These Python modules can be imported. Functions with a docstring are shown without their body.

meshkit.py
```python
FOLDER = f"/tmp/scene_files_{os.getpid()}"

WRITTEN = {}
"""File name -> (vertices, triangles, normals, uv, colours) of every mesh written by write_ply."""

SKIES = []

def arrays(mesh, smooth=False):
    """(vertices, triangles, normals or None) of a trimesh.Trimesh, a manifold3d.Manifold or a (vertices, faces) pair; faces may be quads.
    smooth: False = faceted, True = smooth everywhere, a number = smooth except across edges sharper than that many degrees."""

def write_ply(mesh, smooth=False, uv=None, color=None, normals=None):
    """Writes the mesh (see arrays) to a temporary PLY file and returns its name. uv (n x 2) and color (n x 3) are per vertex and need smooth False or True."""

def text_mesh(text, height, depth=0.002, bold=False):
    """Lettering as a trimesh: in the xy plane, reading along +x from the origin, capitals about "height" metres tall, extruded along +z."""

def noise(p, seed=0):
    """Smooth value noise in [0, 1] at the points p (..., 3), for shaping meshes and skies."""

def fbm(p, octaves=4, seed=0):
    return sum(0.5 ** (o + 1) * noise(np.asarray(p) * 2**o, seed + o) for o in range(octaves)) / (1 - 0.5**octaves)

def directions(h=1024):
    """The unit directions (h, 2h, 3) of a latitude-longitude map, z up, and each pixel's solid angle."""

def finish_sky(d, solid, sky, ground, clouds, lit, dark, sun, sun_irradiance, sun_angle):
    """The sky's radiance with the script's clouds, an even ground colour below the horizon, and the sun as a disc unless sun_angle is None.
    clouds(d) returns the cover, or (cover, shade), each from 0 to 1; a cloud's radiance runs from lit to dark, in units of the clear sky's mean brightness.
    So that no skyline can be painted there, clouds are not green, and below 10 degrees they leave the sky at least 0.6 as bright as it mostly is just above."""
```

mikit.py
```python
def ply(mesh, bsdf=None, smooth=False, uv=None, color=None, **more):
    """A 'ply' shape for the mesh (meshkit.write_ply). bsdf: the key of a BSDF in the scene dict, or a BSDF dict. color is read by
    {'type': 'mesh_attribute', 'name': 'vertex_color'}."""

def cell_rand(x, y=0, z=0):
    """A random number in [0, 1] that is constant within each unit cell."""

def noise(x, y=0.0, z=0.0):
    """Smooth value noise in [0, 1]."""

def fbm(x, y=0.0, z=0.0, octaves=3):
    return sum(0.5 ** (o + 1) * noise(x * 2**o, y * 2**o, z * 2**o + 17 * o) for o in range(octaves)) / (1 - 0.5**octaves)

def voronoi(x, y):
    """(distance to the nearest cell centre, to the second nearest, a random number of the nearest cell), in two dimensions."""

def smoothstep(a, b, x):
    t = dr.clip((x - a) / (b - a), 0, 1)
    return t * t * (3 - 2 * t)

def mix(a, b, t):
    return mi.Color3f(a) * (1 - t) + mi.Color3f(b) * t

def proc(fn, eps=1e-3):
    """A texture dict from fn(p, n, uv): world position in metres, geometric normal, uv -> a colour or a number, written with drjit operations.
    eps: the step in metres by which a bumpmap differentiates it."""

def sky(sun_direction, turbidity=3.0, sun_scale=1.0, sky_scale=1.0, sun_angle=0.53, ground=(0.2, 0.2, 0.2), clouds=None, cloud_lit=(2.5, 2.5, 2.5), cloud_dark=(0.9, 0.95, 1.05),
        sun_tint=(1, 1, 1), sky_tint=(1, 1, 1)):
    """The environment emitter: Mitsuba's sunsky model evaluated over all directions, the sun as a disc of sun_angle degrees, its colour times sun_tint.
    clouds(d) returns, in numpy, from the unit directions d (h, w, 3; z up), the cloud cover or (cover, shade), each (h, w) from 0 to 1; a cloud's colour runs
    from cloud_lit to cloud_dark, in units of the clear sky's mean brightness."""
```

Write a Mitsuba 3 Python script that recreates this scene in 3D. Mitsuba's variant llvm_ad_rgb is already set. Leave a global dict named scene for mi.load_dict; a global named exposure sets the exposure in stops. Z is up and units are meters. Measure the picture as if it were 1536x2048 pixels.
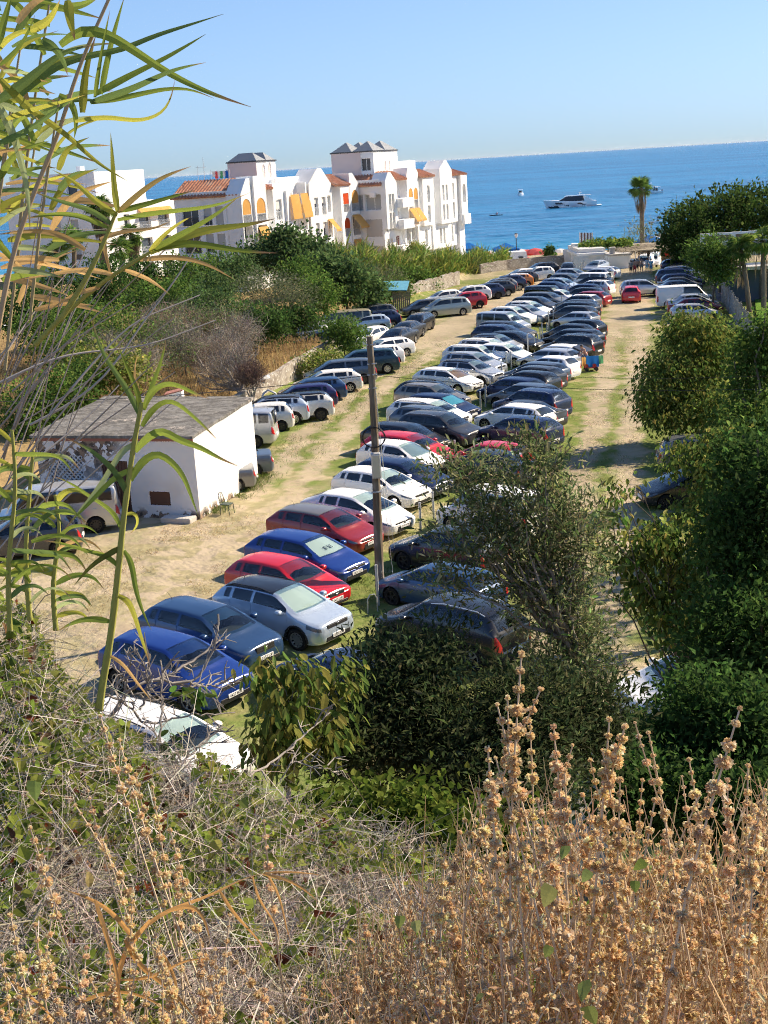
import math, random
import numpy as np
import trimesh
import manifold3d as m3
import drjit as dr
import mitsuba as mi
import mikit, meshkit
from scipy.interpolate import PchipInterpolator
from mikit import noise, fbm, voronoi, cell_rand, smoothstep, mix, proc

T4 = mi.ScalarTransform4f
scene, labels = {}, {}
RNG = np.random.default_rng(11)
random.seed(11)

# ------------------------------------------------------------------ camera, sky, exposure
CAM_H = 14.0                     # eye height above the car park
FPX = 2600.0                     # focal length in pixels of the 1536 px wide photograph
ROLL = math.radians(3.45)
PITCH = math.atan(697 * math.cos(ROLL) / FPX)
_U0 = np.array([0, math.sin(PITCH), math.cos(PITCH)])
_F = np.array([0, math.cos(PITCH), -math.sin(PITCH)])
_R = math.cos(ROLL) * np.array([1.0, 0, 0]) - math.sin(ROLL) * _U0
_U = math.sin(ROLL) * np.array([1.0, 0, 0]) + math.cos(ROLL) * _U0
EYE = np.array([0, 0, CAM_H])
scene['camera'] = {'type': 'perspective', 'fov': 2 * math.degrees(math.atan(768 / FPX)), 'fov_axis': 'x',
                   'near_clip': 0.1, 'far_clip': 60000.0,
                   'to_world': T4().look_at(origin=EYE.tolist(), target=(EYE + _F).tolist(), up=_U.tolist())}
SUN_AZ, SUN_EL = math.radians(68), math.radians(38)
SUN = [math.sin(SUN_AZ) * math.cos(SUN_EL), math.cos(SUN_AZ) * math.cos(SUN_EL), math.sin(SUN_EL)]
scene['sky'] = mikit.sky(SUN, turbidity=2.5, sun_scale=1.12, sky_scale=0.76, ground=(0.20, 0.27, 0.34), sky_tint=(0.95, 0.975, 1.09), sun_tint=(0.97, 1.0, 1.06))
exposure = 2.4

# ------------------------------------------------------------------ where things stand
def ray(px, py):
    return _F + (px - 768) / FPX * _R - (py - 1024) / FPX * _U

def gp(px, py, z=0.0):           # point at height z seen at a pixel of the photograph
    d = ray(px, py)
    return EYE + d * ((z - CAM_H) / d[2])

def at(px, py, Y):               # point at forward distance Y
    d = ray(px, py)
    return EYE + d * (Y / d[1])

def pr_px(P):                    # pixel at which a point is seen
    d = np.asarray(P, float) - EYE
    return 768 + FPX * d @ _R / (d @ _F), 1024 - FPX * d @ _U / (d @ _F)

def numbered(name):
    if not any(k == name or k.startswith(name + '__') for k in _tops(name)):
        return name
    n = 1
    while any(k == f'{name}_{n:03d}' for k in _USED):
        n += 1
    return f'{name}_{n:03d}'

_USED = set()
def _tops(name):
    return [name] if name in _USED else []

def new(name, label=None, cat=None, group=None, kind=None):
    k = numbered(name)
    _USED.add(k)
    e = {}
    for a, b in (('label', label), ('category', cat), ('group', group), ('kind', kind)):
        if b:
            e[a] = b
    if e:
        labels[k] = e
    return k

_PART = {}
def pkey(parent, name):
    n = _PART.get((parent, name), -1) + 1
    _PART[(parent, name)] = n
    return f'{parent}__{name}' + (f'_{n:03d}' if n else '')

def shape(mesh, bsdf, smooth=False, color=None, uv=None):
    return mikit.ply(mesh, bsdf, smooth=smooth, color=color, uv=uv)

def put(key, shp, tw=None, bsdf=None):
    s = dict(shp)
    if tw is not None:
        s['to_world'] = tw
    if bsdf is not None:
        s['bsdf'] = {'type': 'ref', 'id': bsdf}
    scene[key] = s
    return key

def part(parent, name, mesh, bsdf, smooth=False, color=None, tw=None, kind=None, label=None):
    k = pkey(parent, name)
    put(k, shape(mesh, bsdf, smooth, color), tw)
    if kind or label:
        labels[k] = {a: b for a, b in (('kind', kind), ('label', label)) if b}
    return k

def single(name, mesh, bsdf, label, cat=None, group=None, kind=None, smooth=False, color=None, tw=None):
    k = new(name, label, cat, group, kind)
    put(k, shape(mesh, bsdf, smooth, color), tw)
    return k

def frame_at(p, az=0.0, s=1.0):  # local +x points along compass azimuth az (0 = away from the camera, 90 = right)
    return T4().translate(list(map(float, p))).rotate([0, 0, 1], 90 - az).scale(s)

# ------------------------------------------------------------------ mesh tools
def cat(ms):
    vs, fs, n = [], [], 0
    for m in ms:
        v, f = (m.vertices, m.faces) if hasattr(m, 'vertices') else m
        vs.append(np.asarray(v, float)); fs.append(np.asarray(f, int) + n); n += len(v)
    return np.vstack(vs), np.vstack(fs)

def box(x0, x1, y0, y1, z0, z1):
    v = np.array([[x, y, z] for x in (x0, x1) for y in (y0, y1) for z in (z0, z1)], float)
    f = np.array([[0, 1, 3], [0, 3, 2], [4, 6, 7], [4, 7, 5], [0, 4, 5], [0, 5, 1], [2, 3, 7], [2, 7, 6], [0, 2, 6], [0, 6, 4], [1, 5, 7], [1, 7, 3]])
    return v, f

def xf(m, M):
    v, f = m
    M = np.asarray(M, float)
    return v @ M[:3, :3].T + M[:3, 3], f

def mv(m, x=0, y=0, z=0, rz=0):
    v, f = m
    c, s = math.cos(rz), math.sin(rz)
    v = np.asarray(v, float)
    return np.stack([v[:, 0] * c - v[:, 1] * s + x, v[:, 0] * s + v[:, 1] * c + y, v[:, 2] + z], 1), f

def rbox(x0, x1, y0, y1, z0, z1, r):
    pts = [m3.Manifold.sphere(r, 12).translate([x, y, z]) for x in (x0 + r, x1 - r) for y in (y0 + r, y1 - r) for z in (z0 + r, z1 - r)]
    return man(m3.Manifold.batch_hull(pts))

def man(m):
    q = m.to_mesh()
    return np.array(q.vert_properties[:, :3], float), np.array(q.tri_verts, int)

def toman(m):
    return m3.Manifold(m3.Mesh(np.asarray(m[0], np.float32), np.asarray(m[1], np.uint32)))

def tube(pts, rad, sides=6, cap=True):
    p = np.asarray(pts, float)
    n = len(p)
    r = np.broadcast_to(np.asarray(rad, float), (n,))
    t = np.gradient(p, axis=0)
    t /= np.linalg.norm(t, axis=1, keepdims=True) + 1e-12
    ref = np.array([0, 0, 1.0]) if abs(t[:, 2]).mean() < 0.8 else np.array([1.0, 0, 0])
    a = np.cross(t, ref); a /= np.linalg.norm(a, axis=1, keepdims=True) + 1e-12
    b = np.cross(t, a)
    ang = np.arange(sides) * 2 * np.pi / sides
    v = (p[:, None] + r[:, None, None] * (np.cos(ang)[None, :, None] * a[:, None] + np.sin(ang)[None, :, None] * b[:, None])).reshape(-1, 3)
    i, j = np.meshgrid(np.arange(n - 1), np.arange(sides), indexing='ij')
    q = np.stack([i * sides + j, i * sides + (j + 1) % sides, (i + 1) * sides + (j + 1) % sides, (i + 1) * sides + j], -1).reshape(-1, 4)
    f = np.vstack([q[:, [0, 2, 1]], q[:, [0, 3, 2]]])
    if cap:
        v = np.vstack([v, p[:1], p[-1:]])
        k = np.arange(sides)
        f = np.vstack([f, np.stack([k * 0 + n * sides, k, (k + 1) % sides], 1),
                       np.stack([k * 0 + n * sides + 1, (n - 1) * sides + (k + 1) % sides, (n - 1) * sides + k], 1)])
    return v, f

def tubes3(P0, P1, P2, r0, r2):  # many bent three-sided twigs at once
    P0, P1, P2 = (np.asarray(x, float) for x in (P0, P1, P2))
    n = len(P0)
    r0 = np.broadcast_to(r0, (n,)); r2 = np.broadcast_to(r2, (n,))
    t = P2 - P0; t /= np.linalg.norm(t, axis=1, keepdims=True) + 1e-9
    a = np.cross(t, np.where(np.abs(t[:, 2:]) < 0.9, [[0, 0, 1.0]], [[1.0, 0, 0]])); a /= np.linalg.norm(a, axis=1, keepdims=True) + 1e-9
    b = np.cross(t, a)
    ang = np.arange(3) * 2 * np.pi / 3
    ring = np.cos(ang)[None, :, None] * a[:, None] + np.sin(ang)[None, :, None] * b[:, None]
    v = np.concatenate([P0[:, None] + ring * r0[:, None, None], P1[:, None] + ring * ((r0 + r2) / 2)[:, None, None], P2[:, None] + ring * r2[:, None, None]], 1)
    tri = []
    for s in (0, 3):
        for k in range(3):
            a0, a1, b0, b1 = s + k, s + (k + 1) % 3, s + 3 + k, s + 3 + (k + 1) % 3
            tri += [[a0, b1, a1], [a0, b0, b1]]
    f = (np.arange(n)[:, None, None] * 9 + np.array(tri)[None]).reshape(-1, 3)
    return v.reshape(-1, 3), f

def unit(v):
    return v / (np.linalg.norm(v, axis=-1, keepdims=True) + 1e-9)

LEAF_W = {'lance': [0.25, 0.85, 1.0, 0.7, 0.05], 'oval': [0.3, 0.95, 1.0, 0.75, 0.08], 'heart': [0.85, 1.0, 0.75, 0.4, 0.04], 'blade': [0.8, 1.0, 0.8, 0.5, 0.03]}
def leaves(P, D, N, L, W, C, kind='oval', fold=0.25, droop=0.15):
    """Many leaves as one mesh: base points P, directions D, face normals N, lengths L, widths W, colours C. Each is a folded, bent blade of eight triangles."""
    n = len(P)
    D = unit(D); S = unit(np.cross(D, N)); N = np.cross(S, D)
    L = np.broadcast_to(np.asarray(L, float), (n,))[:, None]; W = np.broadcast_to(np.asarray(W, float), (n,))[:, None]
    w = LEAF_W[kind]
    rows = []
    for t, wk in zip((0.04, 0.3, 0.55, 0.8, 1.0), w):
        mid = P + D * L * t - N * L * droop * t * t
        side = S * W * 0.5 * wk
        up = N * W * 0.5 * wk * fold
        rows += [mid - side + up, mid, mid + side + up]
    v = np.stack(rows, 1)
    tri = []
    for k in range(4):
        a = 3 * k
        tri += [[a, a + 1, a + 4], [a, a + 4, a + 3], [a + 1, a + 2, a + 5], [a + 1, a + 5, a + 4]]
    f = (np.arange(n)[:, None, None] * 15 + np.array(tri)[None]).reshape(-1, 3)
    return v.reshape(-1, 3), f, np.repeat(C, 15, axis=0)

def leaves4(P, D, N, L, W, C, droop=0.15):
    """Cheaper leaves for plants that stand far off: a bent lozenge of four triangles."""
    n = len(P)
    D = unit(D); S = unit(np.cross(D, N)); N = np.cross(S, D)
    L = np.broadcast_to(np.asarray(L, float), (n,))[:, None]; W = np.broadcast_to(np.asarray(W, float), (n,))[:, None]
    m = P + D * L * 0.45
    v = np.stack([P, m - S * W * 0.5 + N * W * 0.12, m, m + S * W * 0.5 + N * W * 0.12, P + D * L - N * L * droop], 1)
    f = (np.arange(n)[:, None, None] * 5 + np.array([[0, 2, 1], [0, 3, 2], [1, 2, 4], [2, 3, 4]])[None]).reshape(-1, 3)
    return v.reshape(-1, 3), f, np.repeat(C, 5, axis=0)

def rdir(n, rng, up=0.0):
    v = rng.normal(size=(n, 3)); v[:, 2] += up
    return unit(v)

def shades(cols, n, rng, var=0.18):
    c = np.array(cols, float)[rng.integers(0, len(cols), n)]
    return np.clip(c * np.exp(rng.normal(0, var, (n, 1))) * np.exp(rng.normal(0, var * 0.3, (n, 3))), 0.004, 0.9)

def join(parts):                 # (v, f, c) triples
    vs, fs, cs, n = [], [], [], 0
    for v, f, c in parts:
        vs.append(v); fs.append(f + n); cs.append(c); n += len(v)
    return np.vstack(vs), np.vstack(fs), np.vstack(cs)

# ------------------------------------------------------------------ materials
def rgb(r, g, b):
    return {'type': 'rgb', 'value': [r, g, b]}

def two(d):
    return {'type': 'twosided', 'bsdf': d}

def diffuse(key, c):
    scene[key] = two({'type': 'diffuse', 'reflectance': rgb(*c)})

def princ(key, c, rough=0.5, metal=0.0, spec=0.5, coat=0.0):
    d = {'type': 'principled', 'base_color': rgb(*c) if isinstance(c, tuple) else c, 'roughness': rough, 'metallic': metal, 'specular': spec}
    if coat:
        d['clearcoat'] = coat; d['clearcoat_gloss'] = 0.95
    scene[key] = two(d)

VC = {'type': 'mesh_attribute', 'name': 'vertex_color'}
scene['leaf'] = {'type': 'principledthin', 'base_color': VC, 'roughness': 0.42, 'diff_trans': 1.05, 'eta': 1.4}
scene['dull'] = two({'type': 'diffuse', 'reflectance': VC})
scene['drystuff'] = {'type': 'principledthin', 'base_color': VC, 'roughness': 0.8, 'diff_trans': 0.9, 'eta': 1.3}

def stained_white(p, n, uv):
    a = fbm(p.x * 1.7, p.y * 1.7, p.z * 0.9, 4)
    b = fbm(p.x * 9, p.y * 9, p.z * 3, 3)
    return mix([0.80, 0.79, 0.76], [0.70, 0.68, 0.64], smoothstep(0.55, 0.8, a) * 0.5 + 0.2 * smoothstep(0.6, 0.8, b))
princ('white_wall', proc(stained_white), 0.9, spec=0.2)
def plain_white(p, n, uv):
    a = fbm(p.x * 0.6, p.y * 0.6, p.z * 0.4, 4)
    return mix([0.80, 0.81, 0.81], [0.70, 0.70, 0.69], smoothstep(0.45, 0.8, a))
princ('render_white', proc(plain_white), 0.9, spec=0.2)
def plain_grey(p, n, uv):
    a = fbm(p.x * 0.8, p.y * 0.8, p.z * 0.5, 4)
    return mix([0.50, 0.47, 0.43], [0.38, 0.36, 0.33], smoothstep(0.4, 0.8, a))
princ('render_grey', proc(plain_grey), 0.9, spec=0.2)
def pinkish(p, n, uv):
    a = fbm(p.x * 0.7, p.y * 0.7, p.z * 0.7, 3)
    return mix([0.66, 0.54, 0.50], [0.58, 0.47, 0.44], a)
princ('render_pink', proc(pinkish), 0.9, spec=0.2)
def tile_col(p, n, uv):
    a = cell_rand(p.x * 3.1, p.y * 3.1, p.z * 3.1)
    b = fbm(p.x * 1.1, p.y * 1.1, p.z, 3)
    return mix(mix([0.50, 0.24, 0.15], [0.36, 0.17, 0.11], a), [0.42, 0.33, 0.26], smoothstep(0.5, 0.8, b) * 0.6)
princ('roof_tile', proc(tile_col), 0.85, spec=0.2)
princ('slate', (0.22, 0.24, 0.26), 0.6)
princ('metal_light', (0.62, 0.64, 0.66), 0.35, 0.6)
princ('metal_dark', (0.06, 0.06, 0.065), 0.45, 0.3)
princ('pane', (0.05, 0.06, 0.07), 0.06, 0.0, 0.6)
princ('shutter', (0.62, 0.60, 0.56), 0.6)
princ('shutter_grey', (0.40, 0.41, 0.40), 0.6)
princ('shutter_red', (0.17, 0.06, 0.05), 0.6)
scene['awning_orange'] = {'type': 'principledthin', 'base_color': rgb(0.72, 0.42, 0.14), 'roughness': 0.9, 'diff_trans': 0.6, 'eta': 1.3}
scene['awning_red'] = {'type': 'principledthin', 'base_color': rgb(0.75, 0.13, 0.05), 'roughness': 0.9, 'diff_trans': 0.8, 'eta': 1.3}
scene['cloth_blue'] = {'type': 'principledthin', 'base_color': rgb(0.03, 0.17, 0.50), 'roughness': 0.9, 'diff_trans': 0.5, 'eta': 1.3}
scene['cloth_pink'] = {'type': 'principledthin', 'base_color': rgb(0.70, 0.15, 0.15), 'roughness': 0.9, 'diff_trans': 0.7, 'eta': 1.3}
scene['cloth_white'] = {'type': 'principledthin', 'base_color': rgb(0.75, 0.75, 0.73), 'roughness': 0.9, 'diff_trans': 0.5, 'eta': 1.3}
scene['cloth_green'] = {'type': 'principledthin', 'base_color': rgb(0.15, 0.45, 0.22), 'roughness': 0.9, 'diff_trans': 0.5, 'eta': 1.3}
princ('black_plastic', (0.02, 0.02, 0.022), 0.5)
princ('white_paint', (0.78, 0.78, 0.77), 0.35)
# ------------------------------------------------------------------ the ground, the hill under the camera, the beach and the sea
LANE_R = (10.4, 58.3, 0.216)                     # x = a + s (y - b)
LANE_L = np.array([[-8.2, 36], [-6.4, 48], [-4.6, 59], [-3.4, 67], [-2.0, 75], [-0.2, 85], [3.0, 97], [6.6, 111], [11.6, 128], [17.2, 146], [21.6, 161], [25, 175]])

def hill(x, y):
    x, y = np.asarray(x, float), np.asarray(y, float)
    s = np.clip((24.5 - y) * 0.5, 0, 14.2)
    s = np.where(s < 1.2, s * s / 2.4, s - 0.6)
    return np.minimum(s, 12.25 + 0.12 * np.clip(-y, 0, 40))

def ground_z(x, y):
    x, y = np.asarray(x, float), np.asarray(y, float)
    h = hill(x, y)
    rough = (meshkit.fbm(np.stack([x * 0.35, y * 0.35, x * 0], -1), 3, 5) - 0.5)
    h = h + rough * np.clip(h * 0.25, 0.0, 0.5) + (meshkit.fbm(np.stack([x * 0.2, y * 0.2, x * 0 + 3], -1), 3, 9) - 0.5) * 0.12
    # the walled field on the left lies higher than the car park
    wx = np.interp(y, [40, 58, 80, 110, 130, 150, 200], [-30, -17, -6.6, -2.3, 2.5, 9.0, 22])
    up = np.clip((wx - x) / 0.8, 0, 1) * np.clip((y - 46) / 8, 0, 1) * np.clip((215 - y) / 15, 0, 1)
    h = h + up * (0.55 + 0.5 * np.clip((wx - x) / 25, 0, 1))
    # beyond the wall at its end the ground drops to the beach road and then to the water
    q = y + 0.28 * x
    return h + np.interp(q, [172, 183, 215, 256, 290], [0, -2.1, -2.6, -3.8, -8.5])

def grid_mesh(xs, ys, fz):
    X, Y = np.meshgrid(xs, ys)
    Z = fz(X, Y)
    n, m = len(ys), len(xs)
    i, j = np.meshgrid(np.arange(n - 1), np.arange(m - 1), indexing='ij')
    a = i * m + j
    q = np.stack([a, a + 1, a + m + 1, a + m], -1).reshape(-1, 4)
    return np.stack([X, Y, Z], -1).reshape(-1, 3), np.vstack([q[:, [0, 1, 2]], q[:, [0, 2, 3]]])

def pw(x, xs, ys):               # piecewise linear, in drjit
    out = mi.Float(float(ys[0]))
    for a, b, c, d in zip(xs[:-1], xs[1:], ys[:-1], ys[1:]):
        out = out + dr.clip((x - a) / (b - a), 0, 1) * float(d - c)
    return out

def ground_col(p, n, uv):
    x, y = p.x, p.y
    big = fbm(x * 0.12, y * 0.12, 0, 4)
    mid = fbm(x * 0.55 + 9, y * 0.55, 0, 4)
    fine = fbm(x * 4.1, y * 4.1, 0, 3)
    tuft = fbm(x * 1.6 + 31, y * 1.6 + 7, 0, 3)
    dirt = mix([0.49, 0.41, 0.295], [0.38, 0.315, 0.22], smoothstep(0.35, 0.7, mid * 0.6 + fine * 0.4))
    straw = mix([0.42, 0.365, 0.215], [0.285, 0.255, 0.13], smoothstep(0.3, 0.7, fine * 0.6 + tuft * 0.4))
    green = mix([0.115, 0.185, 0.035], [0.19, 0.225, 0.07], smoothstep(0.3, 0.7, fine))
    dR = x - (LANE_R[0] + LANE_R[2] * (y - LANE_R[1]))
    dL = x - pw(y, LANE_L[:, 1], LANE_L[:, 0])
    wob = (mid - 0.5) * 1.3
    def track(d, half):
        return 1 - smoothstep(0.32, 0.95, dr.abs(dr.abs(d + wob) - half) + (tuft - 0.5) * 0.7)
    trk = dr.maximum(track(dR, 0.95), track(dL, 0.95))
    # the far part of both lanes is bare over its whole width, the near part of the left one opens into a bare yard
    bareR = (1 - smoothstep(1.3, 2.6, dr.abs(dR) + wob)) * smoothstep(88, 112, y + 26 * (big - 0.5))
    bareL = (1 - smoothstep(1.5, 3.0, dr.abs(dL) + wob)) * smoothstep(92, 106, y + 20 * (big - 0.5))
    yard = smoothstep(-2.5, -5.5, x + wob * 1.5 + (y - 44) * -0.25) * (1 - smoothstep(50, 62, y + 12 * (mid - 0.5)))
    sand = smoothstep(150, 172, y)
    bare = dr.maximum(dr.maximum(trk, dr.maximum(bareR, bareL)), dr.maximum(yard * 0.95, sand))
    grassy = smoothstep(0.40, 0.55, mid * 0.45 + big * 0.35 + tuft * 0.2 + 0.05)
    c = mix(straw, green, grassy * 0.85)
    c = mix(c, dirt, bare * (0.72 + 0.28 * smoothstep(0.35, 0.6, fine)))
    c = mix(c, straw, yard * smoothstep(0.45, 0.62, tuft) * 0.7)
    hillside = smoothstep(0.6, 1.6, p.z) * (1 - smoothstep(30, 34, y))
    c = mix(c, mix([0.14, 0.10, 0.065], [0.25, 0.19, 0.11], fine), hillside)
    field = smoothstep(0.3, 0.6, p.z) * smoothstep(40, 46, y)
    return mix(c, mix([0.42, 0.30, 0.14], [0.30, 0.22, 0.11], mid), field)

def ground_bump(p, n, uv):
    return fbm(p.x * 6, p.y * 6, 0, 3) * 0.05 + fbm(p.x * 1.1, p.y * 1.1, 0, 2) * 0.10
scene['ground_mat'] = two({'type': 'bumpmap', 'arbitrary': proc(ground_bump, 0.02), 'scale': 1.0,
                           'bsdf': {'type': 'diffuse', 'reflectance': proc(ground_col)}})
xs = np.unique(np.concatenate([np.linspace(-160, -40, 40), np.linspace(-40, 40, 161), np.linspace(40, 160, 40)]))
ys = np.unique(np.concatenate([np.linspace(-40, 0, 20), np.linspace(0, 30, 91), np.linspace(30, 280, 251)]))
single('ground', grid_mesh(xs, ys, ground_z), 'ground_mat', 'dry grass and bare earth of the car park, the bank and the beach', kind='structure', smooth=True)

SEA_Z = -4.0
def sea_bump(p, n, uv):
    a = fbm(p.x * 0.16, p.y * 0.30, 0, 4) * 1.3
    b = fbm(p.x * 0.035, p.y * 0.065 + 5, 0, 3) * 2.4
    return a + b + fbm(p.x * 0.9, p.y * 1.4, 0, 2) * 0.10
def sea_col(p, n, uv):
    a = fbm(p.x * 0.004, p.y * 0.010, 0, 4)
    rip = fbm(p.x * 0.05, p.y * 0.22, 0, 3)
    shallow = 1 - smoothstep(250, 330, p.y + 0.28 * p.x + 25 * (a - 0.5))
    return mix(mix([0.005, 0.100, 0.225], [0.014, 0.155, 0.315], smoothstep(0.35, 0.65, a * 0.45 + rip * 0.55)), [0.012, 0.19, 0.33], shallow)
scene['sea_mat'] = two({'type': 'bumpmap', 'arbitrary': proc(sea_bump, 0.15), 'scale': 1.0,
                        'bsdf': {'type': 'principled', 'base_color': proc(sea_col), 'roughness': 0.2, 'specular': 0.5}})
sy = np.concatenate([np.linspace(200, 700, 40), np.geomspace(720, 56000, 44)])
def sea_grid():
    v, f = grid_mesh(np.linspace(-1, 1, 41), np.arange(len(sy)), lambda x, y: x * 0)
    yy = sy[v[:, 1].astype(int)]
    return np.stack([v[:, 0] * (250 + yy * 0.9), yy, np.full(len(v), SEA_Z)], 1), f
single('sea', sea_grid(), 'sea_mat', 'calm blue sea with small ripples out to the horizon', kind='structure')
# ------------------------------------------------------------------ cars: bodies lofted from a control grid, then cut for wheel arches, cabin and windows
PAINTS = {'white': (0.78, 0.78, 0.77, 0), 'pearl': (0.70, 0.69, 0.64, 0.1), 'silver': (0.52, 0.54, 0.56, 0.55), 'grey': (0.20, 0.21, 0.22, 0.5), 'slate': (0.10, 0.13, 0.17, 0.45),
          'charcoal': (0.055, 0.058, 0.065, 0.35), 'black': (0.012, 0.012, 0.014, 0), 'navy': (0.012, 0.022, 0.070, 0.2), 'blue': (0.012, 0.045, 0.24, 0.3), 'steelblue': (0.030, 0.075, 0.175, 0.4),
          'ice': (0.46, 0.55, 0.66, 0.35), 'teal': (0.012, 0.045, 0.065, 0.3), 'red': (0.50, 0.012, 0.022, 0.05), 'darkred': (0.26, 0.018, 0.022, 0.15), 'orange': (0.62, 0.20, 0.03, 0.1),
          'beige': (0.40, 0.36, 0.26, 0.4), 'sage': (0.36, 0.39, 0.35, 0.45), 'purple': (0.020, 0.018, 0.085, 0.2), 'bronze': (0.24, 0.22, 0.20, 0.5)}
for k, (r, g_, b, m) in PAINTS.items():
    scene['paint_' + k] = two({'type': 'principled', 'base_color': rgb(r, g_, b), 'roughness': 0.22, 'metallic': m, 'specular': 0.7, 'clearcoat': 1.0, 'clearcoat_gloss': 0.96})
scene['glass_clear'] = {'type': 'thindielectric', 'int_ior': 1.5, 'specular_transmittance': rgb(0.62, 0.72, 0.70)}
scene['glass_dark'] = {'type': 'thindielectric', 'int_ior': 1.5, 'specular_transmittance': rgb(0.14, 0.16, 0.19)}
princ('tyre', (0.018, 0.018, 0.018), 0.85, spec=0.2)
princ('rim_silver', (0.50, 0.51, 0.53), 0.3, 0.8)
princ('rim_dark', (0.05, 0.05, 0.055), 0.3, 0.5)
princ('lamp', (0.16, 0.18, 0.20), 0.08, 0.3, 0.8)
princ('tail_lamp', (0.42, 0.012, 0.015), 0.15, 0.0, 0.7, 1.0)
princ('cabin_dark', (0.035, 0.035, 0.038), 0.8)
princ('seat_cloth', (0.065, 0.065, 0.07), 0.9)
princ('plate_white', (0.78, 0.78, 0.76), 0.5)
princ('plate_ink', (0.02, 0.02, 0.03), 0.6)
princ('chrome', (0.7, 0.71, 0.72), 0.18, 0.95)
princ('sunshade_white', (0.80, 0.80, 0.78), 0.55)
princ('sunshade_silver', (0.66, 0.70, 0.72), 0.3, 0.6)
princ('sunshade_cyan', (0.10, 0.48, 0.66), 0.5)
princ('sunshade_copper', (0.55, 0.27, 0.14), 0.4, 0.4)
SUBN = 4

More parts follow.
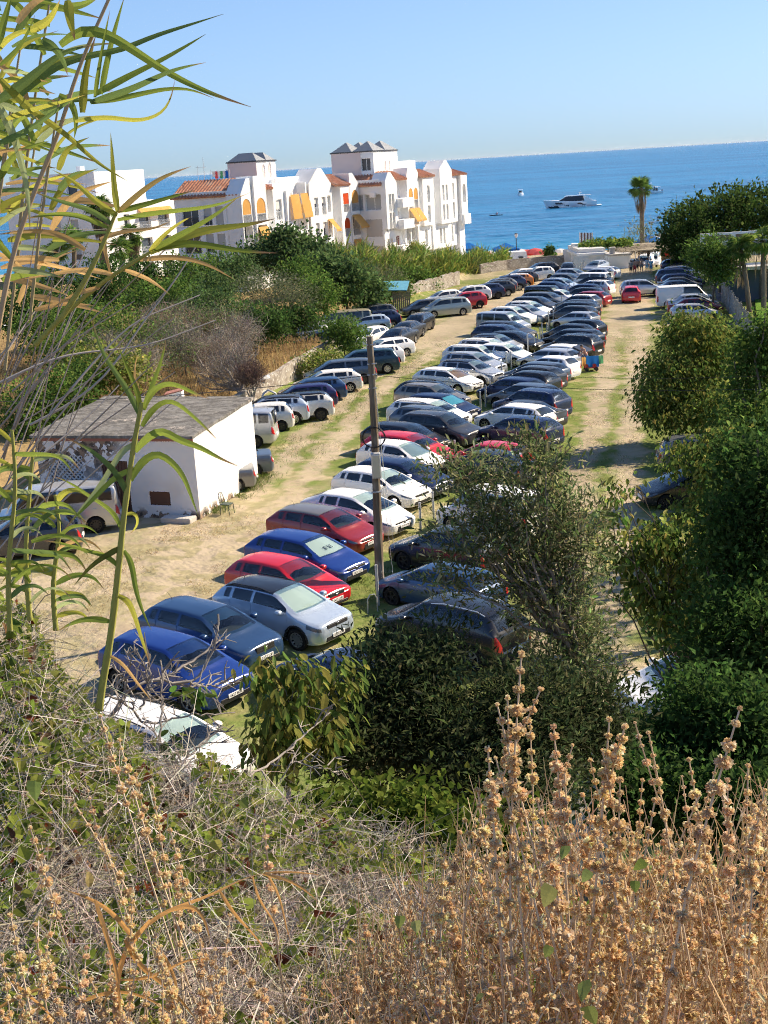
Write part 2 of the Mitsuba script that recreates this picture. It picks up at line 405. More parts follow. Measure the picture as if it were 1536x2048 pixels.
class CarKind:
    """L, W, H length, width, height; cowl, wtop, rtop, tglass: x of the windscreen's foot and head, of the roof's rear edge and of the foot of the rear window; hood, belt: heights."""
    def __init__(s, L, W, H, hood=0.74, cowl=None, wtop=None, rtop=None, tglass=None, belt=0.92, beltr=None, deck=None, wheel=0.32, wb=None, clad=False, rails=False, near=True, panel=False, upright=0.0, clear=0.20):
        s.L, s.W, s.H, s.wheel, s.clad, s.rails, s.near, s.panel = L, W, H, wheel, clad, rails, near, panel
        hl, hw = L / 2, W / 2
        wb = wb or 0.605 * L
        s.wx = (hl - 0.195 * L, hl - 0.195 * L - wb)
        cowl = hl - 1.05 if cowl is None else cowl
        wtop = cowl - 0.82 if wtop is None else wtop
        rtop = -hl + 0.55 if rtop is None else rtop
        tglass = -hl + 0.16 if tglass is None else tglass
        beltr = belt + 0.10 if beltr is None else beltr
        deck = beltr - 0.14 if deck is None else deck
        zr = H - 0.035
        in1 = 0.27 - upright                      # how far the roof edge leans in
        bz = lambda x: belt + (beltr - belt) * np.clip((cowl - x) / (cowl - tglass), 0, 1)
        c = clear
        rows = ['A', 'B', 'C', 'D', 'E', 'G', 'R']
        xb, xc2 = wtop - 0.36 * (wtop - rtop), wtop - 0.80 * (wtop - rtop)
        tumble = lambda z: hw - 0.045 - (in1 - 0.045) * np.clip((z - belt) / (H - 0.1 - belt), 0, 1)
        def col(x, yf, zs, xs=None, ys=None):
            xs = [x] * 7 if xs is None else xs
            ys = [hw * yf * k for k in (0.95, 0.99, 1.0, 0.955, 0.80, 0.55, 0)] if ys is None else ys
            return [list(t) for t in zip(xs, ys, zs)]
        cols = []
        cols.append(col(0, 0.60, [c + .02, .40, .55, hood - .14, hood - .075, hood - .05, hood - .04], [hl - .07, hl - .01, hl, hl - .03, hl - .06, hl - .08, hl - .09], [hw * .58, hw * .62, hw * .62, hw * .60, hw * .50, hw * .32, 0]))
        cols.append(col(0, 0.86, [c + .02, .39, .56, hood - .10, hood - .03, hood - .01, hood], [hl - .14, hl - .09, hl - .09, hl - .12, hl - .15, hl - .16, hl - .16], [hw * .82, hw * .87, hw * .88, hw * .85, hw * .68, hw * .44, 0]))
        cols.append(col(0, 1.0, [c + .01, .37, .58, hood - .02, hood + .02, hood + .035, hood + .045], [hl - .36, hl - .33, hl - .34, hl - .38, hl - .40, hl - .41, hl - .42], [hw * .94, hw * .98, hw * .985, hw * .935, hw * .76, hw * .50, 0]))
        xm = (hl - .38 + cowl) / 2
        hm = hood * 0.45 + (belt + .03) * 0.55
        cols.append(col(xm, 1.0, [c, .36, .60, hm - .05, hm, hm + .02, hm + .03]))
        cols.append(col(cowl, 1.0, [c, .36, .63, bz(cowl) - .01, belt + .045, belt + .06, belt + .07], [cowl, cowl, cowl, cowl + .02, cowl + .02, cowl + .10, cowl + .20], [hw * .95, hw * .99, hw, hw * .955, hw * .86, hw * .74, 0]))
        xw = (cowl + wtop) / 2; zw = (belt + .045 + H - .10) / 2 + .02
        cols.append(col(xw, 1.0, [c, .36, .64, bz(xw), zw, zw + .015, zw + .04], [xw + .06, xw + .06, xw + .06, xw + .06, xw, xw + .05, xw + .14], [hw * .95, hw * .99, hw, hw - .045, (hw * .86 + tumble(H - .1)) / 2, (hw * .74 + tumble(H - .1) - .10) / 2, 0]))
        ye = tumble(H - .1)
        def roofcol(x, dz=0.0, xl=None):
            xl = x if xl is None else xl
            return col(x, 1.0, [c, .36, .66, bz(xl), H - .115 - dz, H - .045 - dz, H - dz], [xl, xl, xl, xl, x, x, x], [hw * .95, hw * .99, hw, hw - .045, ye, ye - .11, 0])
        c6 = roofcol(wtop, 0.03); c6[6][0] += 0.05; cols.append(c6)
        cols.append(roofcol(xb + .05, 0.0)); cols.append(roofcol(xb - .05, 0.0))
        cols.append(roofcol(xc2 + .06, 0.015)); cols.append(roofcol(xc2 - .06, 0.02))
        xq = max(rtop, tglass + 0.02)
        cr = roofcol(rtop, 0.075 if not panel else 0.03, rtop + 0.02); cr[6][0] -= 0.05
        if tglass < rtop - 0.6:                    # saloon: the side glass ends before the rear window does
            pass
        cols.append(cr)
        cols.append(col(tglass, 1.0, [c + .02, .38, .66, bz(tglass) - .01, beltr + .03, beltr + .04, beltr + .05], [max(-hl + .20, tglass) if tglass < -hl + .5 else tglass] * 4 + [tglass, tglass - .03, tglass - .06], [hw * .94, hw * .975, hw * .985, hw * .93, hw * .80, hw * .66, 0]))
        if tglass > -hl + 0.5:                     # boot lid
            cols.append(col(-hl + .18, 1.0, [c + .02, .38, .66, deck, deck + .04, deck + .05, deck + .055], [-hl + .18] * 4 + [-hl + .12, -hl + .10, -hl + .08], [hw * .93, hw * .965, hw * .975, hw * .90, hw * .72, hw * .5, 0]))
        zt = (deck if tglass > -hl + .5 else beltr) - .10
        cols.append(col(0, .86, [c + .03, .40, .60, zt - .02, zt, zt + .005, zt + .01], [-hl + .12, -hl + .07, -hl + .06, -hl + .09, -hl + .075, -hl + .06, -hl + .05], [hw * .82, hw * .87, hw * .88, hw * .84, hw * .68, hw * .46, 0]))
        cols.append(col(0, .6, [c + .03, .42, .56, .64, .66, .665, .67], [-hl + .05, -hl + .0, -hl + .0, -hl + .03, -hl + .02, -hl + .02, -hl + .02], [hw * .60, hw * .64, hw * .64, hw * .62, hw * .5, hw * .34, 0]))
        K = np.array(cols)                         # (cols, rows, xyz)
        s.boot = tglass > -hl + 0.5
        n, m = K.shape[:2]
        u = np.linspace(0, n - 1, (n - 1) * SUBN + 1); w = np.linspace(0, m - 1, (m - 1) * SUBN + 1)
        G = PchipInterpolator(np.arange(n), K, axis=0)(u)
        G = PchipInterpolator(np.arange(m), G, axis=1)(w)
        # crown across the roof and the bonnet, which the seven lines alone would leave flat
        s.G = G
        s.xb, s.xc2 = xb, xc2
        s.hw, s.hl, s.belt, s.beltr, s.hood, s.cowl, s.wtop, s.rtop, s.tglass, s.clear = hw, hl, belt, beltr, hood, cowl, wtop, rtop, tglass, clear
        s.build()

    def grid_solid(s, G):
        n, m = G.shape[:2]
        Lf = G; Rt = G[:, ::-1][:, 1:] * np.array([1, -1, 1])
        A = np.concatenate([Lf, Rt], 1)             # around: left sill .. roof centre .. right sill
        k = A.shape[1]
        v = A.reshape(-1, 3)
        i, j = np.meshgrid(np.arange(n - 1), np.arange(k), indexing='ij')
        j2 = (j + 1) % k
        q = np.stack([i * k + j, i * k + j2, (i + 1) * k + j2, (i + 1) * k + j], -1).reshape(-1, 4)
        f = np.vstack([q[:, [0, 1, 2]], q[:, [0, 2, 3]]])
        caps = []
        for row, flip in ((0, False), (n - 1, True)):
            for a in range(m - 1):
                b0, b1 = a, a + 1
                c0, c1 = k - 1 - a, k - 2 - a
                tri = [[b0, c0, b1], [b1, c0, c1]] if c1 != b1 else [[b0, c0, b1]]
                for t in tri:
                    t = [row * k + x for x in t]
                    caps.append(t[::-1] if flip else t)
        f = np.vstack([f, caps])
        mm = trimesh.Trimesh(v, f, process=True)
        mm.fix_normals()
        return np.array(mm.vertices), np.array(mm.faces)

    def patch(s, c0, c1, r0, r1, side=1, off=0.0):
        """cells of the control grid (columns c0..c1, rows r0..r1) as a sheet, moved out by off along its normals; side 1 left, -1 right, 0 across both."""
        G = s.G
        a, b = int(round(c0 * SUBN)), int(round(c1 * SUBN)); d, e = int(round(r0 * SUBN)), int(round(r1 * SUBN))
        P = G[a:b + 1, d:e + 1]
        if side == 0:
            P = np.concatenate([P, P[:, ::-1][:, 1:] * np.array([1, -1, 1])], 1)
        elif side == -1:
            P = P[:, ::-1] * np.array([1, -1, 1])
        n, m = P.shape[:2]
        i, j = np.meshgrid(np.arange(n - 1), np.arange(m - 1), indexing='ij')
        x = i * m + j
        q = np.stack([x, x + 1, x + m + 1, x + m], -1).reshape(-1, 4)
        f = np.vstack([q[:, [0, 1, 2]], q[:, [0, 2, 3]]])
        v = P.reshape(-1, 3)
        tm = trimesh.Trimesh(v, f, process=False)
        N = np.array(tm.vertex_normals)
        cen = np.array([0, 0, 0.6])
        if ((v - cen) * N).sum() < 0:
            N = -N; f = f[:, ::-1]
        return v + N * off, f, N, (n, m)

    def slab(s, c0, c1, r0, r1, side=1, lo=-0.06, hi=0.05):
        v, f, N, (n, m) = s.patch(c0, c1, r0, r1, side)
        vv = np.vstack([v + N * hi, v + N * lo]); k = len(v)
        ring = list(range(m)) + [r * m + m - 1 for r in range(1, n)] + [(n - 1) * m + x for x in range(m - 2, -1, -1)] + [r * m for r in range(n - 2, 0, -1)]
        side_f = []
        for a, b in zip(ring, ring[1:] + ring[:1]):
            side_f += [[a, b, b + k], [a, b + k, a + k]]
        f2 = np.vstack([f, f[:, ::-1] + k, side_f])
        tm = trimesh.Trimesh(vv, f2, process=False)
        tm.fix_normals()
        return np.array(tm.vertices), np.array(tm.faces)

    def build(s):
        hw, hl, H = s.hw, s.hl, s.H
        q = 1.0 / SUBN
        body = toman(s.grid_solid(s.G))
        arch_r = s.wheel + 0.055
        for wx in s.wx:
            for sg in (1, -1):
                c = m3.Manifold.cylinder(0.9, arch_r, arch_r, 28).rotate([90, 0, 0]).translate([wx, (hw + 0.60) if sg > 0 else (-hw + 0.30), s.wheel + 0.005])
                body = body - c
        xs_ = s.G[:, 8, 0]
        def seam(x, r0, r1, sg):
            P = np.array([[x, np.interp(-x, -s.G[:, r, 0], s.G[:, r, 1]), np.interp(-x, -s.G[:, r, 0], s.G[:, r, 2])] for r in range(r0, r1 + 1)])
            n = len(P)
            v = np.vstack([P + [dx, dy, 0] for dx in (-0.008, 0.008) for dy in (-0.014, 0.04)]) * [1, sg, 1]
            f = []
            for a in range(n - 1):
                for c0, c1 in ((0, 1), (1, 3), (3, 2), (2, 0)):
                    f += [[c0 * n + a, c1 * n + a, c1 * n + a + 1], [c0 * n + a, c1 * n + a + 1, c0 * n + a + 1]]
            for a in (0, n - 1):
                f += [[a, n + a, 3 * n + a], [a, 3 * n + a, 2 * n + a]]
            tm = trimesh.Trimesh(v, f, process=False); tm.fix_normals()
            return toman((np.array(tm.vertices), np.array(tm.faces)))
        if s.near:
            for x in (s.cowl - 0.12, s.xb, s.xc2):
                for sg in (1, -1):
                    body = body - seam(x, 3, 13, sg)
        s.panes = {}
        last = 11
        if not s.panel:
            s.panes['side'] = [(4.5 if s.cowl - s.wtop < 1.3 else 4.5, 7, 3 + q, 4), (8, 9, 3 + q, 4), (10, 10.75, 3 + q, 4)]
        else:
            s.panes['side'] = [(4.5, 7, 3 + q, 4)]
        s.panes['front'] = (4, 6, 5, 6)
        s.panes['rear'] = (11, 12 - q * 0, 5, 6) if not s.boot else (11, 12, 5, 6)
        slabs = [s.slab(*p, side=sd) for p in s.panes['side'] for sd in (1, -1)] + [s.slab(*s.panes['front'], side=0)] + ([s.slab(*s.panes['rear'], side=0)] if not s.panel else [])
        parts = {}
        if s.near:
            G = s.G
            pts = G[int(4.4 * SUBN):int(11.6 * SUBN) + 1, 3 * SUBN:].reshape(-1, 3)
            pts = np.vstack([pts, pts * [1, -1, 1]])
            cen = np.array([pts[:, 0].mean(), 0, s.belt + 0.1])
            def cabin(t):
                h = cen + (pts - cen) * (1 - t / np.maximum(np.abs(pts - cen), 0.3))
                fl = np.array([[x, y, 0.42] for x in (h[:, 0].min() + 0.05, s.cowl - 0.1) for y in (-hw + 0.16, hw - 0.16)])
                return m3.Manifold.hull_points(np.vstack([h, fl]).astype(np.float32))
            body = body - cabin(0.06)
            for sl in slabs:
                body = body - toman(sl)
            liner = cabin(0.062) - cabin(0.085)
            for sl in slabs:
                liner = liner - toman(s_wide(sl))
            inside = []
            for y in (-0.37, 0.37):
                x0 = s.wtop - 0.42
                inside += [rbox(x0 - 0.1, x0 + 0.45, y - 0.25, y + 0.25, 0.45, 0.62, 0.06), xf(rbox(-0.08, 0.08, -0.24, 0.24, 0, 0.62, 0.06), rot_y(-0.22, x0 - 0.05, y, 0.55)), rbox(x0 - 0.26, x0 - 0.16, y - 0.13, y + 0.13, min(1.16, H - .33), min(1.33, H - .16), 0.045)]
            xr = max(s.wtop - 1.35, s.tglass + 0.55)
            inside += [rbox(xr - 0.1, xr + 0.42, -0.58, 0.58, 0.45, 0.60, 0.06), xf(rbox(-0.07, 0.07, -0.58, 0.58, 0, 0.55, 0.06), rot_y(-0.25, xr - 0.05, 0, 0.52))]
            for y in (-0.36, 0.36):
                inside.append(rbox(xr - 0.27, xr - 0.18, y - 0.12, y + 0.12, min(1.08, H - .38), min(1.23, H - .22), 0.04))
            dash = rbox(s.cowl - 0.62, s.cowl - 0.08, -hw + 0.2, hw - 0.2, 0.62, s.belt - 0.02, 0.07)
            wheel = trimesh.creation.torus(0.18, 0.016, major_sections=20, minor_sections=6)
            wm = xf((np.array(wheel.vertices), np.array(wheel.faces)), rot_y(-1.15, s.cowl - 0.72, 0.37, s.belt - 0.02))
            parts['interior'] = (cat([man(liner), dash, wm]), 'cabin_dark', 30)
            parts['seats'] = (cat(inside), 'seat_cloth', 40)
        parts['body'] = (man(body), None, 32)
        lift = 0.0 if s.near else 0.005
        glass = []
        def pane(p, side):
            v, f, N, _ = s.patch(*p, side=side)
            return v + N * (lift - (0.004 if s.near else 0)), f
        parts['windscreen'] = (pane(s.panes['front'], 0), 'glass_clear', True)
        if not s.panel:
            parts['rear_window'] = (pane(s.panes['rear'], 0), 'glass_dark', True)
        for sd in (1, -1):
            parts[('side_window', sd)] = (cat([pane(p, sd) for p in s.panes['side']]), 'glass_dark', True)
        # lamps, trim
        def lump(c0, c1, r0, r1, side, t=0.010):
            v, f = s.slab(c0, c1, r0, r1, side, lo=-0.01, hi=t)
            return v, f
        for sd in (1, -1):
            for vn, q_ in enumerate(((0.5, 2.25, 2.5, 3.0), (0.75, 2.75, 2.5, 2.75), (0.75, 2.0, 2.25, 3.0))):
                parts[('headlight', sd, vn)] = (lump(*q_, sd), 'lamp', 30)
            e = s.G.shape[0] / SUBN
            nc = (s.G.shape[0] - 1) / SUBN
            parts[('taillight', sd)] = (lump(nc - 1.5, nc - 0.25, 2.25, 3.25, sd) if not s.panel else lump(nc - 1.75, nc - 0.75, 2.0, 4.25, sd), 'tail_lamp', 30)
        g0 = hl + 0.004
        for vn, (gw_, gh, gz, iw, ih) in enumerate(((.50, .115, .20, .58, .15), (.40, .22, .27, .60, .10), (.58, .05, .15, .48, .22))):
            gr = [xf(rbox(-0.03, 0.022, -hw * gw_, hw * gw_, 0, gh, 0.015), tr(hl - 0.03, 0, s.hood - gz)), xf(rbox(-0.03, 0.03, -hw * iw, hw * iw, 0, ih, 0.02), tr(hl - 0.03, 0, s.clear + 0.06))]
            parts[('grille', 0, vn)] = (cat(gr), 'black_plastic', 30)
            parts[('grille_bar', 0, vn)] = (cat([box(hl - .012, hl - .003, -hw * gw_ + .03, hw * gw_ - .03, s.hood - gz + gh * (q_ + .5) / 3 - .006, s.hood - gz + gh * (q_ + .5) / 3 + .006) for q_ in range(3)]), 'metal_dark', False)
        parts['badge'] = (xf(rbox(-0.01, 0.01, -0.055, 0.055, -0.045, 0.045, 0.009), tr(hl + 0.001, 0, s.hood - 0.142)), 'chrome', 30)
        parts['number_plate'] = (box(hl + 0.002, hl + 0.022, -0.26, 0.26, 0.395, 0.505), 'plate_white', False)
        zr = min(0.72, s.belt - 0.25) if not s.boot else 0.62
        parts[('number_plate', 2)] = (box(-hl - 0.022, -hl + 0.03, -0.26, 0.26, 0.52, 0.63), 'plate_white', False)
        for sd in (1, -1):
            mx = s.cowl - 0.30
            mirror = cat([rbox(mx - 0.10, mx + 0.10, sd * (hw + 0.10) - 0.10, sd * (hw + 0.10) + 0.10, s.belt + 0.03, s.belt + 0.17, 0.06), box(mx - 0.03, mx + 0.05, sd * (hw - 0.06) - 0.06, sd * (hw - 0.06) + 0.10, s.belt + 0.02, s.belt + 0.06)])
            parts[('mirror', sd)] = (mirror, None, 40)
        for sd in (1, -1):
            hs = [rbox(x - 0.09, x + 0.09, sd * (hw - 0.012) - 0.02, sd * (hw - 0.012) + 0.02, s.belt - 0.125, s.belt - 0.09, 0.012) for x in (s.xb + 0.16, s.xc2 + 0.14)]
            parts[('door_handle', sd)] = (hs[0], None, 40)
            parts[('door_handle', sd * 2)] = (hs[1], None, 40)
        # lower trim and arch cups
        tr_parts = []
        nc = (s.G.shape[0] - 1) / SUBN
        top = 1.0 if not s.clad else 1.25
        for sd in (1, -1):
            a = (s.hl - 0.1)
            for c0, c1 in ((3.75, 10.25),):
                tr_parts.append(s.slab(c0, c1, 0.0, 0.5 if not s.clad else 1.0, sd, lo=-0.01, hi=0.012))
        lower = toman(tr_parts[0]) + toman(tr_parts[1])
        arch_cut = []
        for wx in s.wx:
            for sg in (1, -1):
                lower = lower - m3.Manifold.cylinder(0.9, arch_r, arch_r, 28).rotate([90, 0, 0]).translate([wx, (hw + 0.60) if sg > 0 else (-hw + 0.30), s.wheel + 0.005])
                cup = m3.Manifold.cylinder(0.31, arch_r + 0.012, arch_r + 0.012, 28) - m3.Manifold.cylinder(0.31, arch_r - 0.004, arch_r - 0.004, 28).translate([0, 0, 0.02])
                cup = cup.rotate([-90 if sg > 0 else 90, 0, 0]).translate([wx, sg * (hw - 0.345), s.wheel + 0.005])
                cup = cup.trim_by_plane([0, 0, 1], s.clear + 0.03)
                lower = lower + cup
                if s.clad:
                    ring = (m3.Manifold.cylinder(0.06, arch_r + 0.055, arch_r + 0.045, 28) - m3.Manifold.cylinder(0.08, arch_r, arch_r, 28).translate([0, 0, -0.01])).rotate([-90 if sg > 0 else 90, 0, 0]).translate([wx, sg * (hw - 0.045), s.wheel + 0.005])
                    lower = lower + ring.trim_by_plane([0, 0, 1], s.clear + 0.06)
        parts['sill_trim'] = (man(lower), 'black_plastic', 30)
        if s.rails:
            G = s.G
            for sd in (1, -1):
                path = np.array([np.array(G[int(c * SUBN), int(4.75 * SUBN)]) for c in np.linspace(6.25, 10.75, 9)])
                path[:, 2] += 0.045; path[0, 2] -= 0.05; path[-1, 2] -= 0.05; path[:, 1] *= sd
                parts[('roof_rail', sd)] = (tube(path, 0.018, 6), 'metal_light' if s.rails == 'light' else 'black_plastic', 40)
        ax = s.rtop + 0.25
        parts['aerial'] = (tube([[ax, 0, H - 0.05], [ax - 0.04, 0, H + 0.04], [ax - 0.18, 0, H + 0.16]], [0.012, 0.006, 0.003], 5), 'black_plastic', 40)
        s.parts = parts
        s.mesh = {}
        for k, (m, b, sm) in parts.items():
            s.mesh[k] = (mikit.ply(m, None, smooth=sm), b)

def tr(x, y, z):
    M = np.eye(4); M[:3, 3] = (x, y, z); return M
def rot_y(a, x, y, z):
    M = np.eye(4); c, s_ = math.cos(a), math.sin(a)
    M[0, 0], M[0, 2], M[2, 0], M[2, 2] = c, s_, -s_, c
    M[:3, 3] = (x, y, z); return M
def s_wide(sl):                                    # the same slab, thicker, for the inner lining
    v, f = sl
    c = v.mean(0)
    v2 = np.array(v); k = len(v) // 2
    n = v[:k] - v[k:]; n /= np.linalg.norm(n, axis=1, keepdims=True) + 1e-9
    v2[k:] = v[k:] - n * 0.16
    return v2, f

def wheel_meshes(r, w=0.20, spokes=5):
    ang = np.linspace(0, 2 * np.pi, 33)[:-1]
    prof = [(r * 0.66, -w / 2 + .02), (r * 0.72, -w / 2), (r * 0.95, -w / 2 + 0.005), (r, -w / 2 + .04), (r, w / 2 - .04), (r * 0.95, w / 2 - .005), (r * 0.72, w / 2), (r * 0.66, w / 2 - .02), (r * 0.66, -w / 2 + .02)]
    ring = trimesh.creation.revolve(np.array(prof), sections=28)
    tyre = (np.array(ring.vertices), np.array(ring.faces))
    prof2 = [(0.0, 0.0), (r * 0.58, 0.0), (r * 0.60, w / 2 - .015), (r * 0.665, w / 2 - .005), (r * 0.67, w / 2 - .03), (r * 0.62, -w / 2 + .02), (0, -w / 2 + .02)]
    dish = trimesh.creation.revolve(np.array(prof2), sections=28)
    hub = trimesh.creation.cylinder(r * 0.16, 0.05, sections=12); hub.apply_translation([0, 0, w / 2 - 0.045])
    sp = []
    for k in range(spokes):
        a = 2 * math.pi * k / spokes
        b = box(r * 0.08, r * 0.63, -r * 0.085, r * 0.085, w / 2 - 0.055, w / 2 - 0.02)
        sp.append(mv(b, rz=a))
    rim = cat([(np.array(hub.vertices), np.array(hub.faces))] + sp + [(np.array(trimesh.creation.annulus(r * 0.59, r * 0.67, 0.03, sections=28).vertices) + [0, 0, w / 2 - 0.02], np.array(trimesh.creation.annulus(r * 0.59, r * 0.67, 0.03, sections=28).faces))])
    def up(m):                                     # wheel axis along +y (left)
        v, f = m
        return np.stack([v[:, 0], v[:, 2], -v[:, 1]], 1), f
    return up(tyre), up((np.array(dish.vertices), np.array(dish.faces))), up(rim)

_WH = {}
def wheels_for(r, spokes):
    if (r, spokes) not in _WH:
        t, d, m = wheel_meshes(r, 0.21, spokes)
        _WH[(r, spokes)] = tuple(mikit.ply(x, None, smooth=35) for x in (t, d, m))
    return _WH[(r, spokes)]

_KINDS = {}
KIND_ARGS = {
    'hatch': dict(L=4.10, W=1.76, H=1.46, rtop=-1.55, tglass=-1.88),
    'hatch_long': dict(L=4.35, W=1.80, H=1.45, hood=0.73, rtop=-1.60, tglass=-1.98),
    'city': dict(L=3.75, W=1.68, H=1.52, cowl=1.0, wtop=0.25, rtop=-1.45, tglass=-1.74, wheel=0.30),
    'liftback': dict(L=4.48, W=1.75, H=1.49, hood=0.72, cowl=1.35, wtop=0.25, rtop=-1.25, tglass=-2.02, beltr=1.06),
    'suv': dict(L=4.30, W=1.81, H=1.60, hood=0.88, belt=1.03, rtop=-1.62, tglass=-1.98, wheel=0.345, clad=True, rails='dark', clear=0.25),
    'suv_low': dict(L=4.38, W=1.82, H=1.55, hood=0.84, belt=0.99, rtop=-1.62, tglass=-2.0, wheel=0.34, clear=0.22),
    'suv_big': dict(L=4.52, W=1.85, H=1.66, hood=0.90, belt=1.05, rtop=-1.75, tglass=-2.08, wheel=0.36, clad=True, rails='light', clear=0.25),
    'wagon': dict(L=4.68, W=1.82, H=1.48, hood=0.74, rtop=-1.82, tglass=-2.14, rails='dark', wheel=0.33),
    'sedan': dict(L=4.60, W=1.80, H=1.44, hood=0.73, rtop=-1.00, tglass=-1.62, beltr=0.98, deck=0.96, wheel=0.325),
    'mpv': dict(L=4.70, W=1.86, H=1.66, hood=0.85, cowl=1.55, wtop=0.55, belt=1.0, rtop=-1.85, tglass=-2.16, wheel=0.335, upright=0.03),
    'van': dict(L=4.95, W=1.92, H=1.96, hood=0.98, cowl=1.75, wtop=1.10, belt=1.12, beltr=1.14, rtop=-2.32, tglass=-2.42, wheel=0.34, upright=0.10, clear=0.24),
    'panel_van': dict(L=5.20, W=1.95, H=2.00, hood=0.98, cowl=1.80, wtop=1.10, belt=1.12, beltr=1.14, rtop=-2.45, tglass=-2.55, wheel=0.34, upright=0.10, panel=True, clear=0.24),
    'small_van': dict(L=4.40, W=1.76, H=1.82, hood=0.86, cowl=1.30, wtop=0.62, belt=1.05, beltr=1.07, rtop=-2.05, tglass=-2.14, wheel=0.32, upright=0.10, rails='dark')}
def kind_of(kind, near):
    if (kind, near) not in _KINDS:
        _KINDS[(kind, near)] = CarKind(**KIND_ARGS[kind], near=near)
    return _KINDS[(kind, near)]

def car(kind, paint, pos, az, label, group=None, near=False, roof=None, rim=None, cat_='car', name='parked_car', detail=True, plate=None, size=None):
    """One car as a thing with its parts; pos: the ground point under its middle; az: where its front points."""
    K = kind_of(kind, True)
    t = new(name, label, cat_, group)
    rngc = random.Random(t)
    variant = rngc.choice([0, 0, 1, 2])
    sz = size or (rngc.uniform(.96, 1.05), rngc.uniform(.98, 1.03), rngc.uniform(.975, 1.035))
    tw = frame_at(pos, az).scale(list(sz))
    for k, (shp, b) in K.mesh.items():
        nm = k[0] if isinstance(k, tuple) else k
        if not detail and nm in ('aerial', 'badge', 'sill_trim', 'mirror', 'roof_rail', 'grille', 'grille_bar', 'door_handle') and not (nm in ('roof_rail', 'sill_trim') and K.clad):
            continue
        if isinstance(k, tuple) and isinstance(k[0], str) and len(k) == 3 and k[2] != variant:
            continue
        bs = b or 'paint_' + paint
        put(pkey(t, nm), shp, tw, bs)
    if roof:                                       # a roof skin of another colour
        key = ('roofskin', roof)
        if key not in K.mesh:
            K.mesh_extra = getattr(K, 'mesh_extra', {})
            if key not in K.mesh_extra:
                v1 = K.slab(6, 11, 4.25, 6, 0, lo=-0.004, hi=0.006)
                K.mesh_extra[key] = mikit.ply(v1, None, smooth=30)
        put(pkey(t, 'roof_panel'), K.mesh_extra[key], tw, 'paint_' + roof)
    rimb = rim or rngc.choice(['rim_silver', 'rim_silver', 'rim_dark'])
    ty, di, ri = wheels_for(K.wheel, rngc.choice([5, 5, 7, 10]))
    for wx in K.wx:
        for sg in (1, -1):
            k = pkey(t, 'wheel')
            w = tw @ T4().translate([wx, sg * (K.hw - 0.11), K.wheel])
            if sg < 0:
                w = w @ T4().rotate([0, 0, 1], 180)
            put(k, ty, w, 'tyre')
            put(f'{k}__rim', ri, w, rimb)
            if detail:
                put(f'{k}__brake_disc', di, w, 'rim_dark' if rimb == 'rim_dark' else 'black_plastic')
    if plate:
        m = meshkit.text_mesh(plate, 0.075, 0.003, True)
        wdt = m.bounds[1][0] - m.bounds[0][0]
        v = np.array(m.vertices) - [m.bounds[0][0] + wdt / 2, 0, 0]
        v = np.stack([v[:, 2] + K.hl + 0.0225, v[:, 0] * min(1, 0.44 / wdt), v[:, 1] + 0.413], 1)
        put(f'{t}__number_plate__lettering', mikit.ply((v, np.array(m.faces)), 'plate_ink'), tw)
    return t, K, tw

def sunshade(K, tw, mat, label, print_=None, car_key=None):
    v, f, N, _ = K.patch(4.25, 5.75, 5.0, 6, side=0)
    m = K.slab(4.25, 5.75, 5.0, 6, 0, lo=-0.062, hi=-0.050)
    t = single('windscreen_sunshade', m, mat, label, 'sunshade', smooth=30, tw=tw)
    if print_:
        g = K.patch(5.0, 5.0 + 0.01, 5, 6, 0)
        P = K.G[int(5.1 * SUBN), -1]; Q = K.G[int(4.4 * SUBN), -1]
        d = P - Q; d /= np.linalg.norm(d)
        n = np.array([-d[2], 0, d[0]]); n = n if n[0] > 0 else -n
        tm = meshkit.text_mesh(print_, 0.16, 0.004, True)
        tv = np.array(tm.vertices); tv[:, 0] -= tv[:, 0].mean()
        o = Q + d * 0.22 - n * 0.035
        right = np.array([0, 1.0, 0])
        w = o + tv[:, :1] * right + tv[:, 1:2] * d + tv[:, 2:3] * n
        put(f'{t}__lettering', mikit.ply((w, np.array(tm.faces)), 'plate_ink'), tw)
    return t

def roof_spot(px, py, H, az, back=0.25):            # ground point under a car whose roof middle is seen at a pixel
    p = gp(px, py, H)
    a = math.radians(az)
    return np.array([p[0] + back * math.sin(a), p[1] + back * math.cos(a), 0.0])
# ------------------------------------------------------------------ buildings and walls
AZB = math.radians(27.5)                            # the long front of the flats runs away from the camera at this azimuth
BT = np.array([math.sin(AZB), math.cos(AZB), 0]); BN = np.array([-math.cos(AZB), math.sin(AZB), 0])
BO = np.array([13.5, 190.0, 0])                     # far right foot of the front of block B
def fu(px, py, v=0.0):                              # (u, z) on the front plane moved in by v
    d = ray(px, py); o = BO + BN * v
    P = EYE + d * (((o - EYE) @ BN) / (d @ BN))
    return (P - o) @ BT, P[2]
def fv(px, py, u):                                  # (v, z) on the end-wall plane at u
    d = ray(px, py); o = BO + BT * u
    P = EYE + d * (((o - EYE) @ BT) / (d @ BT))
    return (P - o) @ BN, P[2]
BM = np.eye(4); BM[:3, 0] = BT; BM[:3, 1] = BN; BM[:3, 3] = BO   # local axes: x = u, y = v (inward), z
def bl(m):                                          # local to world; the local frame is right-handed (u x v = up)
    return xf(m, BM)
def ub(u0, u1, v0, v1, z0, z1):
    return m3.Manifold.cube([u1 - u0, v1 - v0, z1 - z0]).translate([u0, v0, z0])
def uprism(uz, v0, v1):                             # a front-view outline (u, z) given a depth
    cs = m3.CrossSection([np.array(uz, float)], m3.FillRule.NonZero)
    return cs.extrude(v1 - v0).rotate([90, 0, 0]).translate([0, v1, 0])
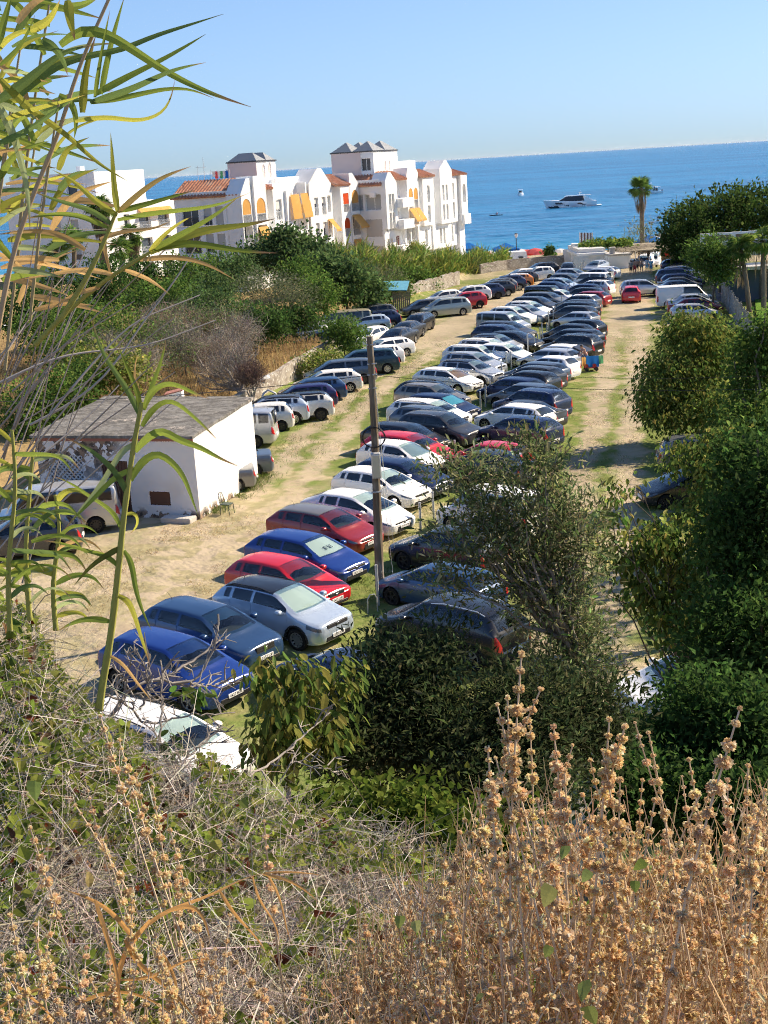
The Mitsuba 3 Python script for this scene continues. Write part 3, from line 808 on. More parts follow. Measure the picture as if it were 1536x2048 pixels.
def arch_cut(u, w, z0, z1, v0, v1, n=10):
    r = w / 2
    pts = [(u - r, z0), (u + r, z0)] + [(u + r * math.cos(a), z1 - r + r * math.sin(a)) for a in np.linspace(0, math.pi, n)]
    return uprism(pts, v0, v1)

class Block:
    """A wall solid from which windows are cut; each window becomes a part with pane, shutter and railing."""
    def __init__(s, key):
        s.key = key; s.cuts = []; s.solid = m3.Manifold(); s.wins = []
    def add(s, m): s.solid = s.solid + m
    def win(s, u, w, z0, z1, vf, shutter=0.0, rail=False, arch=False, depth=0.35, blind=None, mat='pane'):
        """a window in the front (facing -v) whose wall face is at depth vf"""
        c = arch_cut(u, w, z0, z1, vf - 0.5, vf + depth) if arch else ub(u - w / 2, u + w / 2, vf - 0.5, vf + depth, z0, z1)
        s.cuts.append(c)
        s.wins.append((u, w, z0, z1, vf + depth, shutter, rail, arch, blind, mat, vf))
    def ewin(s, v, w, z0, z1, uf, shutter=0.0, rail=False, depth=0.3, mat='pane', shut='shutter_grey'):
        s.cuts.append(ub(uf - 0.5, uf + depth, v - w / 2, v + w / 2, z0, z1))
        s.wins.append(('e', v, w, z0, z1, uf + depth, shutter, rail, mat, uf, shut))
    def done(s, mat):
        m = s.solid
        for c in s.cuts:
            m = m - c
        part(s.key, 'wall', bl(man(m)), mat)
        for wn in s.wins:
            k = pkey(s.key, 'window')
            if wn[0] == 'e':
                _, v, w, z0, z1, ub_, sh, rail, mt, uf, shut = wn
                put(k, shape(bl(box(ub_ - 0.06, ub_ + 0.02, v - w / 2, v + w / 2, z0, z1)), mt))
                put(k + '__frame', shape(bl(cat([box(ub_ - 0.09, ub_ - 0.055, v - 0.03, v + 0.03, z0, z1), box(ub_ - 0.09, ub_ - 0.055, v - w / 2, v + w / 2, z1 - 0.07, z1), box(ub_ - 0.09, ub_ - 0.055, v - w / 2, v + w / 2, z0, z0 + 0.06)])), 'white_paint'))
                if sh:
                    put(k + '__shutter', shape(bl(box(ub_ - 0.14, ub_ - 0.10, v - w / 2, v + w / 2, z1 - sh * (z1 - z0), z1)), shut))
                if rail:
                    bars = [box(uf - 0.05, uf - 0.02, v - w / 2 + x - 0.012, v - w / 2 + x + 0.012, z0, z0 + 0.95) for x in np.arange(0.06, w, 0.14)] + [box(uf - 0.06, uf - 0.015, v - w / 2, v + w / 2, z0 + 0.95, z0 + 1.0)]
                    put(k + '__railing', shape(bl(cat(bars)), 'metal_dark'))
                continue
            u, w, z0, z1, vb, sh, rail, arch, blind, mt, vf = wn
            put(k, shape(bl(box(u - w / 2, u + w / 2, vb - 0.02, vb + 0.06, z0, z1)), mt))
            put(k + '__frame', shape(bl(cat([box(u - 0.035, u + 0.035, vb - 0.06, vb - 0.02, z0, z1), box(u - w / 2, u + w / 2, vb - 0.06, vb - 0.02, z1 - 0.08, z1), box(u - w / 2, u - w / 2 + 0.06, vb - 0.06, vb - 0.02, z0, z1), box(u + w / 2 - 0.06, u + w / 2, vb - 0.06, vb - 0.02, z0, z1)])), 'white_paint'))
            if sh:
                put(k + '__shutter', shape(bl(box(u - w / 2, u + w / 2, vb - 0.13, vb - 0.09, z1 - sh * (z1 - z0), z1)), 'shutter'))
            if blind:
                put(k + '__awning', shape(bl(box(u - w / 2 + 0.03, u + w / 2 - 0.03, vf + 0.05, vf + 0.07, z0 + 0.9, z1)), blind))
            if rail:
                bars = [box(u - w / 2 + x - 0.014, u - w / 2 + x + 0.014, vf + 0.02, vf + 0.05, z0, z0 + 0.95) for x in np.arange(0.05, w, 0.15)] + [box(u - w / 2, u + w / 2, vf + 0.01, vf + 0.06, z0 + 0.92, z0 + 0.98)]
                put(k + '__railing', shape(bl(cat(bars)), 'metal_light'))

def tiled(p0, p1, p2, p3, rows=None, step=0.42):
    """A tiled roof slope: eave p0-p1, ridge p3-p2 (local coordinates): a thin slab with rounded tile courses running down it."""
    p0, p1, p2, p3 = (np.asarray(x, float) for x in (p0, p1, p2, p3))
    n = max(2, int(np.linalg.norm(p1 - p0) / step))
    nn = np.cross(p1 - p0, p3 - p0); nn /= np.linalg.norm(nn)
    if nn[2] < 0: nn = -nn
    out = []
    for k in range(n):
        a = (k + 0.5) / n
        e, r = p0 + (p1 - p0) * a, p3 + (p2 - p3) * a
        if np.linalg.norm(r - e) < 0.15: continue
        out.append(tube([e + nn * 0.05 - (r - e) * 0.015, (e + r) / 2 + nn * 0.05, r + nn * 0.05], step * 0.30, 6))
    q = np.array([p0, p1, p2, p3])
    v = np.vstack([q + nn * 0.05, q - nn * 0.12])
    f = np.array([[0, 1, 2], [0, 2, 3], [4, 6, 5], [4, 7, 6], [0, 4, 5], [0, 5, 1], [1, 5, 6], [1, 6, 2], [2, 6, 7], [2, 7, 3], [3, 7, 4], [3, 4, 0]])
    return cat(out + [(v, f)])

def hip(u0, u1, v0, v1, z0, z1, mat_key, parent):
    cu, cv = (u0 + u1) / 2, (v0 + v1) / 2
    du = max(0.0, (u1 - u0) - (v1 - v0)) / 2; dv = max(0.0, (v1 - v0) - (u1 - u0)) / 2
    v = np.array([[u0, v0, z0], [u1, v0, z0], [u1, v1, z0], [u0, v1, z0], [cu - du, cv - dv, z1], [cu + du, cv + dv, z1]])
    m = m3.Manifold.hull_points(v.astype(np.float32))
    return part(parent, 'hip_roof', bl(man(m)), mat_key)

FLATS = new('apartment_block', 'long white block of flats with tiled roofs, arches and orange awnings beside the beach', 'building')
VA = 4.63                                            # block A (near) stands back by this much from block B
UA0, UA1 = -49.6, -23.6
b = Block(FLATS)
# block A: main body
b.add(ub(UA0, UA1, VA + 1.2, VA + 9.3, -3, 12.1))
# bays by the pixel where they begin and end (u on plane A)
uA = lambda px, py=420: fu(px, py, VA)[0]
zA = lambda px, py: fu(px, py, VA)[1]
a0, a1, a2, a3 = uA(484), uA(505), uA(507), uA(531)
b.add(uprism([(a0, -0.5), (a1 - .15, -0.5), (a1 - .15, 13.3), (a1 - .9, 13.3), (a0, 11.7)], VA, VA + 2.0))
b.add(ub(a1 - .15, a1 + .35, VA + .5, VA + 2, -0.5, 13.2))
b.add(ub(a2, a3, VA - .25, VA + 2, -0.5, 13.5))
cA0, cA1 = uA(553), uA(580)
b.add(ub(a3 + 2.0, cA1 - .9, VA + .1, VA + 2, -0.5, 12.5))
cB0, cB1 = uA(582, 430), uA(612, 430)
b.add(ub(cA1 - .9, cB0, VA - .2, VA + 2, -0.5, 11.6))
b.add(ub(cB0, cB1, VA + .9, VA + 2, -0.5, 12.6)); b.add(ub(cB0, cB0 + .3, VA - .3, VA + 2, -0.5, 11.4)); b.add(ub(cB1 - .3, cB1, VA - .3, VA + 2, -0.5, 12.4))
for z in (3.1, 6.1, 9.05): b.add(ub(cB0, cB1, VA - .3, VA + 1.2, z - .15, z + .85 if z > 5 else z + .2))
g0, g1 = uA(612, 400), uA(657, 400)
b.add(uprism([(g0, 2.7), (g1, 2.7), (g1, 12.0), ((g0 + g1) / 2 + .5, 13.9), ((g0 + g1) / 2 - .5, 13.9), (g0, 12.2)], VA - .5, VA + 2))
b.add(ub(g0, g1, VA + .3, VA + 2, -0.5, 2.7))
t0, t1 = uA(669, 400), uA(687, 400)
b.add(ub(g1, t0, VA + .4, VA + 2, -0.5, 11.2)); b.add(ub(t0, t1, VA - .9, VA + 2, 2.6, 11.6))
r0, r1 = uA(688, 400), UA1 - .05
b.add(uprism([(r0, -0.5), (r1, -0.5), (r1, 11.7), (r0 + .9, 13.1), (r0, 13.1)], VA - .9, VA + 2))
# windows of block A
for i, z in enumerate((8.4, 5.4, 2.3)):
    wa = (a0 + a1) / 2 - .05
    b.win(wa, 1.75, z, z + 2.7, VA, arch=i == 0, rail=True, blind='awning_orange' if i == 0 else None, depth=.9)
    wb_ = (a2 + a3) / 2
    b.win(wb_, 1.9, z, z + 2.7, VA - .25, arch=i == 0, rail=True, blind='awning_orange' if i == 0 else None, depth=.9)
    b.win(a3 + 2.9, .8, z, z + 2.2, VA + .1, shutter=.4, rail=True)
    b.win(cA0 + 1.0, .9, z, z + 2.3, VA + .1, shutter=.5, rail=True)
    for k in (.28, .62): b.win(g0 + (g1 - g0) * k, 1.0, z, z + 2.1, VA - .5, shutter=.35, rail=i == 0)
    b.win(g1 - .75, .8, z + .2, z + 2.2, VA - .5, rail=True)
    b.win((t0 + t1) / 2 + .2, 1.5, z, z + 2.3, VA - .9, arch=i == 1, rail=True, blind='awning_red' if i < 2 else None, depth=.7)
    b.win((r0 + r1) / 2 + .1, 1.9, z, z + 2.6, VA - .9, arch=i == 0, rail=True, blind='awning_orange' if i == 0 else None, depth=.9)
    b.win((cB0 + cB1) / 2 - 1.0, 1.1, z, z + 2.1, VA + .9, depth=.3)
    b.win((cB0 + cB1) / 2 + 1.1, 1.1, z, z + 2.1, VA + .9, depth=.3)
# end wall of block A (faces the camera side)
for i, z in enumerate((8.3, 5.3, 2.2)):
    b.ewin(VA + 7.2, 2.2, z, z + 2.1, UA0, rail=True)
    b.ewin(VA + 4.85, 1.1, z + .1, z + 2.15, UA0, shutter=.75, rail=True)
    b.ewin(VA + 3.3, 1.1, z + .1, z + 2.15, UA0, shutter=.95)
    b.ewin(VA + 2.1, .5, z + .3, z + 1.9, UA0, shutter=1.0, shut='render_white')
# roof storey and towers of block A
b.add(ub(UA0 + 9.6, UA1 - 6, VA + 1.4, VA + 8.8, 12, 13.1))
tv0, tv1 = VA + 2.2, VA + 7.8
tu0 = fu(514, 345, tv0)[0]; tu1 = fu(552, 345, tv0)[0]; tv1 = tv0 + fv(456, 335, tu0)[0] - fv(514, 335, tu0)[0]
b.add(ub(tu0, tu1, tv0, tv1, 12, 15.1)); b.add(ub(tu0 + .8, tu1, tv1, tv1 + .8, 12, 14.4))
b.win(tu0 + (tu1 - tu0) * .36, .7, 13.2, 14.7, tv0, arch=True, mat='render_pink', depth=.12); b.win(tu0 + (tu1 - tu0) * .68, .7, 13.2, 14.9, tv0, arch=True, mat='render_pink', depth=.12)
# block B, further out and further away
UB0, UB1 = -23.5, 0.2
b.add(ub(UB0, UB1 - 3.2, 1.0, VA + 9, -3.5, 12.1)); b.add(ub(UB1 - 3.2, UB1 - .4, 1.6, VA + 8, 0.0, 11.6))
uB = lambda px, py=420: fu(px, py, 0)[0]
p = [uB(x) for x in (773, 796, 815, 838, 846, 866, 876, 900, 903, 914)]
b.add(uprism([(UB0, 5.9), (p[1], 5.9), (p[1], 11.6), (UB0 + 1.6, 12.9), (UB0 + .9, 12.9), (UB0, 11.9)], 0, 2)); b.add(ub(UB0, p[1], .5, 2, -0.5, 5.9))
b.add(uprism([(p[2], 5.7), (p[3], 5.7), (p[3], 12.6), (p[3] - .8, 13.3), (p[2] + .5, 13.3), (p[2], 12.4)], -.1, 2)); b.add(ub(p[2], p[3], .5, 2, -0.5, 5.7))
for z in (5.9, 8.6): b.add(ub(p[1] - .3, p[2] + .2, -.9, 1.2, z - .2, z + .95)); 
b.add(ub(p[1], p[2], -.4, 1.2, 2.5, 3.6)); b.add(ub(p[3], p[4] - .3, .25, 2, -0.5, 11.9))
b.add(ub(p[4] - .3, p[5], -.25, 2, 5.6, 11.9)); b.add(ub(p[4] - .6, p[5] + .3, .35, 2, 2.3, 5.6))
b.add(uprism([(p[6], 5.5), (p[7], 5.5), (p[7], 12.6), ((p[6] + p[7]) / 2 + .3, 14.0), ((p[6] + p[7]) / 2 - .3, 14.0), (p[6], 12.9)], -.5, 2)); b.add(ub(p[5], p[7] + .6, .15, 2, 2.2, 5.5))
b.add(ub(p[7], p[9], -.1, 2, 5.5, 11.7)); b.add(ub(p[7], p[9] + .2, .3, 2, 2.2, 5.5))
b.add(ub(p[4] - .6, UB1 - .6, .9, 2.4, -3.5, 2.2)); b.add(ub(UB0, p[4], .5, 2, -3.5, -.4))
b.add(ub(UB1 - .9, UB1 + 1.3, -.5, 2.6, 5.4, 11.9)); b.add(ub(UB1 - .7, UB1 + 1.6, -.8, 2.0, 5.0, 6.4)); b.add(ub(UB1 - .8, UB1 + 1.0, 0, 2.4, -3.5, 5.4))
for i, z in enumerate((8.6, 6.3, 3.0)):
    for k in (.34, .62): b.win(UB0 + (p[1] - UB0) * k, .75, z - .6 if i < 2 else z, z + 1.6, 0 if i < 2 else .5, rail=i == 0, shutter=.3)
    zz = (8.2, 5.9, 3.0)[i]
    for k in (.3, .74): b.win(p[2] + (p[3] - p[2]) * k, 1.25, zz, zz + 2.5, -.1 if i < 2 else .5, arch=i == 0, rail=i != 1, blind='awning_orange' if i == 0 else None, depth=.7)
    z = (8.6, 6.0, 2.8)[i]
    b.win((p[4] + p[5]) / 2 - .1, .85, z, z + 2.2, -.25 if i < 2 else .35, rail=True, shutter=.3)
    for k in (.24, .52): b.win(p[6] + (p[7] - p[6]) * k, .7, z, z + 2.1, -.5 if i < 2 else .15, rail=i == 0)
    b.win((p[7] + p[8]) / 2 + .9, .8, z, z + 2.2, -.1 if i < 2 else .3, rail=True, shutter=.2)
    b.win((p[1] + p[2]) / 2 + .2, 1.3, z - .4, z + 2.0, 1.0, mat='shutter_red', depth=.2)
b.win(UB1 + .2, 1.2, 8.0, 10.6, -.5, arch=True, rail=True, depth=.6)
for u in (p[5] + .6, p[7] + .2): b.win(u, 2.2, -.4, 2.1, .9, mat='shutter', depth=.25)
b.win(p[6] + .9, .9, -.4, 2.1, .9, mat='metal_dark', depth=.25)
# end wall of block B, which faces the camera side above block A's front
for z in (8.3, 5.0, 1.6):
    b.ewin(1.9, 2.3, z, z + 2.0 if z > 8 else z + 2.2, UB0, shutter=0 if z > 8 else 1.0, shut='render_grey', depth=.6 if z > 8 else .15, mat='shutter_grey')
b.ewin(3.75, .8, 8.3, 10.3, UB0, depth=.6, mat='shutter_grey')
bu0, bu1 = UB0 + 1.6, UB0 + 8.6
b.add(ub(bu0, bu1, 2.3, 8.4, 12, 15.6)); b.ewin(3.4, 1.3, 13.2, 14.8, bu0, mat='metal_dark')
for k in (1.7, 2.9): b.win(bu0 + k + 1.6, .5, 13.1, 14.4, 2.3, arch=True, mat='render_pink', depth=.1)
b.add(ub(UB0 + 9.0, UB0 + 15.5, 3.0, 8.6, 12, 14.2)); b.add(ub(UB0 + 8.6, UB0 + 12, 1.8, 3.0, 12, 13.0))
b.done('render_white')
# shaded cream render of the camera-facing walls is the same paint; the towers are pale pink
for (u0, u1, v0, v1, z) in ((tu0, tu1, tv0, tv1, 15.1), (bu0, bu1, 2.3, 8.4, 15.6)):
    part(FLATS, 'cornice', bl(man(ub(u0 - .12, u1 + .12, v0 - .12, v1 + .12, z - .06, z + .10))), 'metal_dark')
part(FLATS, 'tower_render', bl(man(ub(tu0 - .03, tu0 - .004, tv0, tv1, 13.1, 15.04) + ub(bu0 - .03, bu0 - .004, 4.1, 8.4, 12.2, 15.54))), 'render_pink')
for (u0, u1, v0, v1) in ((tu0, (tu0 + tu1) / 2, tv0, tv1), ((tu0 + tu1) / 2 + .1, tu1, tv0, tv1)):
    hip(u0, u1, v0, v1, 15.2, 16.1, 'slate', FLATS)
for (u0, u1, v0, v1) in ((bu0, bu0 + 3.4, 2.3, 5.3), (bu0, bu0 + 3.4, 5.4, 8.4), (bu0 + 3.5, bu1, 2.3, 5.3), (bu0 + 3.5, bu1, 5.4, 8.4)):
    hip(u0, u1, v0, v1, 15.7, 16.9, 'slate', FLATS)
slopes = [((UA0 - .3, VA + .4, 11.55), (UA0 - .3, VA + 9.6, 11.5), (UA0 + 2.6, VA + 9.4, 13.3), (UA0 + 2.6, VA + .4, 13.3)),
          ((UB0 - .35, .5, 11.4), (UB0 - .35, VA + .5, 11.4), (UB0 + 2.2, VA + .5, 13.0), (UB0 + 2.2, .5, 13.0)),
          ((a3, VA - .1, 12.0), (a3 + 1.9, VA - .1, 12.0), (a3 + 1.9, VA + 2, 12.9), (a3, VA + 2, 12.9)),
          ((g1 + .1, VA - 1.1, 11.7), (t1 + .1, VA - 1.1, 11.7), (t1 + .1, VA + 1.6, 13.0), (g1 + .1, VA + 1.6, 13.0)),
          ((p[1], -.2, 11.9), (p[2], -.2, 11.9), (p[2], 2, 12.9), (p[1], 2, 12.9)),
          ((p[3], -.5, 12.0), (p[5] + .1, -.5, 12.0), (p[5] + .1, 1.8, 12.9), (p[3], 1.8, 12.9)),
          ((p[7], -.4, 11.9), (UB1 + 1.3, -.6, 11.9), (UB1 + .6, 2.2, 12.8), (p[7], 2.2, 12.8))]
for q in slopes:
    part(FLATS, 'tiled_roof', bl(tiled(*q)), 'roof_tile', smooth=40, kind='stuff')
def awning(u, w, z, vf, drop, out, mat, n=1):
    v = np.array([[u - w / 2, vf - .05, z], [u + w / 2, vf - .05, z], [u + w / 2, vf - out, z - drop], [u - w / 2, vf - out, z - drop], [u + w / 2, vf - out, z - drop - .22], [u - w / 2, vf - out, z - drop - .22]])
    return part(FLATS, 'awning', bl((v, np.array([[0, 1, 2], [0, 2, 3], [3, 2, 4], [3, 4, 5]]))), mat)
awning((a2 + a3) / 2, 2.0, 7.9, VA - .25, 1.5, .8, 'awning_orange')
awning((cB0 + cB1) / 2 - 1.15, 2.0, 11.1, VA - .3, 2.6, .35, 'awning_orange'); awning((cB0 + cB1) / 2 + 1.15, 2.0, 11.15, VA - .3, 2.6, .5, 'awning_orange')
awning(g1 - .8, 1.2, 7.8, VA - .5, 1.3, 1.2, 'awning_orange')
awning((r0 + r1) / 2, 2.2, 7.9, VA - .9, 1.4, 1.3, 'awning_orange'); awning((r0 + r1) / 2, 2.0, 4.9, VA - .9, 1.0, .3, 'awning_orange')
for k in (.28, .74): awning(p[2] + (p[3] - p[2]) * k, 1.5, 8.1, -.1, 1.5, 1.1, 'awning_orange')
part(FLATS, 'air_conditioner', bl(cat([rbox(UB0 - .36, UB0 - .02, 1.4, 2.2, 9.9, 10.5, .04)])), 'white_paint')
part(FLATS, 'roof_aerial', bl(cat([tube([[UA0 + 3.4, VA + 8, 13], [UA0 + 3.4, VA + 8, 15.0]], .03, 5), tube([[UA0 + 3.8, VA + 7.4, 13], [UA0 + 3.8, VA + 7.4, 15.9]], .03, 5), tube([[UA0 + 3.4, VA + 6.8, 14.8], [UA0 + 3.4, VA + 8.2, 14.8]], .02, 4)])), 'metal_light')
k = new('laundry_line', 'washing hung on a line on the roof terrace left of the first tower', 'laundry')
ln = [fv(425, 345, UA0 + 3.3), fv(455, 343, UA0 + 3.3)]
part(k, 'line', bl(tube([[UA0 + 3.3, ln[0][0] + .2, ln[0][1] + .1], [UA0 + 3.3, ln[1][0] - .2, ln[1][1] + .2]], .012, 4)), 'metal_light')
for i in range(6):
    v = ln[0][0] + (ln[1][0] - ln[0][0]) * (i + .5) / 6
    part(k, 'cloth', bl(box(UA0 + 3.29, UA0 + 3.31, v - .22, v + .22, ln[0][1] - .5 - .2 * (i % 2), ln[0][1] + .1)), ['cloth_white', 'cloth_pink', 'cloth_white', 'cloth_green', 'cloth_white', 'cloth_blue'][i])
for s_ in (0, 1):
    part(k, 'post', bl(tube([[UA0 + 3.3, ln[s_][0] + (.25 if s_ == 0 else -.25), 12.1], [UA0 + 3.3, ln[s_][0] + (.25 if s_ == 0 else -.25), ln[s_][1] + .3]], .03, 5)), 'metal_light')

# the flat-roofed white block further left, behind the canes
YM = 176.0
def lb(px0, px1, py0, py1, Y=YM, dep=9.0):
    a, c = at(px0, py1, Y), at(px1, py0, Y)
    return m3.Manifold.cube([c[0] - a[0], dep, c[2] - a[2]]).translate([a[0], Y, a[2]])
MOD = new('white_block', 'flat roofed white apartment block behind the tall canes at the left', 'building')
ang = -27.5
def rotb(m, px, py, Y=YM):
    o = at(px, py, Y)
    return m
o1 = at(216, 560, YM)                                # near corner of the lower storeys
def mb(u0, u1, v0, v1, z0, z1): return m3.Manifold.cube([u1 - u0, v1 - v0, z1 - z0]).translate([u0, v0, z0]).rotate([0, 0, math.degrees(math.atan2(BT[1], BT[0]))]).translate([o1[0], o1[1], 0])
wall_m = mb(0, 19, 0, 16, -3.5, 10.9) + mb(3.5, 14.5, 3.2, 18, 10.9, 15.2) + mb(5, 8, 12, 22, 10.9, 14.0)
MU = np.eye(4); MU[:3, 0] = BT; MU[:3, 1] = BN; MU[:3, 3] = [o1[0], o1[1], 0]
holes = []
for i, z in enumerate((7.3, 3.9, 0.6)):
    for u in (5.4, 9.4, 13.8): holes.append(('f', u, 2.6 if u > 6 else 1.2, z, z + (2.1 if i < 2 else 1.9)))
    for v in (4.6, 7.6, 11.0): holes.append(('e', v, 1.4, z, z + 1.9))
holes.append(('t', 7.2, 1.8, 11.6, 13.6))
for h in holes:
    kd, a_, w_, z0, z1 = h
    wall_m = wall_m - (mb(a_ - w_ / 2, a_ + w_ / 2, -1, .5, z0, z1) if kd == 'f' else mb(-1, .35, a_ - w_ / 2, a_ + w_ / 2, z0, z1) if kd == 'e' else mb(2, 3.9, a_ - w_ / 2, a_ + w_ / 2, z0, z1))
part(MOD, 'wall', man(wall_m), 'render_white')
for h in holes:
    kd, a_, w_, z0, z1 = h
    b0 = box(a_ - w_ / 2, a_ + w_ / 2, .42, .52, z0, z1) if kd == 'f' else box(.3, .4, a_ - w_ / 2, a_ + w_ / 2, z0, z1) if kd == 'e' else box(3.85, 3.95, a_ - w_ / 2, a_ + w_ / 2, z0, z1)
    kk = part(MOD, 'window', xf(b0, MU), 'pane')
    if kd == 'e':
        put(kk + '__shutter', shape(xf(box(.24, .28, a_ - w_ / 2, a_ + w_ / 2, z0 + .7, z1), MU), 'shutter_grey'))
    if kd == 'f' and w_ > 2:
        put(kk + '__railing', shape(xf(cat([box(a_ - w_ / 2, a_ + w_ / 2, -.06, -.02, z0 + q, z0 + q + .04) for q in (0, .45, .9)] + [box(x - .02, x + .02, -.06, -.02, z0, z0 + .94) for x in np.linspace(a_ - w_ / 2 + .02, a_ + w_ / 2 - .02, 14)]), MU), 'metal_light'))
part(MOD, 'awning', xf((np.array([[8, -.05, 10], [15.4, -.05, 10], [15.4, -.9, 9.2], [8, -.9, 9.2]]), np.array([[0, 1, 2], [0, 2, 3]])), MU), 'awning_orange')
part(MOD, 'chimney', man(mb(8.0, 8.8, 9, 9.8, 15, 16.1)), 'render_white')

# ------------------------------------------------------------------ the whitewashed shed
def old_roof(p, n, uv):
    a = fbm(p.x * 1.6, p.y * 5, p.z, 4); c = fbm(p.x * 7, p.y * 9, 0, 3); d = fbm(p.x * 0.7 + 4, p.y * 0.9, 0, 3)
    base = mix([0.145, 0.14, 0.13], [0.27, 0.265, 0.25], smoothstep(0.35, 0.7, a * 0.6 + c * 0.4))
    return mix(base, [0.42, 0.38, 0.34], smoothstep(0.62, 0.74, d * 0.55 + c * 0.45))
def old_roof_bump(p, n, uv):
    return fbm(p.x * 5, p.y * 12, 0, 3) * 0.05
scene['shed_roof'] = two({'type': 'bumpmap', 'arbitrary': proc(old_roof_bump, 0.02), 'scale': 1.0, 'bsdf': {'type': 'diffuse', 'reflectance': proc(old_roof)}})
def shed_front(p, n, uv):                            # peeling, mouldy limewash: dark patches with hard edges near the lattice and the door, and along the foot
    a = fbm(p.x * 2.3, p.y * 2.3, p.z * 1.6, 5); c = fbm(p.x * 8, p.y * 8, p.z * 7, 3)
    zone = smoothstep(-10.4, -11.6, p.x) * (0.55 + 0.45 * smoothstep(1.4, 2.6, p.z))
    foot = 1 - smoothstep(0.15, 0.55, p.z)
    dark = smoothstep(0.535, 0.56, a * 0.7 + c * 0.3 + 0.13 * zone + 0.13 * foot - 0.07)
    w = mix([0.81, 0.80, 0.78], [0.76, 0.74, 0.71], smoothstep(0.55, 0.75, fbm(p.x * .8, p.y * .8, p.z * .8, 3)))
    return mix(w, mix([0.10, 0.085, 0.07], [0.30, 0.22, 0.16], smoothstep(0.4, 0.6, c)), dark * dr.clip(zone + foot, 0, 1))
princ('shed_front', proc(shed_front), 0.95, spec=0.15)
princ('red_lead', (0.36, 0.16, 0.12), 0.9)
princ('rust_brown', (0.13, 0.065, 0.04), 0.85)
SHED = new('shed', 'old whitewashed shed with a sloping grey roof, rusty door and blank sunlit end wall', 'shed')
sA, sB = np.array([-7.72, 52.9]), np.array([-5.79, 59.5])
sx = np.array([-14.95, 55.6]) - sA; wl = np.linalg.norm(sx); sx /= wl
sd = sB - sA; dl = np.linalg.norm(sd); sd /= dl
SM = np.eye(4); SM[:2, 0] = -sx; SM[:2, 1] = [sx[1], -sx[0]] if np.dot([sx[1], -sx[0]], sd) > 0 else [-sx[1], sx[0]]
SM[:2, 3] = sA                                       # local x: along the front to the right, 0 at the sunlit corner; y: to the back; z up
yd = SM[:2, 1]; skew = float(np.dot(sd, SM[:2, 0])); dep = float(np.dot(sd, yd) * dl)
sk = skew * dl
def sq(x, y, z): return (x + sk * y / dep, y, z)
W_ = wl
outer = [sq(-W_, 0, -.3), sq(0, 0, -.3), sq(0, dep, -.3), sq(-W_, dep, -.3), sq(-W_, 0, 3.40), sq(0, 0, 3.48), sq(0, dep, 3.80), sq(-W_, dep, 3.80)]
sh = m3.Manifold.hull_points(np.array(outer, np.float32))
cut = lambda x0, x1, z0, z1, d=.35: m3.Manifold.cube([x1 - x0, d + 1, z1 - z0]).translate([x0, -1, z0])
sh = sh - cut(-4.55, -3.25, -.4, 2.45) - cut(-7.2, -5.45, 1.35, 2.65) - cut(-2.35, -1.35, .55, 1.15, .12)
inner = [sq(-W_ + .25, .25, -.2), sq(-.25, .25, -.2), sq(-.25, dep - .25, -.2), sq(-W_ + .25, dep - .25, -.2), sq(-W_ + .25, .25, 3.15), sq(-.25, .25, 3.2), sq(-.25, dep - .25, 3.5), sq(-W_ + .25, dep - .25, 3.5)]
sh = sh - m3.Manifold.hull_points(np.array(inner, np.float32))
part(SHED, 'wall', xf(man(sh), SM), 'shed_front')
rf = m3.Manifold.hull_points(np.array([sq(-W_ - .15, -.18, 3.42), sq(.06, -.18, 3.50), sq(.06, dep + .1, 3.83), sq(-W_ - .15, dep + .1, 3.83), sq(-W_ - .15, -.18, 3.54), sq(.06, -.18, 3.62), sq(.06, dep + .1, 3.96), sq(-W_ - .15, dep + .1, 3.96)], np.float32))
rf2 = trimesh.Trimesh(*man(rf)).subdivide_to_size(0.4)
rv = np.array(rf2.vertices); rv[:, 2] += np.where(rv[:, 2] > 3.5, (meshkit.fbm(rv * [.6, .9, 0], 3, 2) - .5) * .10, 0)
part(SHED, 'roof', xf((rv, np.array(rf2.faces)), SM), 'shed_roof')
part(SHED, 'eave_band', xf(man(m3.Manifold.hull_points(np.array([sq(-W_, -.03, 3.26), sq(0, -.03, 3.36), sq(0, -.004, 3.36), sq(-W_, -.004, 3.26), sq(-W_, -.03, 3.40), sq(0, -.03, 3.49), sq(0, -.004, 3.49), sq(-W_, -.004, 3.40)], np.float32))), SM), 'red_lead')
dk = part(SHED, 'door', xf(cat([box(-4.55, -3.25, .10, .16, -.3, 2.45)] + [box(-4.53 + i * .16, -4.40 + i * .16, .07, .10, -.2, 2.42) for i in range(8)]), SM), 'rust_brown')
part(SHED, 'vent_panel', xf(cat([box(-2.35, -1.35, .06, .13, .55, 1.15), box(-2.3, -1.4, .03, .06, .6, .66)]), SM), 'rust_brown')
for i in range(8):
    for j in range(6):
        cx, cz = -7.2 + (i + .5) * 1.75 / 8, 1.35 + (j + .5) * 1.3 / 6
        a_ = trimesh.creation.annulus(.068, .105, .08, sections=12)
        v = np.array(a_.vertices); v = np.stack([v[:, 0] + cx, v[:, 2] + .06, v[:, 1] + cz], 1)
        part(SHED, 'lattice_block', xf((v, np.array(a_.faces)[:, ::-1]), SM), 'render_white')
part(SHED, 'slab', xf(rbox(-1.5, -.1, -.75, -.12, -.05, .22, .05), SM), 'render_grey')
hut = at(348, 801, 65)
HB = np.array([[hut[0] - .42, 65, 3.0], [hut[0] + .42, 65, 3.0], [hut[0] + .42, 65.8, 3.0], [hut[0] - .42, 65.8, 3.0], [hut[0] - .42, 65, hut[2] + .28], [hut[0] + .42, 65, hut[2] + .46], [hut[0] + .42, 65.8, hut[2] + .46], [hut[0] - .42, 65.8, hut[2] + .28]], np.float32)
HC = new('chimney', 'small white chimney box just behind the roof of the shed', 'chimney')
part(HC, 'stack', man(m3.Manifold.hull_points(HB)), 'render_white')
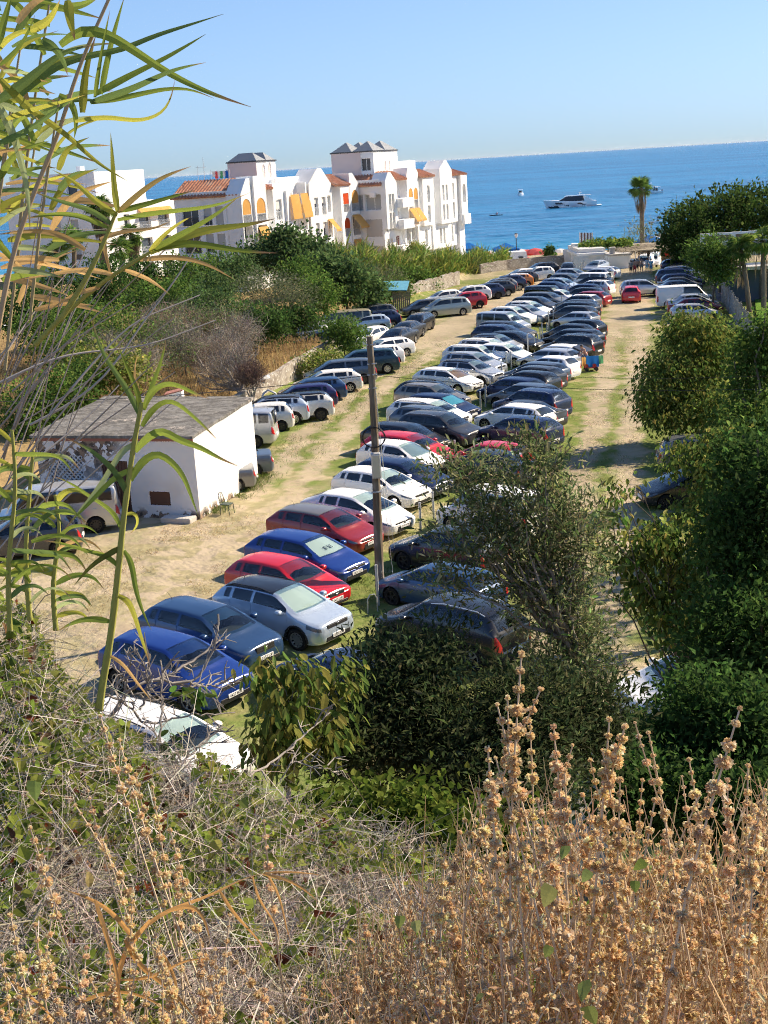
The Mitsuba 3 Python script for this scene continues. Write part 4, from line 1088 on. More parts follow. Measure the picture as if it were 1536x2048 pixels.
part(HC, 'cap', man(m3.Manifold.hull_points(np.vstack([HB[4:] + np.array([[-.05, -.05, .003], [.05, -.05, .003], [.05, .05, .003], [-.05, .05, .003]], np.float32), HB[4:] + np.array([[-.05, -.05, .06], [.05, -.05, .06], [.05, .05, .06], [-.05, .05, .06]], np.float32)]))), 'red_lead')

# chair by the shed's white wall
princ('chair_green', (0.03, 0.055, 0.045), 0.5)
CH = new('garden_chair', 'dark metal garden chair alone against the white wall of the shed', 'chair')
cp = gp(455, 1028); cm = np.eye(4); cm[:3, :3] = xf((np.eye(3), None), np.eye(4))[0]
th = math.radians(-25); cm[:2, :2] = [[math.cos(th), -math.sin(th)], [math.sin(th), math.cos(th)]]; cm[:3, 3] = [cp[0], cp[1], 0]
part(CH, 'seat', xf(rbox(-.22, .22, -.21, .21, .43, .47, .018), cm), 'chair_green')
for x, y in ((-.2, -.19), (-.2, .19), (.2, -.19), (.2, .19)):
    part(CH, 'leg', xf(tube([[x * 1.12, y * 1.1, -.02], [x, y, .44]], .016, 6), cm), 'chair_green')
part(CH, 'backrest', xf(cat([tube([[-.2, -.19, .44], [-.26, -.17, .75], [-.28, -.10, .93], [-.28, .10, .93], [-.26, .17, .75], [-.2, .19, .44]], .016, 6), tube([[-.22, 0, .44], [-.28, 0, .93]], .012, 5)]), cm), 'chair_green')

# ------------------------------------------------------------------ walls of the field on the left
def stone_col(p, n, uv):
    a = fbm(p.x * 1.3, p.y * 1.3, p.z * 1.3, 4); c = fbm(p.x * 6, p.y * 6, p.z * 6, 3)
    return mix(mix([0.40, 0.36, 0.30], [0.27, 0.23, 0.19], smoothstep(0.35, 0.65, a)), [0.55, 0.53, 0.49], smoothstep(0.55, 0.7, c))
def stone_bump(p, n, uv):
    return fbm(p.x * 5, p.y * 5, p.z * 5, 3) * 0.08
scene['old_wall'] = two({'type': 'bumpmap', 'arbitrary': proc(stone_bump, 0.02), 'scale': 1.0, 'bsdf': {'type': 'diffuse', 'reflectance': proc(stone_col)}})
def wall_run(name, pts, h, th, label, mat='old_wall', z0=-.3, ragged=.12):
    P = np.array(pts, float); seg = []
    for a, c in zip(P[:-1], P[1:]):
        n = max(2, int(np.linalg.norm(c - a) / .7)); seg += [a + (c - a) * t for t in np.linspace(0, 1, n, endpoint=False)]
    seg.append(P[-1]); P = np.array(seg); n = len(P)
    d = np.gradient(P, axis=0); d /= np.linalg.norm(d, axis=1, keepdims=True); nn = np.stack([-d[:, 1], d[:, 0]], 1)
    top = h + (meshkit.fbm(np.stack([P[:, 0] * .8, P[:, 1] * .8, P[:, 0] * 0], 1), 3, 7) - .5) * 2 * ragged
    v = np.concatenate([np.column_stack([P + nn * th / 2, np.full(n, z0)]), np.column_stack([P + nn * th / 2, top]), np.column_stack([P - nn * th / 2, top]), np.column_stack([P - nn * th / 2, np.full(n, z0)])])
    f = []
    for i in range(n - 1):
        for q in range(3):
            a, c = q * n + i, (q + 1) * n + i
            f += [[a, a + 1, c + 1], [a, c + 1, c]]
    for i in (0, n - 1):
        f += [[i, n + i, 2 * n + i], [i, 2 * n + i, 3 * n + i]]
    return single(name, (v, np.array(f)), mat, label, 'wall')
wall_run('field_wall', [(-13.5, 66), (-8.3, 76), (-6.6, 84), (-4.9, 92), (-2.6, 101)], 1.35, .35, 'low crumbling wall along the dry field behind the left row of cars')
wall_run('ruined_wall', [(3.9, 137.5), (5.6, 142), (8.4, 148), (10.2, 152)], 1.5, .35, 'ruined stained wall under the reeds beside the blue roofed lean-to', ragged=.3)
wall_run('boundary_wall', [(13.8, 164.5), (17.5, 168), (21, 170), (25.2, 170.5)], 1.25, .25, 'pale boundary wall between the far parked cars and the caravans')
wall_run('boundary_wall', [(25.3, 171.5), (26.6, 170.5), (28.2, 169.6)], 1.9, .25, 'pale wall that runs up to the white beach bar', 'render_white')
part(new('kerb_beam', 'white concrete beam lying on top of the field wall', 'beam'), 'beam', xf(box(-1.0, 1.0, -.12, .12, 0, .2), np.block([[np.array([[.45, -.89, 0], [.89, .45, 0], [0, 0, 1]]), np.array([[-7.2], [80.5], [1.4]])], [np.zeros((1, 3)), np.ones((1, 1))]])), 'white_paint')
# lean-to with a blue sheet
princ('blue_sheet', (0.10, 0.30, 0.40), 0.5)
princ('old_wood', (0.20, 0.16, 0.12), 0.9)
LT = new('lean_to', 'tumbledown lean-to shelter with a light blue sheet roof against the ruined wall', 'shelter')
lp = gp(800, 628); lx, ly = lp[0], lp[1] + 1.5
part(LT, 'roof', man(m3.Manifold.hull_points(np.array([[lx - 2.4, ly, 2.2], [lx + .8, ly - .4, 2.05], [lx + 1.2, ly + 3.2, 2.6], [lx - 2.1, ly + 3.4, 2.75], [lx - 2.4, ly, 2.28], [lx + .8, ly - .4, 2.13], [lx + 1.2, ly + 3.2, 2.68], [lx - 2.1, ly + 3.4, 2.83]], np.float32))), 'blue_sheet')
for i in range(9):
    part(LT, 'board', box(lx - .6 + i * .19, lx - .45 + i * .19, ly + .15 - .03 * i, ly + .2 - .03 * i, -.1, 2.0 - .06 * (i % 3)), 'old_wood')
for x, y in ((lx - 2.3, ly + .1), (lx + .8, ly), (lx - 2.0, ly + 3.2), (lx + 1.1, ly + 3.0)):
    part(LT, 'post', tube([[x, y, -.1], [x, y, 2.15]], .06, 6), 'old_wood')

# ------------------------------------------------------------------ beach bar at the end of the car park
BAR = new('beach_bar', 'low white beach bar with a flat roof, chimney and bamboo screens', 'building')
c0 = gp(1146, 546)
def barbox(px0, px1, pyb, pyt, Y, dep=3.0, zb=-.4):
    a, c = at(px0, pyb, Y), at(px1, pyt, Y)
    return (a[0], c[0], Y, Y + dep, zb, c[2])
def scr(t, x0, x1, Y, z0, z1, n, mat='render_white'):
    for i in range(n):
        a = x0 + (x1 - x0) * i / n; w = (x1 - x0) / n
        part(t, 'panel', box(a + .01, a + w - .01, Y - .03, Y + .03, z0, z1 - .08 * (i % 3 == 1)), mat)
YB = 160.0
w1 = barbox(1218, 1261, 540, 510, YB, 4); w2 = barbox(1178, 1219, 540, 508, YB + 3, 4); w3 = barbox(1145, 1158, 510, 487, YB + 9, 1.2); w4 = barbox(1155, 1236, 500, 494, YB + 6, 9)
wm = m3.Manifold()
for w in (w1, w2, w3):
    wm = wm + m3.Manifold.cube([w[1] - w[0], w[3] - w[2], w[5] - w[4]]).translate([w[0], w[2], w[4]])
part(BAR, 'wall', man(wm), 'render_white')
part(BAR, 'roof_slab', box(w2[0] - 1.5, w1[0] + .3, YB + 2.4, YB + 12, w2[5], w2[5] + .28), 'white_paint')
part(BAR, 'beam', box(w2[0] - 1.2, w1[0] + .2, YB + 3.5, YB + 12, w2[5] + .3, w2[5] + .75), 'beige_wash' if 'beige_wash' in scene else 'shutter')
ch = at(1224, 500, YB + 1); part(BAR, 'chimney', cat([box(ch[0] - .28, ch[0] + .28, YB + .6, YB + 1.2, 1.8, ch[2] + .2), box(ch[0] - .36, ch[0] + .36, YB + .5, YB + 1.3, ch[2] + .2, ch[2] + .35)]), 'render_grey')
part(BAR, 'ledge', box(w1[0] - .1, w1[1] + .1, YB - .1, YB + 4.1, w1[5], w1[5] + .22), 'render_grey')
scr(BAR, at(1147, 520, YB + 1)[0], at(1178, 520, YB + 1)[0], YB + 1, -.4, at(1160, 511, YB + 1)[2], 9)
princ('stripe_brown', (0.20, 0.12, 0.09), 0.8)
for i in range(9):
    px = 1159 + i * 3.1
    q0, q1 = at(px, 492, YB + 14), at(px + 2.2, 465, YB + 14)
    part(BAR, 'windbreak_slat', box(q0[0], q1[0], YB + 14, YB + 14.06, q0[2] - 1, q1[2] - .05 * (i % 2)), 'white_paint' if i % 2 == 0 else 'stripe_brown')
def thatch_col(p, n, uv):
    return mix([0.42, 0.37, 0.28], [0.27, 0.23, 0.17], fbm(p.x * 4, p.y * 4, p.z * 9, 3))
scene['thatch'] = two({'type': 'diffuse', 'reflectance': proc(thatch_col)})
PG = new('thatched_pergola', 'thatched pergola roof over the entrance lane to the beach', 'pergola')
q0, q1 = at(1236, 501, YB + 4), at(1352, 489, YB + 14)
rngt = np.random.default_rng(3)
n = 2600
tx = rngt.random(n); ty = rngt.random(n)
P = np.stack([q0[0] + (q1[0] - q0[0]) * tx, YB + 2 + ty * 10 + 4 * tx, q0[2] + (q1[2] - q0[2]) * tx + .15 * rngt.random(n) + .35 * np.sin(ty * 3.1) - .1], 1)
D = np.stack([rngt.normal(0, .5, n), rngt.normal(-.8, .4, n), rngt.normal(-.12, .12, n)], 1)
part(PG, 'thatch', cat([leaves4(P, D, np.tile([0, 0, 1.0], (n, 1)), 1.1, .10, np.ones((n, 3)))[:2], box(q0[0] + .2, q1[0] - .2, YB + 2.6, YB + 15, q0[2] - .15, q0[2] - .02)]), 'thatch', kind='stuff')
for x, y in ((q0[0] + .4, YB + 2.6), ((q0[0] + q1[0]) / 2, YB + 14.6), (q1[0] - .4, YB + 5.5), (q1[0] - .4, YB + 14.5), (q0[0] + .4, YB + 13)):
    part(PG, 'post', tube([[x, y, -.3], [x, y, q0[2] - .05]], .09, 7), 'old_wood')

# ------------------------------------------------------------------ the house and the slatted fence on the right
princ('house_blue', (0.055, 0.085, 0.13), 0.7)
HS = new('garden_house', 'dark blue grey house with a white roof parapet behind the fan palms', 'house')
YH = 118.0
h0, h1 = at(1452, 620, YH), at(1640, 470, YH)
part(HS, 'wall', box(h0[0], h0[0] + 22, YH, YH + 3.5, -.3, 3.2), 'house_blue')
part(HS, 'canopy', box(h0[0] + .6, h0[0] + 22, YH - 1.6, YH - .004, 3.0, 3.3), 'render_grey')
for i in range(5):
    part(HS, 'door_panel', box(h0[0] + 3 + i * 1.6, h0[0] + 4.5 + i * 1.6, YH - .06, YH - .004, 0, 2.4), 'metal_dark')
YT = 128.0
g0_, g1_ = at(1401, 510, YT), at(1620, 455, YT)
top = at(1401, 468, YT)[2]
part(HS, 'upper_wall', box(g0_[0], g0_[0] + 22, YT, YT + 1.6, 3.3, top - 1.0), 'render_grey')
part(HS, 'parapet_rail', cat([box(g0_[0], g0_[0] + 22, YT, YT + .25, top - .22, top), box(g0_[0], g0_[0] + 22, YT, YT + .25, top - .99, top - .75)]), 'white_paint')
for i in range(7):
    x = g0_[0] + i * 3.0
    part(HS, 'parapet_post', box(x, x + .4, YT - .01, YT + .26, top - 1.0, top - .004), 'white_paint')
    if i < 6: part(HS, 'parapet_screen', box(x + .41, x + 2.99, YT + .12, YT + .16, top - .74, top - .23), 'old_wood')
scene['turf'] = two({'type': 'diffuse', 'reflectance': proc(lambda p, n, uv: mix([0.14, 0.26, 0.045], [0.10, 0.19, 0.035], fbm(p.x * 3, p.y * 3, 0, 3)))})
single('lawn', (np.array([[27.6, 93, .25], [60, 90, .25], [62, 117.5, .25], [34.5, 117.5, .25]]), np.array([[0, 1, 2], [0, 2, 3]])), 'turf', 'bright green lawn behind the fence', kind='structure')
def grey_wood(p, n, uv):
    a = noise(p.x * 40, p.y * 40, p.z * 1.5); c = fbm(p.x * 1.5, p.y * 1.5, p.z, 3)
    return mix(mix([0.22, 0.21, 0.19], [0.33, 0.31, 0.28], a), [0.15, 0.13, 0.11], smoothstep(0.5, 0.75, c))
princ('weathered_wood', proc(grey_wood), 0.9, spec=0.15)
FN = new('slat_fence', 'long fence of weathered grey upright boards beside the right hand row of cars', 'fence')
fp0, fp1 = np.array([26.3, 90.0]), np.array([35.6, 138.0])
nf = 150
rngf = random.Random(5)
for i in range(nf):
    c = fp0 + (fp1 - fp0) * (i + .5) / nf
    d = (fp1 - fp0) / np.linalg.norm(fp1 - fp0)
    M = np.eye(4); M[:2, 0] = d; M[:2, 1] = [-d[1], d[0]]; M[:2, 3] = c
    hh = 2.1 + rngf.uniform(-.16, .16)
    part(FN, 'board', xf(box(-.145, .145, -.02 + rngf.uniform(-.02, .02), .02, -.2, hh), M), 'weathered_wood')
for zz in (.5, 1.6):
    M = np.eye(4); M[:2, 0] = d; M[:2, 1] = [-d[1], d[0]]; M[:2, 3] = fp0
    part(FN, 'rail', xf(box(0, np.linalg.norm(fp1 - fp0), -.09, -.045, zz, zz + .1), M), 'old_wood')
gw = [(26.3, 89.8), (30.5, 88.5), (40, 86)]
wall_run('garden_wall', gw, 1.9, .25, 'grey rendered garden wall at the near end of the slatted fence', 'render_grey', ragged=.02)
# ------------------------------------------------------------------ the parked cars, row by row
BODY = {'suv_low': 'crossover', 'hatch': 'hatchback', 'hatch_long': 'five door hatchback', 'city': 'small city car', 'liftback': 'liftback', 'suv': 'crossover', 'suv_big': 'large four wheel drive', 'wagon': 'estate car', 'sedan': 'saloon', 'mpv': 'people carrier', 'van': 'passenger van', 'panel_van': 'panel van', 'small_van': 'small passenger van'}
PWORD = {'white': 'white', 'pearl': 'cream white', 'silver': 'silver', 'grey': 'mid grey', 'slate': 'slate grey', 'charcoal': 'charcoal', 'black': 'black', 'navy': 'navy blue', 'blue': 'bright blue', 'steelblue': 'steel blue', 'ice': 'ice blue', 'teal': 'dark teal', 'red': 'bright red', 'darkred': 'dark red', 'orange': 'orange', 'beige': 'beige', 'sage': 'pale green grey', 'purple': 'dark purple', 'bronze': 'bronze grey'}
ORD = ['nearest', 'second', 'third', 'fourth', 'fifth', 'sixth', 'seventh', 'eighth', 'ninth', 'tenth', 'eleventh', 'twelfth', 'thirteenth', 'fourteenth', 'fifteenth', 'sixteenth', 'seventeenth', 'eighteenth', 'nineteenth', 'twentieth'] + ['twenty ' + x for x in ('first', 'second', 'third', 'fourth', 'fifth', 'sixth', 'seventh', 'eighth', 'ninth')] + ['thirtieth'] + ['thirty ' + x for x in ('first', 'second', 'third', 'fourth', 'fifth', 'sixth', 'seventh', 'eighth', 'ninth')] + ['fortieth'] + ['forty ' + x for x in ('first', 'second', 'third', 'fourth')]
CARS = {}
def row(rows, where, group, near_to=0, az0=130, tag=None):
    for i, r in enumerate(rows):
        px, py, kind, paint = r[:4]
        o = r[4] if len(r) > 4 else {}
        az = o.get('az', az0(i) if callable(az0) else az0)
        near = i < near_to
        K = kind_of(kind, True)
        pos = roof_spot(px, py, K.H, az, -(K.wtop + K.rtop) / 2)
        lb_ = o.get('label') or f"{PWORD[paint]} {BODY[kind]}, {ORD[i]} {where}"
        t, K, tw = car(kind, paint, pos, az, lb_, group, near=near, roof=o.get('roof'), rim=o.get('rim'), cat_='van' if 'van' in kind else 'car', name='parked_van' if 'van' in kind else 'parked_car', detail=near or pos[1] < 95, plate=o.get('plate'), size=(1.07, 1.04, 1.03) if tag == 'M' and i < 13 else None)
        CARS[(tag, i)] = (t, K, tw, pos, az)
        if o.get('shade'):
            if near: sunshade(K, tw, 'sunshade_' + o['shade'][0], o['shade'][1], o['shade'][2] if len(o['shade']) > 2 else None)
    return
MID = [(268, 1420, 'wagon', 'white', dict(rails=1, az=126, label='white estate car half hidden by bare twigs, nearest to the camera', plate='2913 LGT')),
       (312, 1272, 'suv_low', 'blue', dict(label='bright blue crossover beside the nearest white estate car', plate='0417 MDB')),
       (382, 1208, 'suv_low', 'steelblue', dict(label='dusty steel blue crossover with open grille, between the bright blue car and the white crossover', plate='1437 LJF')),
       (527, 1164, 'suv', 'ice', dict(roof='black', label='pale ice blue crossover with black roof and white sunshade in its windscreen', plate='4805 KVX', shade=('white', 'white folding sunshade inside the windscreen of the black roofed crossover'))),
       (540, 1115, 'hatch', 'red', dict(label='bright red hatchback between the ice blue crossover and the deep blue hatchback', plate='0423 JHC')),
       (582, 1067, 'hatch_long', 'blue', dict(label='deep blue hatchback with a printed white sunshade behind its windscreen', plate='1811 KZC', shade=('white', 'white sunshade printed with dark letters in the deep blue car', 'S Vi'))),
       (620, 1015, 'hatch_long', 'darkred', dict(label='dark red hatchback with faded roof beside the wooden pole', plate='8291 LZC', roof='bronze')),
       (691, 983, 'liftback', 'white', dict(label='white liftback with sloping tail right behind the wooden pole', plate='0770 GTN')),
       (735, 937, 'hatch', 'white', dict(label='white hatchback with open black grille behind the white liftback')),
       (779, 918, 'hatch_long', 'navy', dict(label='navy car half hidden between two white hatchbacks behind the pole box')),
       (779, 883, 'hatch', 'white', dict(label='white hatchback with a crumpled silver sunshade, beside the bright red car', shade=('silver', 'crumpled silver sunshade behind a white hatchback windscreen'))),
       (792, 866, 'hatch_long', 'red', dict(label='bright red long hatchback next to the white car with the silver sunshade')),
       (789, 846, 'hatch_long', 'black', dict(label='black hatchback between the bright red one and the charcoal crossover')),
       (856, 823, 'suv_big', 'charcoal', dict(label='large charcoal crossover with roof rails parked nose to nose with the navy four wheel drive')),
       (836, 811, 'suv', 'slate', {}), (836, 798, 'wagon', 'white', {}),
       (862, 786, 'hatch_long', 'navy', dict(label='navy hatchback with a cyan sunshade filling its windscreen', shade=('cyan', 'cyan sunshade spread behind the windscreen of the navy hatchback'))),
       (844, 768, 'suv', 'bronze', {}), (840, 760, 'suv', 'black', {}),
       (877, 736, 'hatch_long', 'white', dict(label='white hatchback with a copper coloured sunshade in its windscreen', shade=('copper', 'copper coloured sunshade in the windscreen of a white hatchback'))),
       (921, 718, 'suv', 'silver', dict(roof='black', label='silver crossover with round headlamps and black roof')),
       (929, 704, 'suv', 'silver', {}), (935, 688, 'wagon', 'white', {}), (993, 687, 'hatch', 'white', {}), (957, 677, 'wagon', 'white', {}),
       (976, 668, 'hatch', 'silver', dict(roof='black')), (1013, 662, 'hatch_long', 'black', {}), (988, 649, 'suv_big', 'navy', {}), (997, 642, 'wagon', 'charcoal', {}),
       (991, 623, 'small_van', 'silver', {}), (1011, 614, 'suv', 'white', {}), (1036, 610, 'suv', 'silver', {}), (1043, 602, 'suv', 'white', {}),
       (1057, 592, 'wagon', 'charcoal', {}), (1077, 583, 'wagon', 'grey', {}), (1108, 579, 'hatch', 'white', {}), (1081, 571, 'small_van', 'black', {}),
       (1098, 563, 'hatch', 'navy', {}), (1110, 556, 'suv', 'ice', {}), (1124, 547, 'hatch', 'grey', {}), (1135, 537, 'hatch', 'silver', {}), (1136, 524, 'suv', 'charcoal', dict(az=190))]
row(MID, 'along the middle row left of the posts', 'cars in the row left of the white posts', near_to=21, az0=lambda i: 129 - 0.05 * i, tag='M')
REAR = [(700, 1312, 'sedan', 'navy', dict(label='navy saloon behind the dark bush, nose to the ice blue crossover', az=318)), (936, 1205, 'suv_big', 'black', dict(label='black car with tinted windows behind the olive tree, nearest right of the posts')),
        (909, 1133, 'hatch_long', 'steelblue', dict(label='steel blue car under the olive branches beside the wooden pole')),
        (924, 1058, 'suv', 'black', dict(label='black four wheel drive nose against the wooden pole')),
        (1010, 978, 'small_van', 'white', dict(label='white van almost hidden behind the top of the olive tree')),
        (985, 903, 'sedan', 'black', dict(label='black saloon in front of the bright red car, right of the posts')),
        (1000, 884, 'hatch', 'red', dict(label='bright red hatchback half hidden by the olive tree, right of the posts')),
        (1058, 833, 'suv', 'navy', dict(label='navy four wheel drive standing high at the lane edge above the olive tree')),
        (1050, 808, 'hatch_long', 'white', {}), (1054, 801, 'sedan', 'charcoal', {}), (1083, 778, 'suv_big', 'navy', dict(label='navy four wheel drive with sun glinting on its tailgate chrome')),
        (1067, 767, 'hatch_long', 'slate', {}), (1042, 756, 'hatch_long', 'navy', {}), (1071, 743, 'suv', 'black', {}), (1081, 731, 'suv', 'charcoal', {}), (1088, 723, 'hatch_long', 'slate', {}),
        (1115, 713, 'hatch', 'white', {}), (1115, 696, 'hatch_long', 'silver', {}), (1129, 689, 'hatch', 'white', {}), (1160, 669, 'suv_big', 'black', {}),
        (1160, 657, 'wagon', 'black', {}), (1151, 648, 'hatch_long', 'black', {}), (1172, 638, 'suv', 'black', {}), (1165, 622, 'hatch', 'silver', {}), (1157, 612, 'suv', 'charcoal', {}),
        (1159, 604, 'wagon', 'black', {}), (1163, 598, 'hatch_long', 'charcoal', {}), (1170, 589, 'suv', 'grey', dict(roof='white')), (1186, 582, 'hatch_long', 'darkred', {}), (1176, 574, 'suv', 'black', {}),
        (1174, 567, 'hatch', 'navy', {}), (1198, 560, 'suv', 'white', {}), (1196, 552, 'hatch_long', 'black', {}), (1192, 544, 'small_van', 'white', {}), (1202, 537, 'hatch', 'silver', {}), (1213, 532, 'hatch_long', 'white', {}), (1197, 520, 'hatch', 'silver', dict(az=215))]
row(REAR, 'along the row right of the posts', 'cars in the row right of the white posts', near_to=13, az0=lambda i: 312 - 0.3 * max(0, i - 10), tag='R')
LEFT = [(418, 920, 'sedan', 'grey', dict(label='mid grey saloon whose tail peeps out from behind the shed')), (455, 893, 'sedan', 'slate', dict(label='slate grey saloon just beyond the tail behind the shed')),
        (478, 818, 'van', 'silver', dict(label='silver passenger van behind the corner of the shed', az=275)), (540, 806, 'city', 'pearl', dict(az=265)),
        (563, 791, 'suv', 'ice', dict(roof='charcoal', az=268)), (615, 783, 'suv', 'pearl', dict(roof='black')), (622, 768, 'hatch_long', 'purple', {}), (643, 754, 'hatch_long', 'steelblue', {}),
        (673, 738, 'hatch_long', 'pearl', {}), (697, 717, 'mpv', 'slate', {}), (746, 698, 'mpv', 'teal', {}), (768, 690, 'hatch', 'white', dict(az=245)), (784, 675, 'hatch_long', 'white', dict(az=240)),
        (748, 653, 'hatch', 'white', dict(az=212)), (798, 654, 'sedan', 'charcoal', dict(az=206)), (816, 641, 'sedan', 'charcoal', dict(az=205)), (840, 626, 'wagon', 'black', dict(az=200)),
        (862, 597, 'wagon', 'charcoal', dict(az=255)), (904, 595, 'mpv', 'sage', dict(az=256)), (942, 583, 'suv', 'red', dict(az=256)), (898, 580, 'hatch', 'white', dict(az=250)), (950, 571, 'suv', 'white', dict(az=256)),
        (979, 566, 'suv', 'navy', dict(az=256)), (998, 561, 'suv', 'charcoal', dict(az=256)), (1004, 556, 'suv', 'grey', dict(az=256)), (1021, 551, 'suv', 'navy', dict(az=256)),
        (1037, 546, 'suv', 'orange', dict(az=256, roof='white', label='orange crossover with a pale roof near the far end of the left row')), (1046, 542, 'hatch_long', 'charcoal', dict(az=256)), (1052, 536, 'hatch', 'white', dict(az=256)), (1085, 533, 'city', 'white', dict(az=256)), (1092, 525, 'suv', 'charcoal', dict(az=256))]
row(LEFT, 'along the left hand row by the field wall', 'cars in the left hand row', near_to=9, az0=262, tag='L')
FENCE = [(1375, 607, 'hatch_long', 'silver', {}), (1383, 595, 'sedan', 'darkred', {}), (1378, 587, 'sedan', 'silver', {}), (1353, 569, 'panel_van', 'white', dict(label='white panel van in the row by the slatted fence')), (1350, 560, 'sedan', 'grey', {}),
         (1353, 554, 'sedan', 'charcoal', {}), (1352, 546, 'hatch_long', 'navy', {}), (1342, 537, 'mpv', 'navy', {}), (1353, 531, 'hatch_long', 'silver', {}), (1347, 518, 'hatch_long', 'navy', {})]
row(FENCE, 'along the row by the slatted fence', 'cars in the row by the fence', az0=98, tag='F')
OTHER = [(1262, 573, 'hatch', 'red', dict(az=10, label='bright red hatchback driving away along the bare lane')), (1270, 559, 'suv_big', 'silver', dict(az=97, label='silver four wheel drive crossing the lane ahead of the red hatchback')),
         (1393, 872, 'wagon', 'grey', dict(az=97, label='grey estate car with roof bars under the drooping leaves at the right lane edge')), (1412, 932, 'hatch', 'black', dict(az=265, label='black hatchback with bright alloy wheels facing the lane under the trees')),
         (1462, 1295, 'wagon', 'white', dict(az=255, label='white estate car almost swallowed by the dark trees at right')),
         (695, 620, 'van', 'beige', dict(az=255, label='beige passenger van under the fig trees beyond the field wall')), (748, 628, 'hatch', 'ice', dict(az=262, label='pale blue hatchback between the beige van and two dark crossovers')),
         (765, 620, 'suv', 'navy', dict(az=258, label='navy crossover in front of the lean-to beyond the field wall')), (758, 608, 'suv_big', 'charcoal', dict(az=258, label='charcoal crossover, rear one of the pair beside the lean-to')),
         (655, 641, 'sedan', 'silver', dict(az=285, label='silver saloon in front of the beige van')), (628, 648, 'hatch', 'white', dict(az=262, label='white hatchback half hidden under the bushes left of the silver saloon')), (655, 660, 'hatch_long', 'steelblue', dict(az=275, label='steel blue car behind the green bush on the field edge')),
         (22, 648, 'hatch_long', 'white', dict(az=100, label='white car beyond the canes at the far left edge')),
         ]
row(OTHER, 'elsewhere', None, az0=0, tag='O')
for px, py, Y, kind, paint, az, lab in [(1082, 496, 187, 'van', 'white', 250, 'white camper van beyond the boundary wall, right of the red parasols'), (1108, 494, 187, 'panel_van', 'white', 262, 'white panel van parked beside the bar wall on the beach road'), (1127, 497, 188, 'van', 'navy', 262, 'navy van next to the white panel van on the beach road'),
        (1290, 496, 182, 'panel_van', 'white', 200, 'white panel van under the thatched pergola'), (1306, 494, 186, 'van', 'white', 195, 'white passenger van behind the one under the pergola'), (1269, 501, 176, 'small_van', 'black', 190, 'black van in the shade beside the white bar'),
        (1000, 506, 184, 'van', 'white', 262, 'white van left of the caravan on the beach road'), (1062, 511, 182, 'suv', 'silver', 262, 'silver crossover beyond the wall right of the red parasol'), (1075, 508, 185, 'hatch', 'white', 262, 'white hatchback beyond the wall under the red parasols'), (968, 511, 190, 'hatch', 'pearl', 262, 'cream hatchback on the beach road near the flats')]:
    q = at(px, py, Y); K = kind_of(kind, True)
    car(kind, paint, [q[0], Y, float(ground_z(q[0], Y))], az, lab, detail=False, name='parked_van' if 'van' in kind else 'parked_car', cat_='van' if 'van' in kind else 'car')
# the two vehicles on the bare yard beside the shed
tvan = roof_spot(140, 968, 1.96, 262, .6)
car('van', 'silver', tvan, 262, 'silver grey passenger van parked at the shed door, seen through the canes', near=True, cat_='van', name='parked_van')
car('hatch_long', 'charcoal', roof_spot(75, 1035, 1.45, 262, .6), 262, 'charcoal car behind the canes at left, nearer than the silver grey van', near=True)

# ------------------------------------------------------------------ posts between the two rows, the wooden pole
princ('galvanised', (0.52, 0.53, 0.53), 0.5, 0.4)
posts_px = [(757, 1213, 1130), (841, 1064, 1005), (868, 1040, 985), (911, 930, 880), (961, 824, 785), (971, 815, 770), (981, 795, 762), (1004, 762, 727), (1013, 745, 720), (1023, 738, 704), (1057, 720, 668), (1069, 705, 682), (1077, 700, 672), (1081, 690, 655), (1086, 690, 645), (1094, 680, 645), (1098, 660, 622), (1107, 652, 620), (1116, 610, 597), (1130, 600, 578), (1140, 590, 568), (1148, 590, 566), (1152, 560, 530), (1158, 560, 532), (1163, 552, 525), (1168, 548, 520)]
posts_px += [(1110, 640, 612), (1124, 618, 590), (1136, 600, 578)]
for i, (x, y, yt) in enumerate(sorted(posts_px, key=lambda q: -q[1])):
    P = gp(x, y)
    h = float(np.clip(at(x, yt, P[1])[2], 1.2, 2.0))
    t = new('post', 'thin pale metal post standing between the two middle rows of cars', 'post', 'pale posts between the two rows of cars')
    lean = RNG.normal(0, .02, 2)
    put(t, shape(tube([[P[0], P[1], -.2], [P[0] + lean[0] * h, P[1] + lean[1] * h, h]], .048, 8), 'galvanised'))

def pole_col(p, n, uv):
    a = noise(p.x * 30, p.y * 30, p.z * 0.8); c = fbm(p.x * 3, p.y * 3, p.z * 1.3, 4)
    return mix(mix([0.11, 0.085, 0.06], [0.24, 0.20, 0.155], a), [0.34, 0.31, 0.27], smoothstep(0.5, 0.75, c) * 0.7)
def pole_bump(p, n, uv):
    return noise(p.x * 34, p.y * 34, p.z * 1.0) * 0.02
scene['pole_wood'] = two({'type': 'bumpmap', 'arbitrary': proc(pole_bump, 0.004), 'scale': 1.0, 'bsdf': {'type': 'diffuse', 'reflectance': proc(pole_col)}})
POLE = new('wooden_pole', 'tall weathered wooden utility pole with a grey meter box and a coil of cable', 'pole')
pb = gp(762, 1195); ptop = at(740, 673, pb[1])
def onpole(t): return pb + (ptop - pb) * t
zt = np.linspace(-.03, 1, 26)
pp = np.array([onpole(t) for t in zt]); pp[:, 0] += (meshkit.fbm(np.stack([zt * 5, zt * 0, zt * 0], 1), 3, 4) - .5) * .05
part(POLE, 'shaft', tube(pp, np.linspace(.155, .10, 26) + (meshkit.noise(np.stack([zt * 9, zt * 0 + 2, zt * 0], 1), 3) - .5) * .012, 12), 'pole_wood', smooth=40)
tb = onpole(.525)
part(POLE, 'meter_box', mv(rbox(-.15, .15, -.13, .13, -.42, .42, .03), tb[0] + .02, tb[1] - .22, tb[2]), 'galvanised')
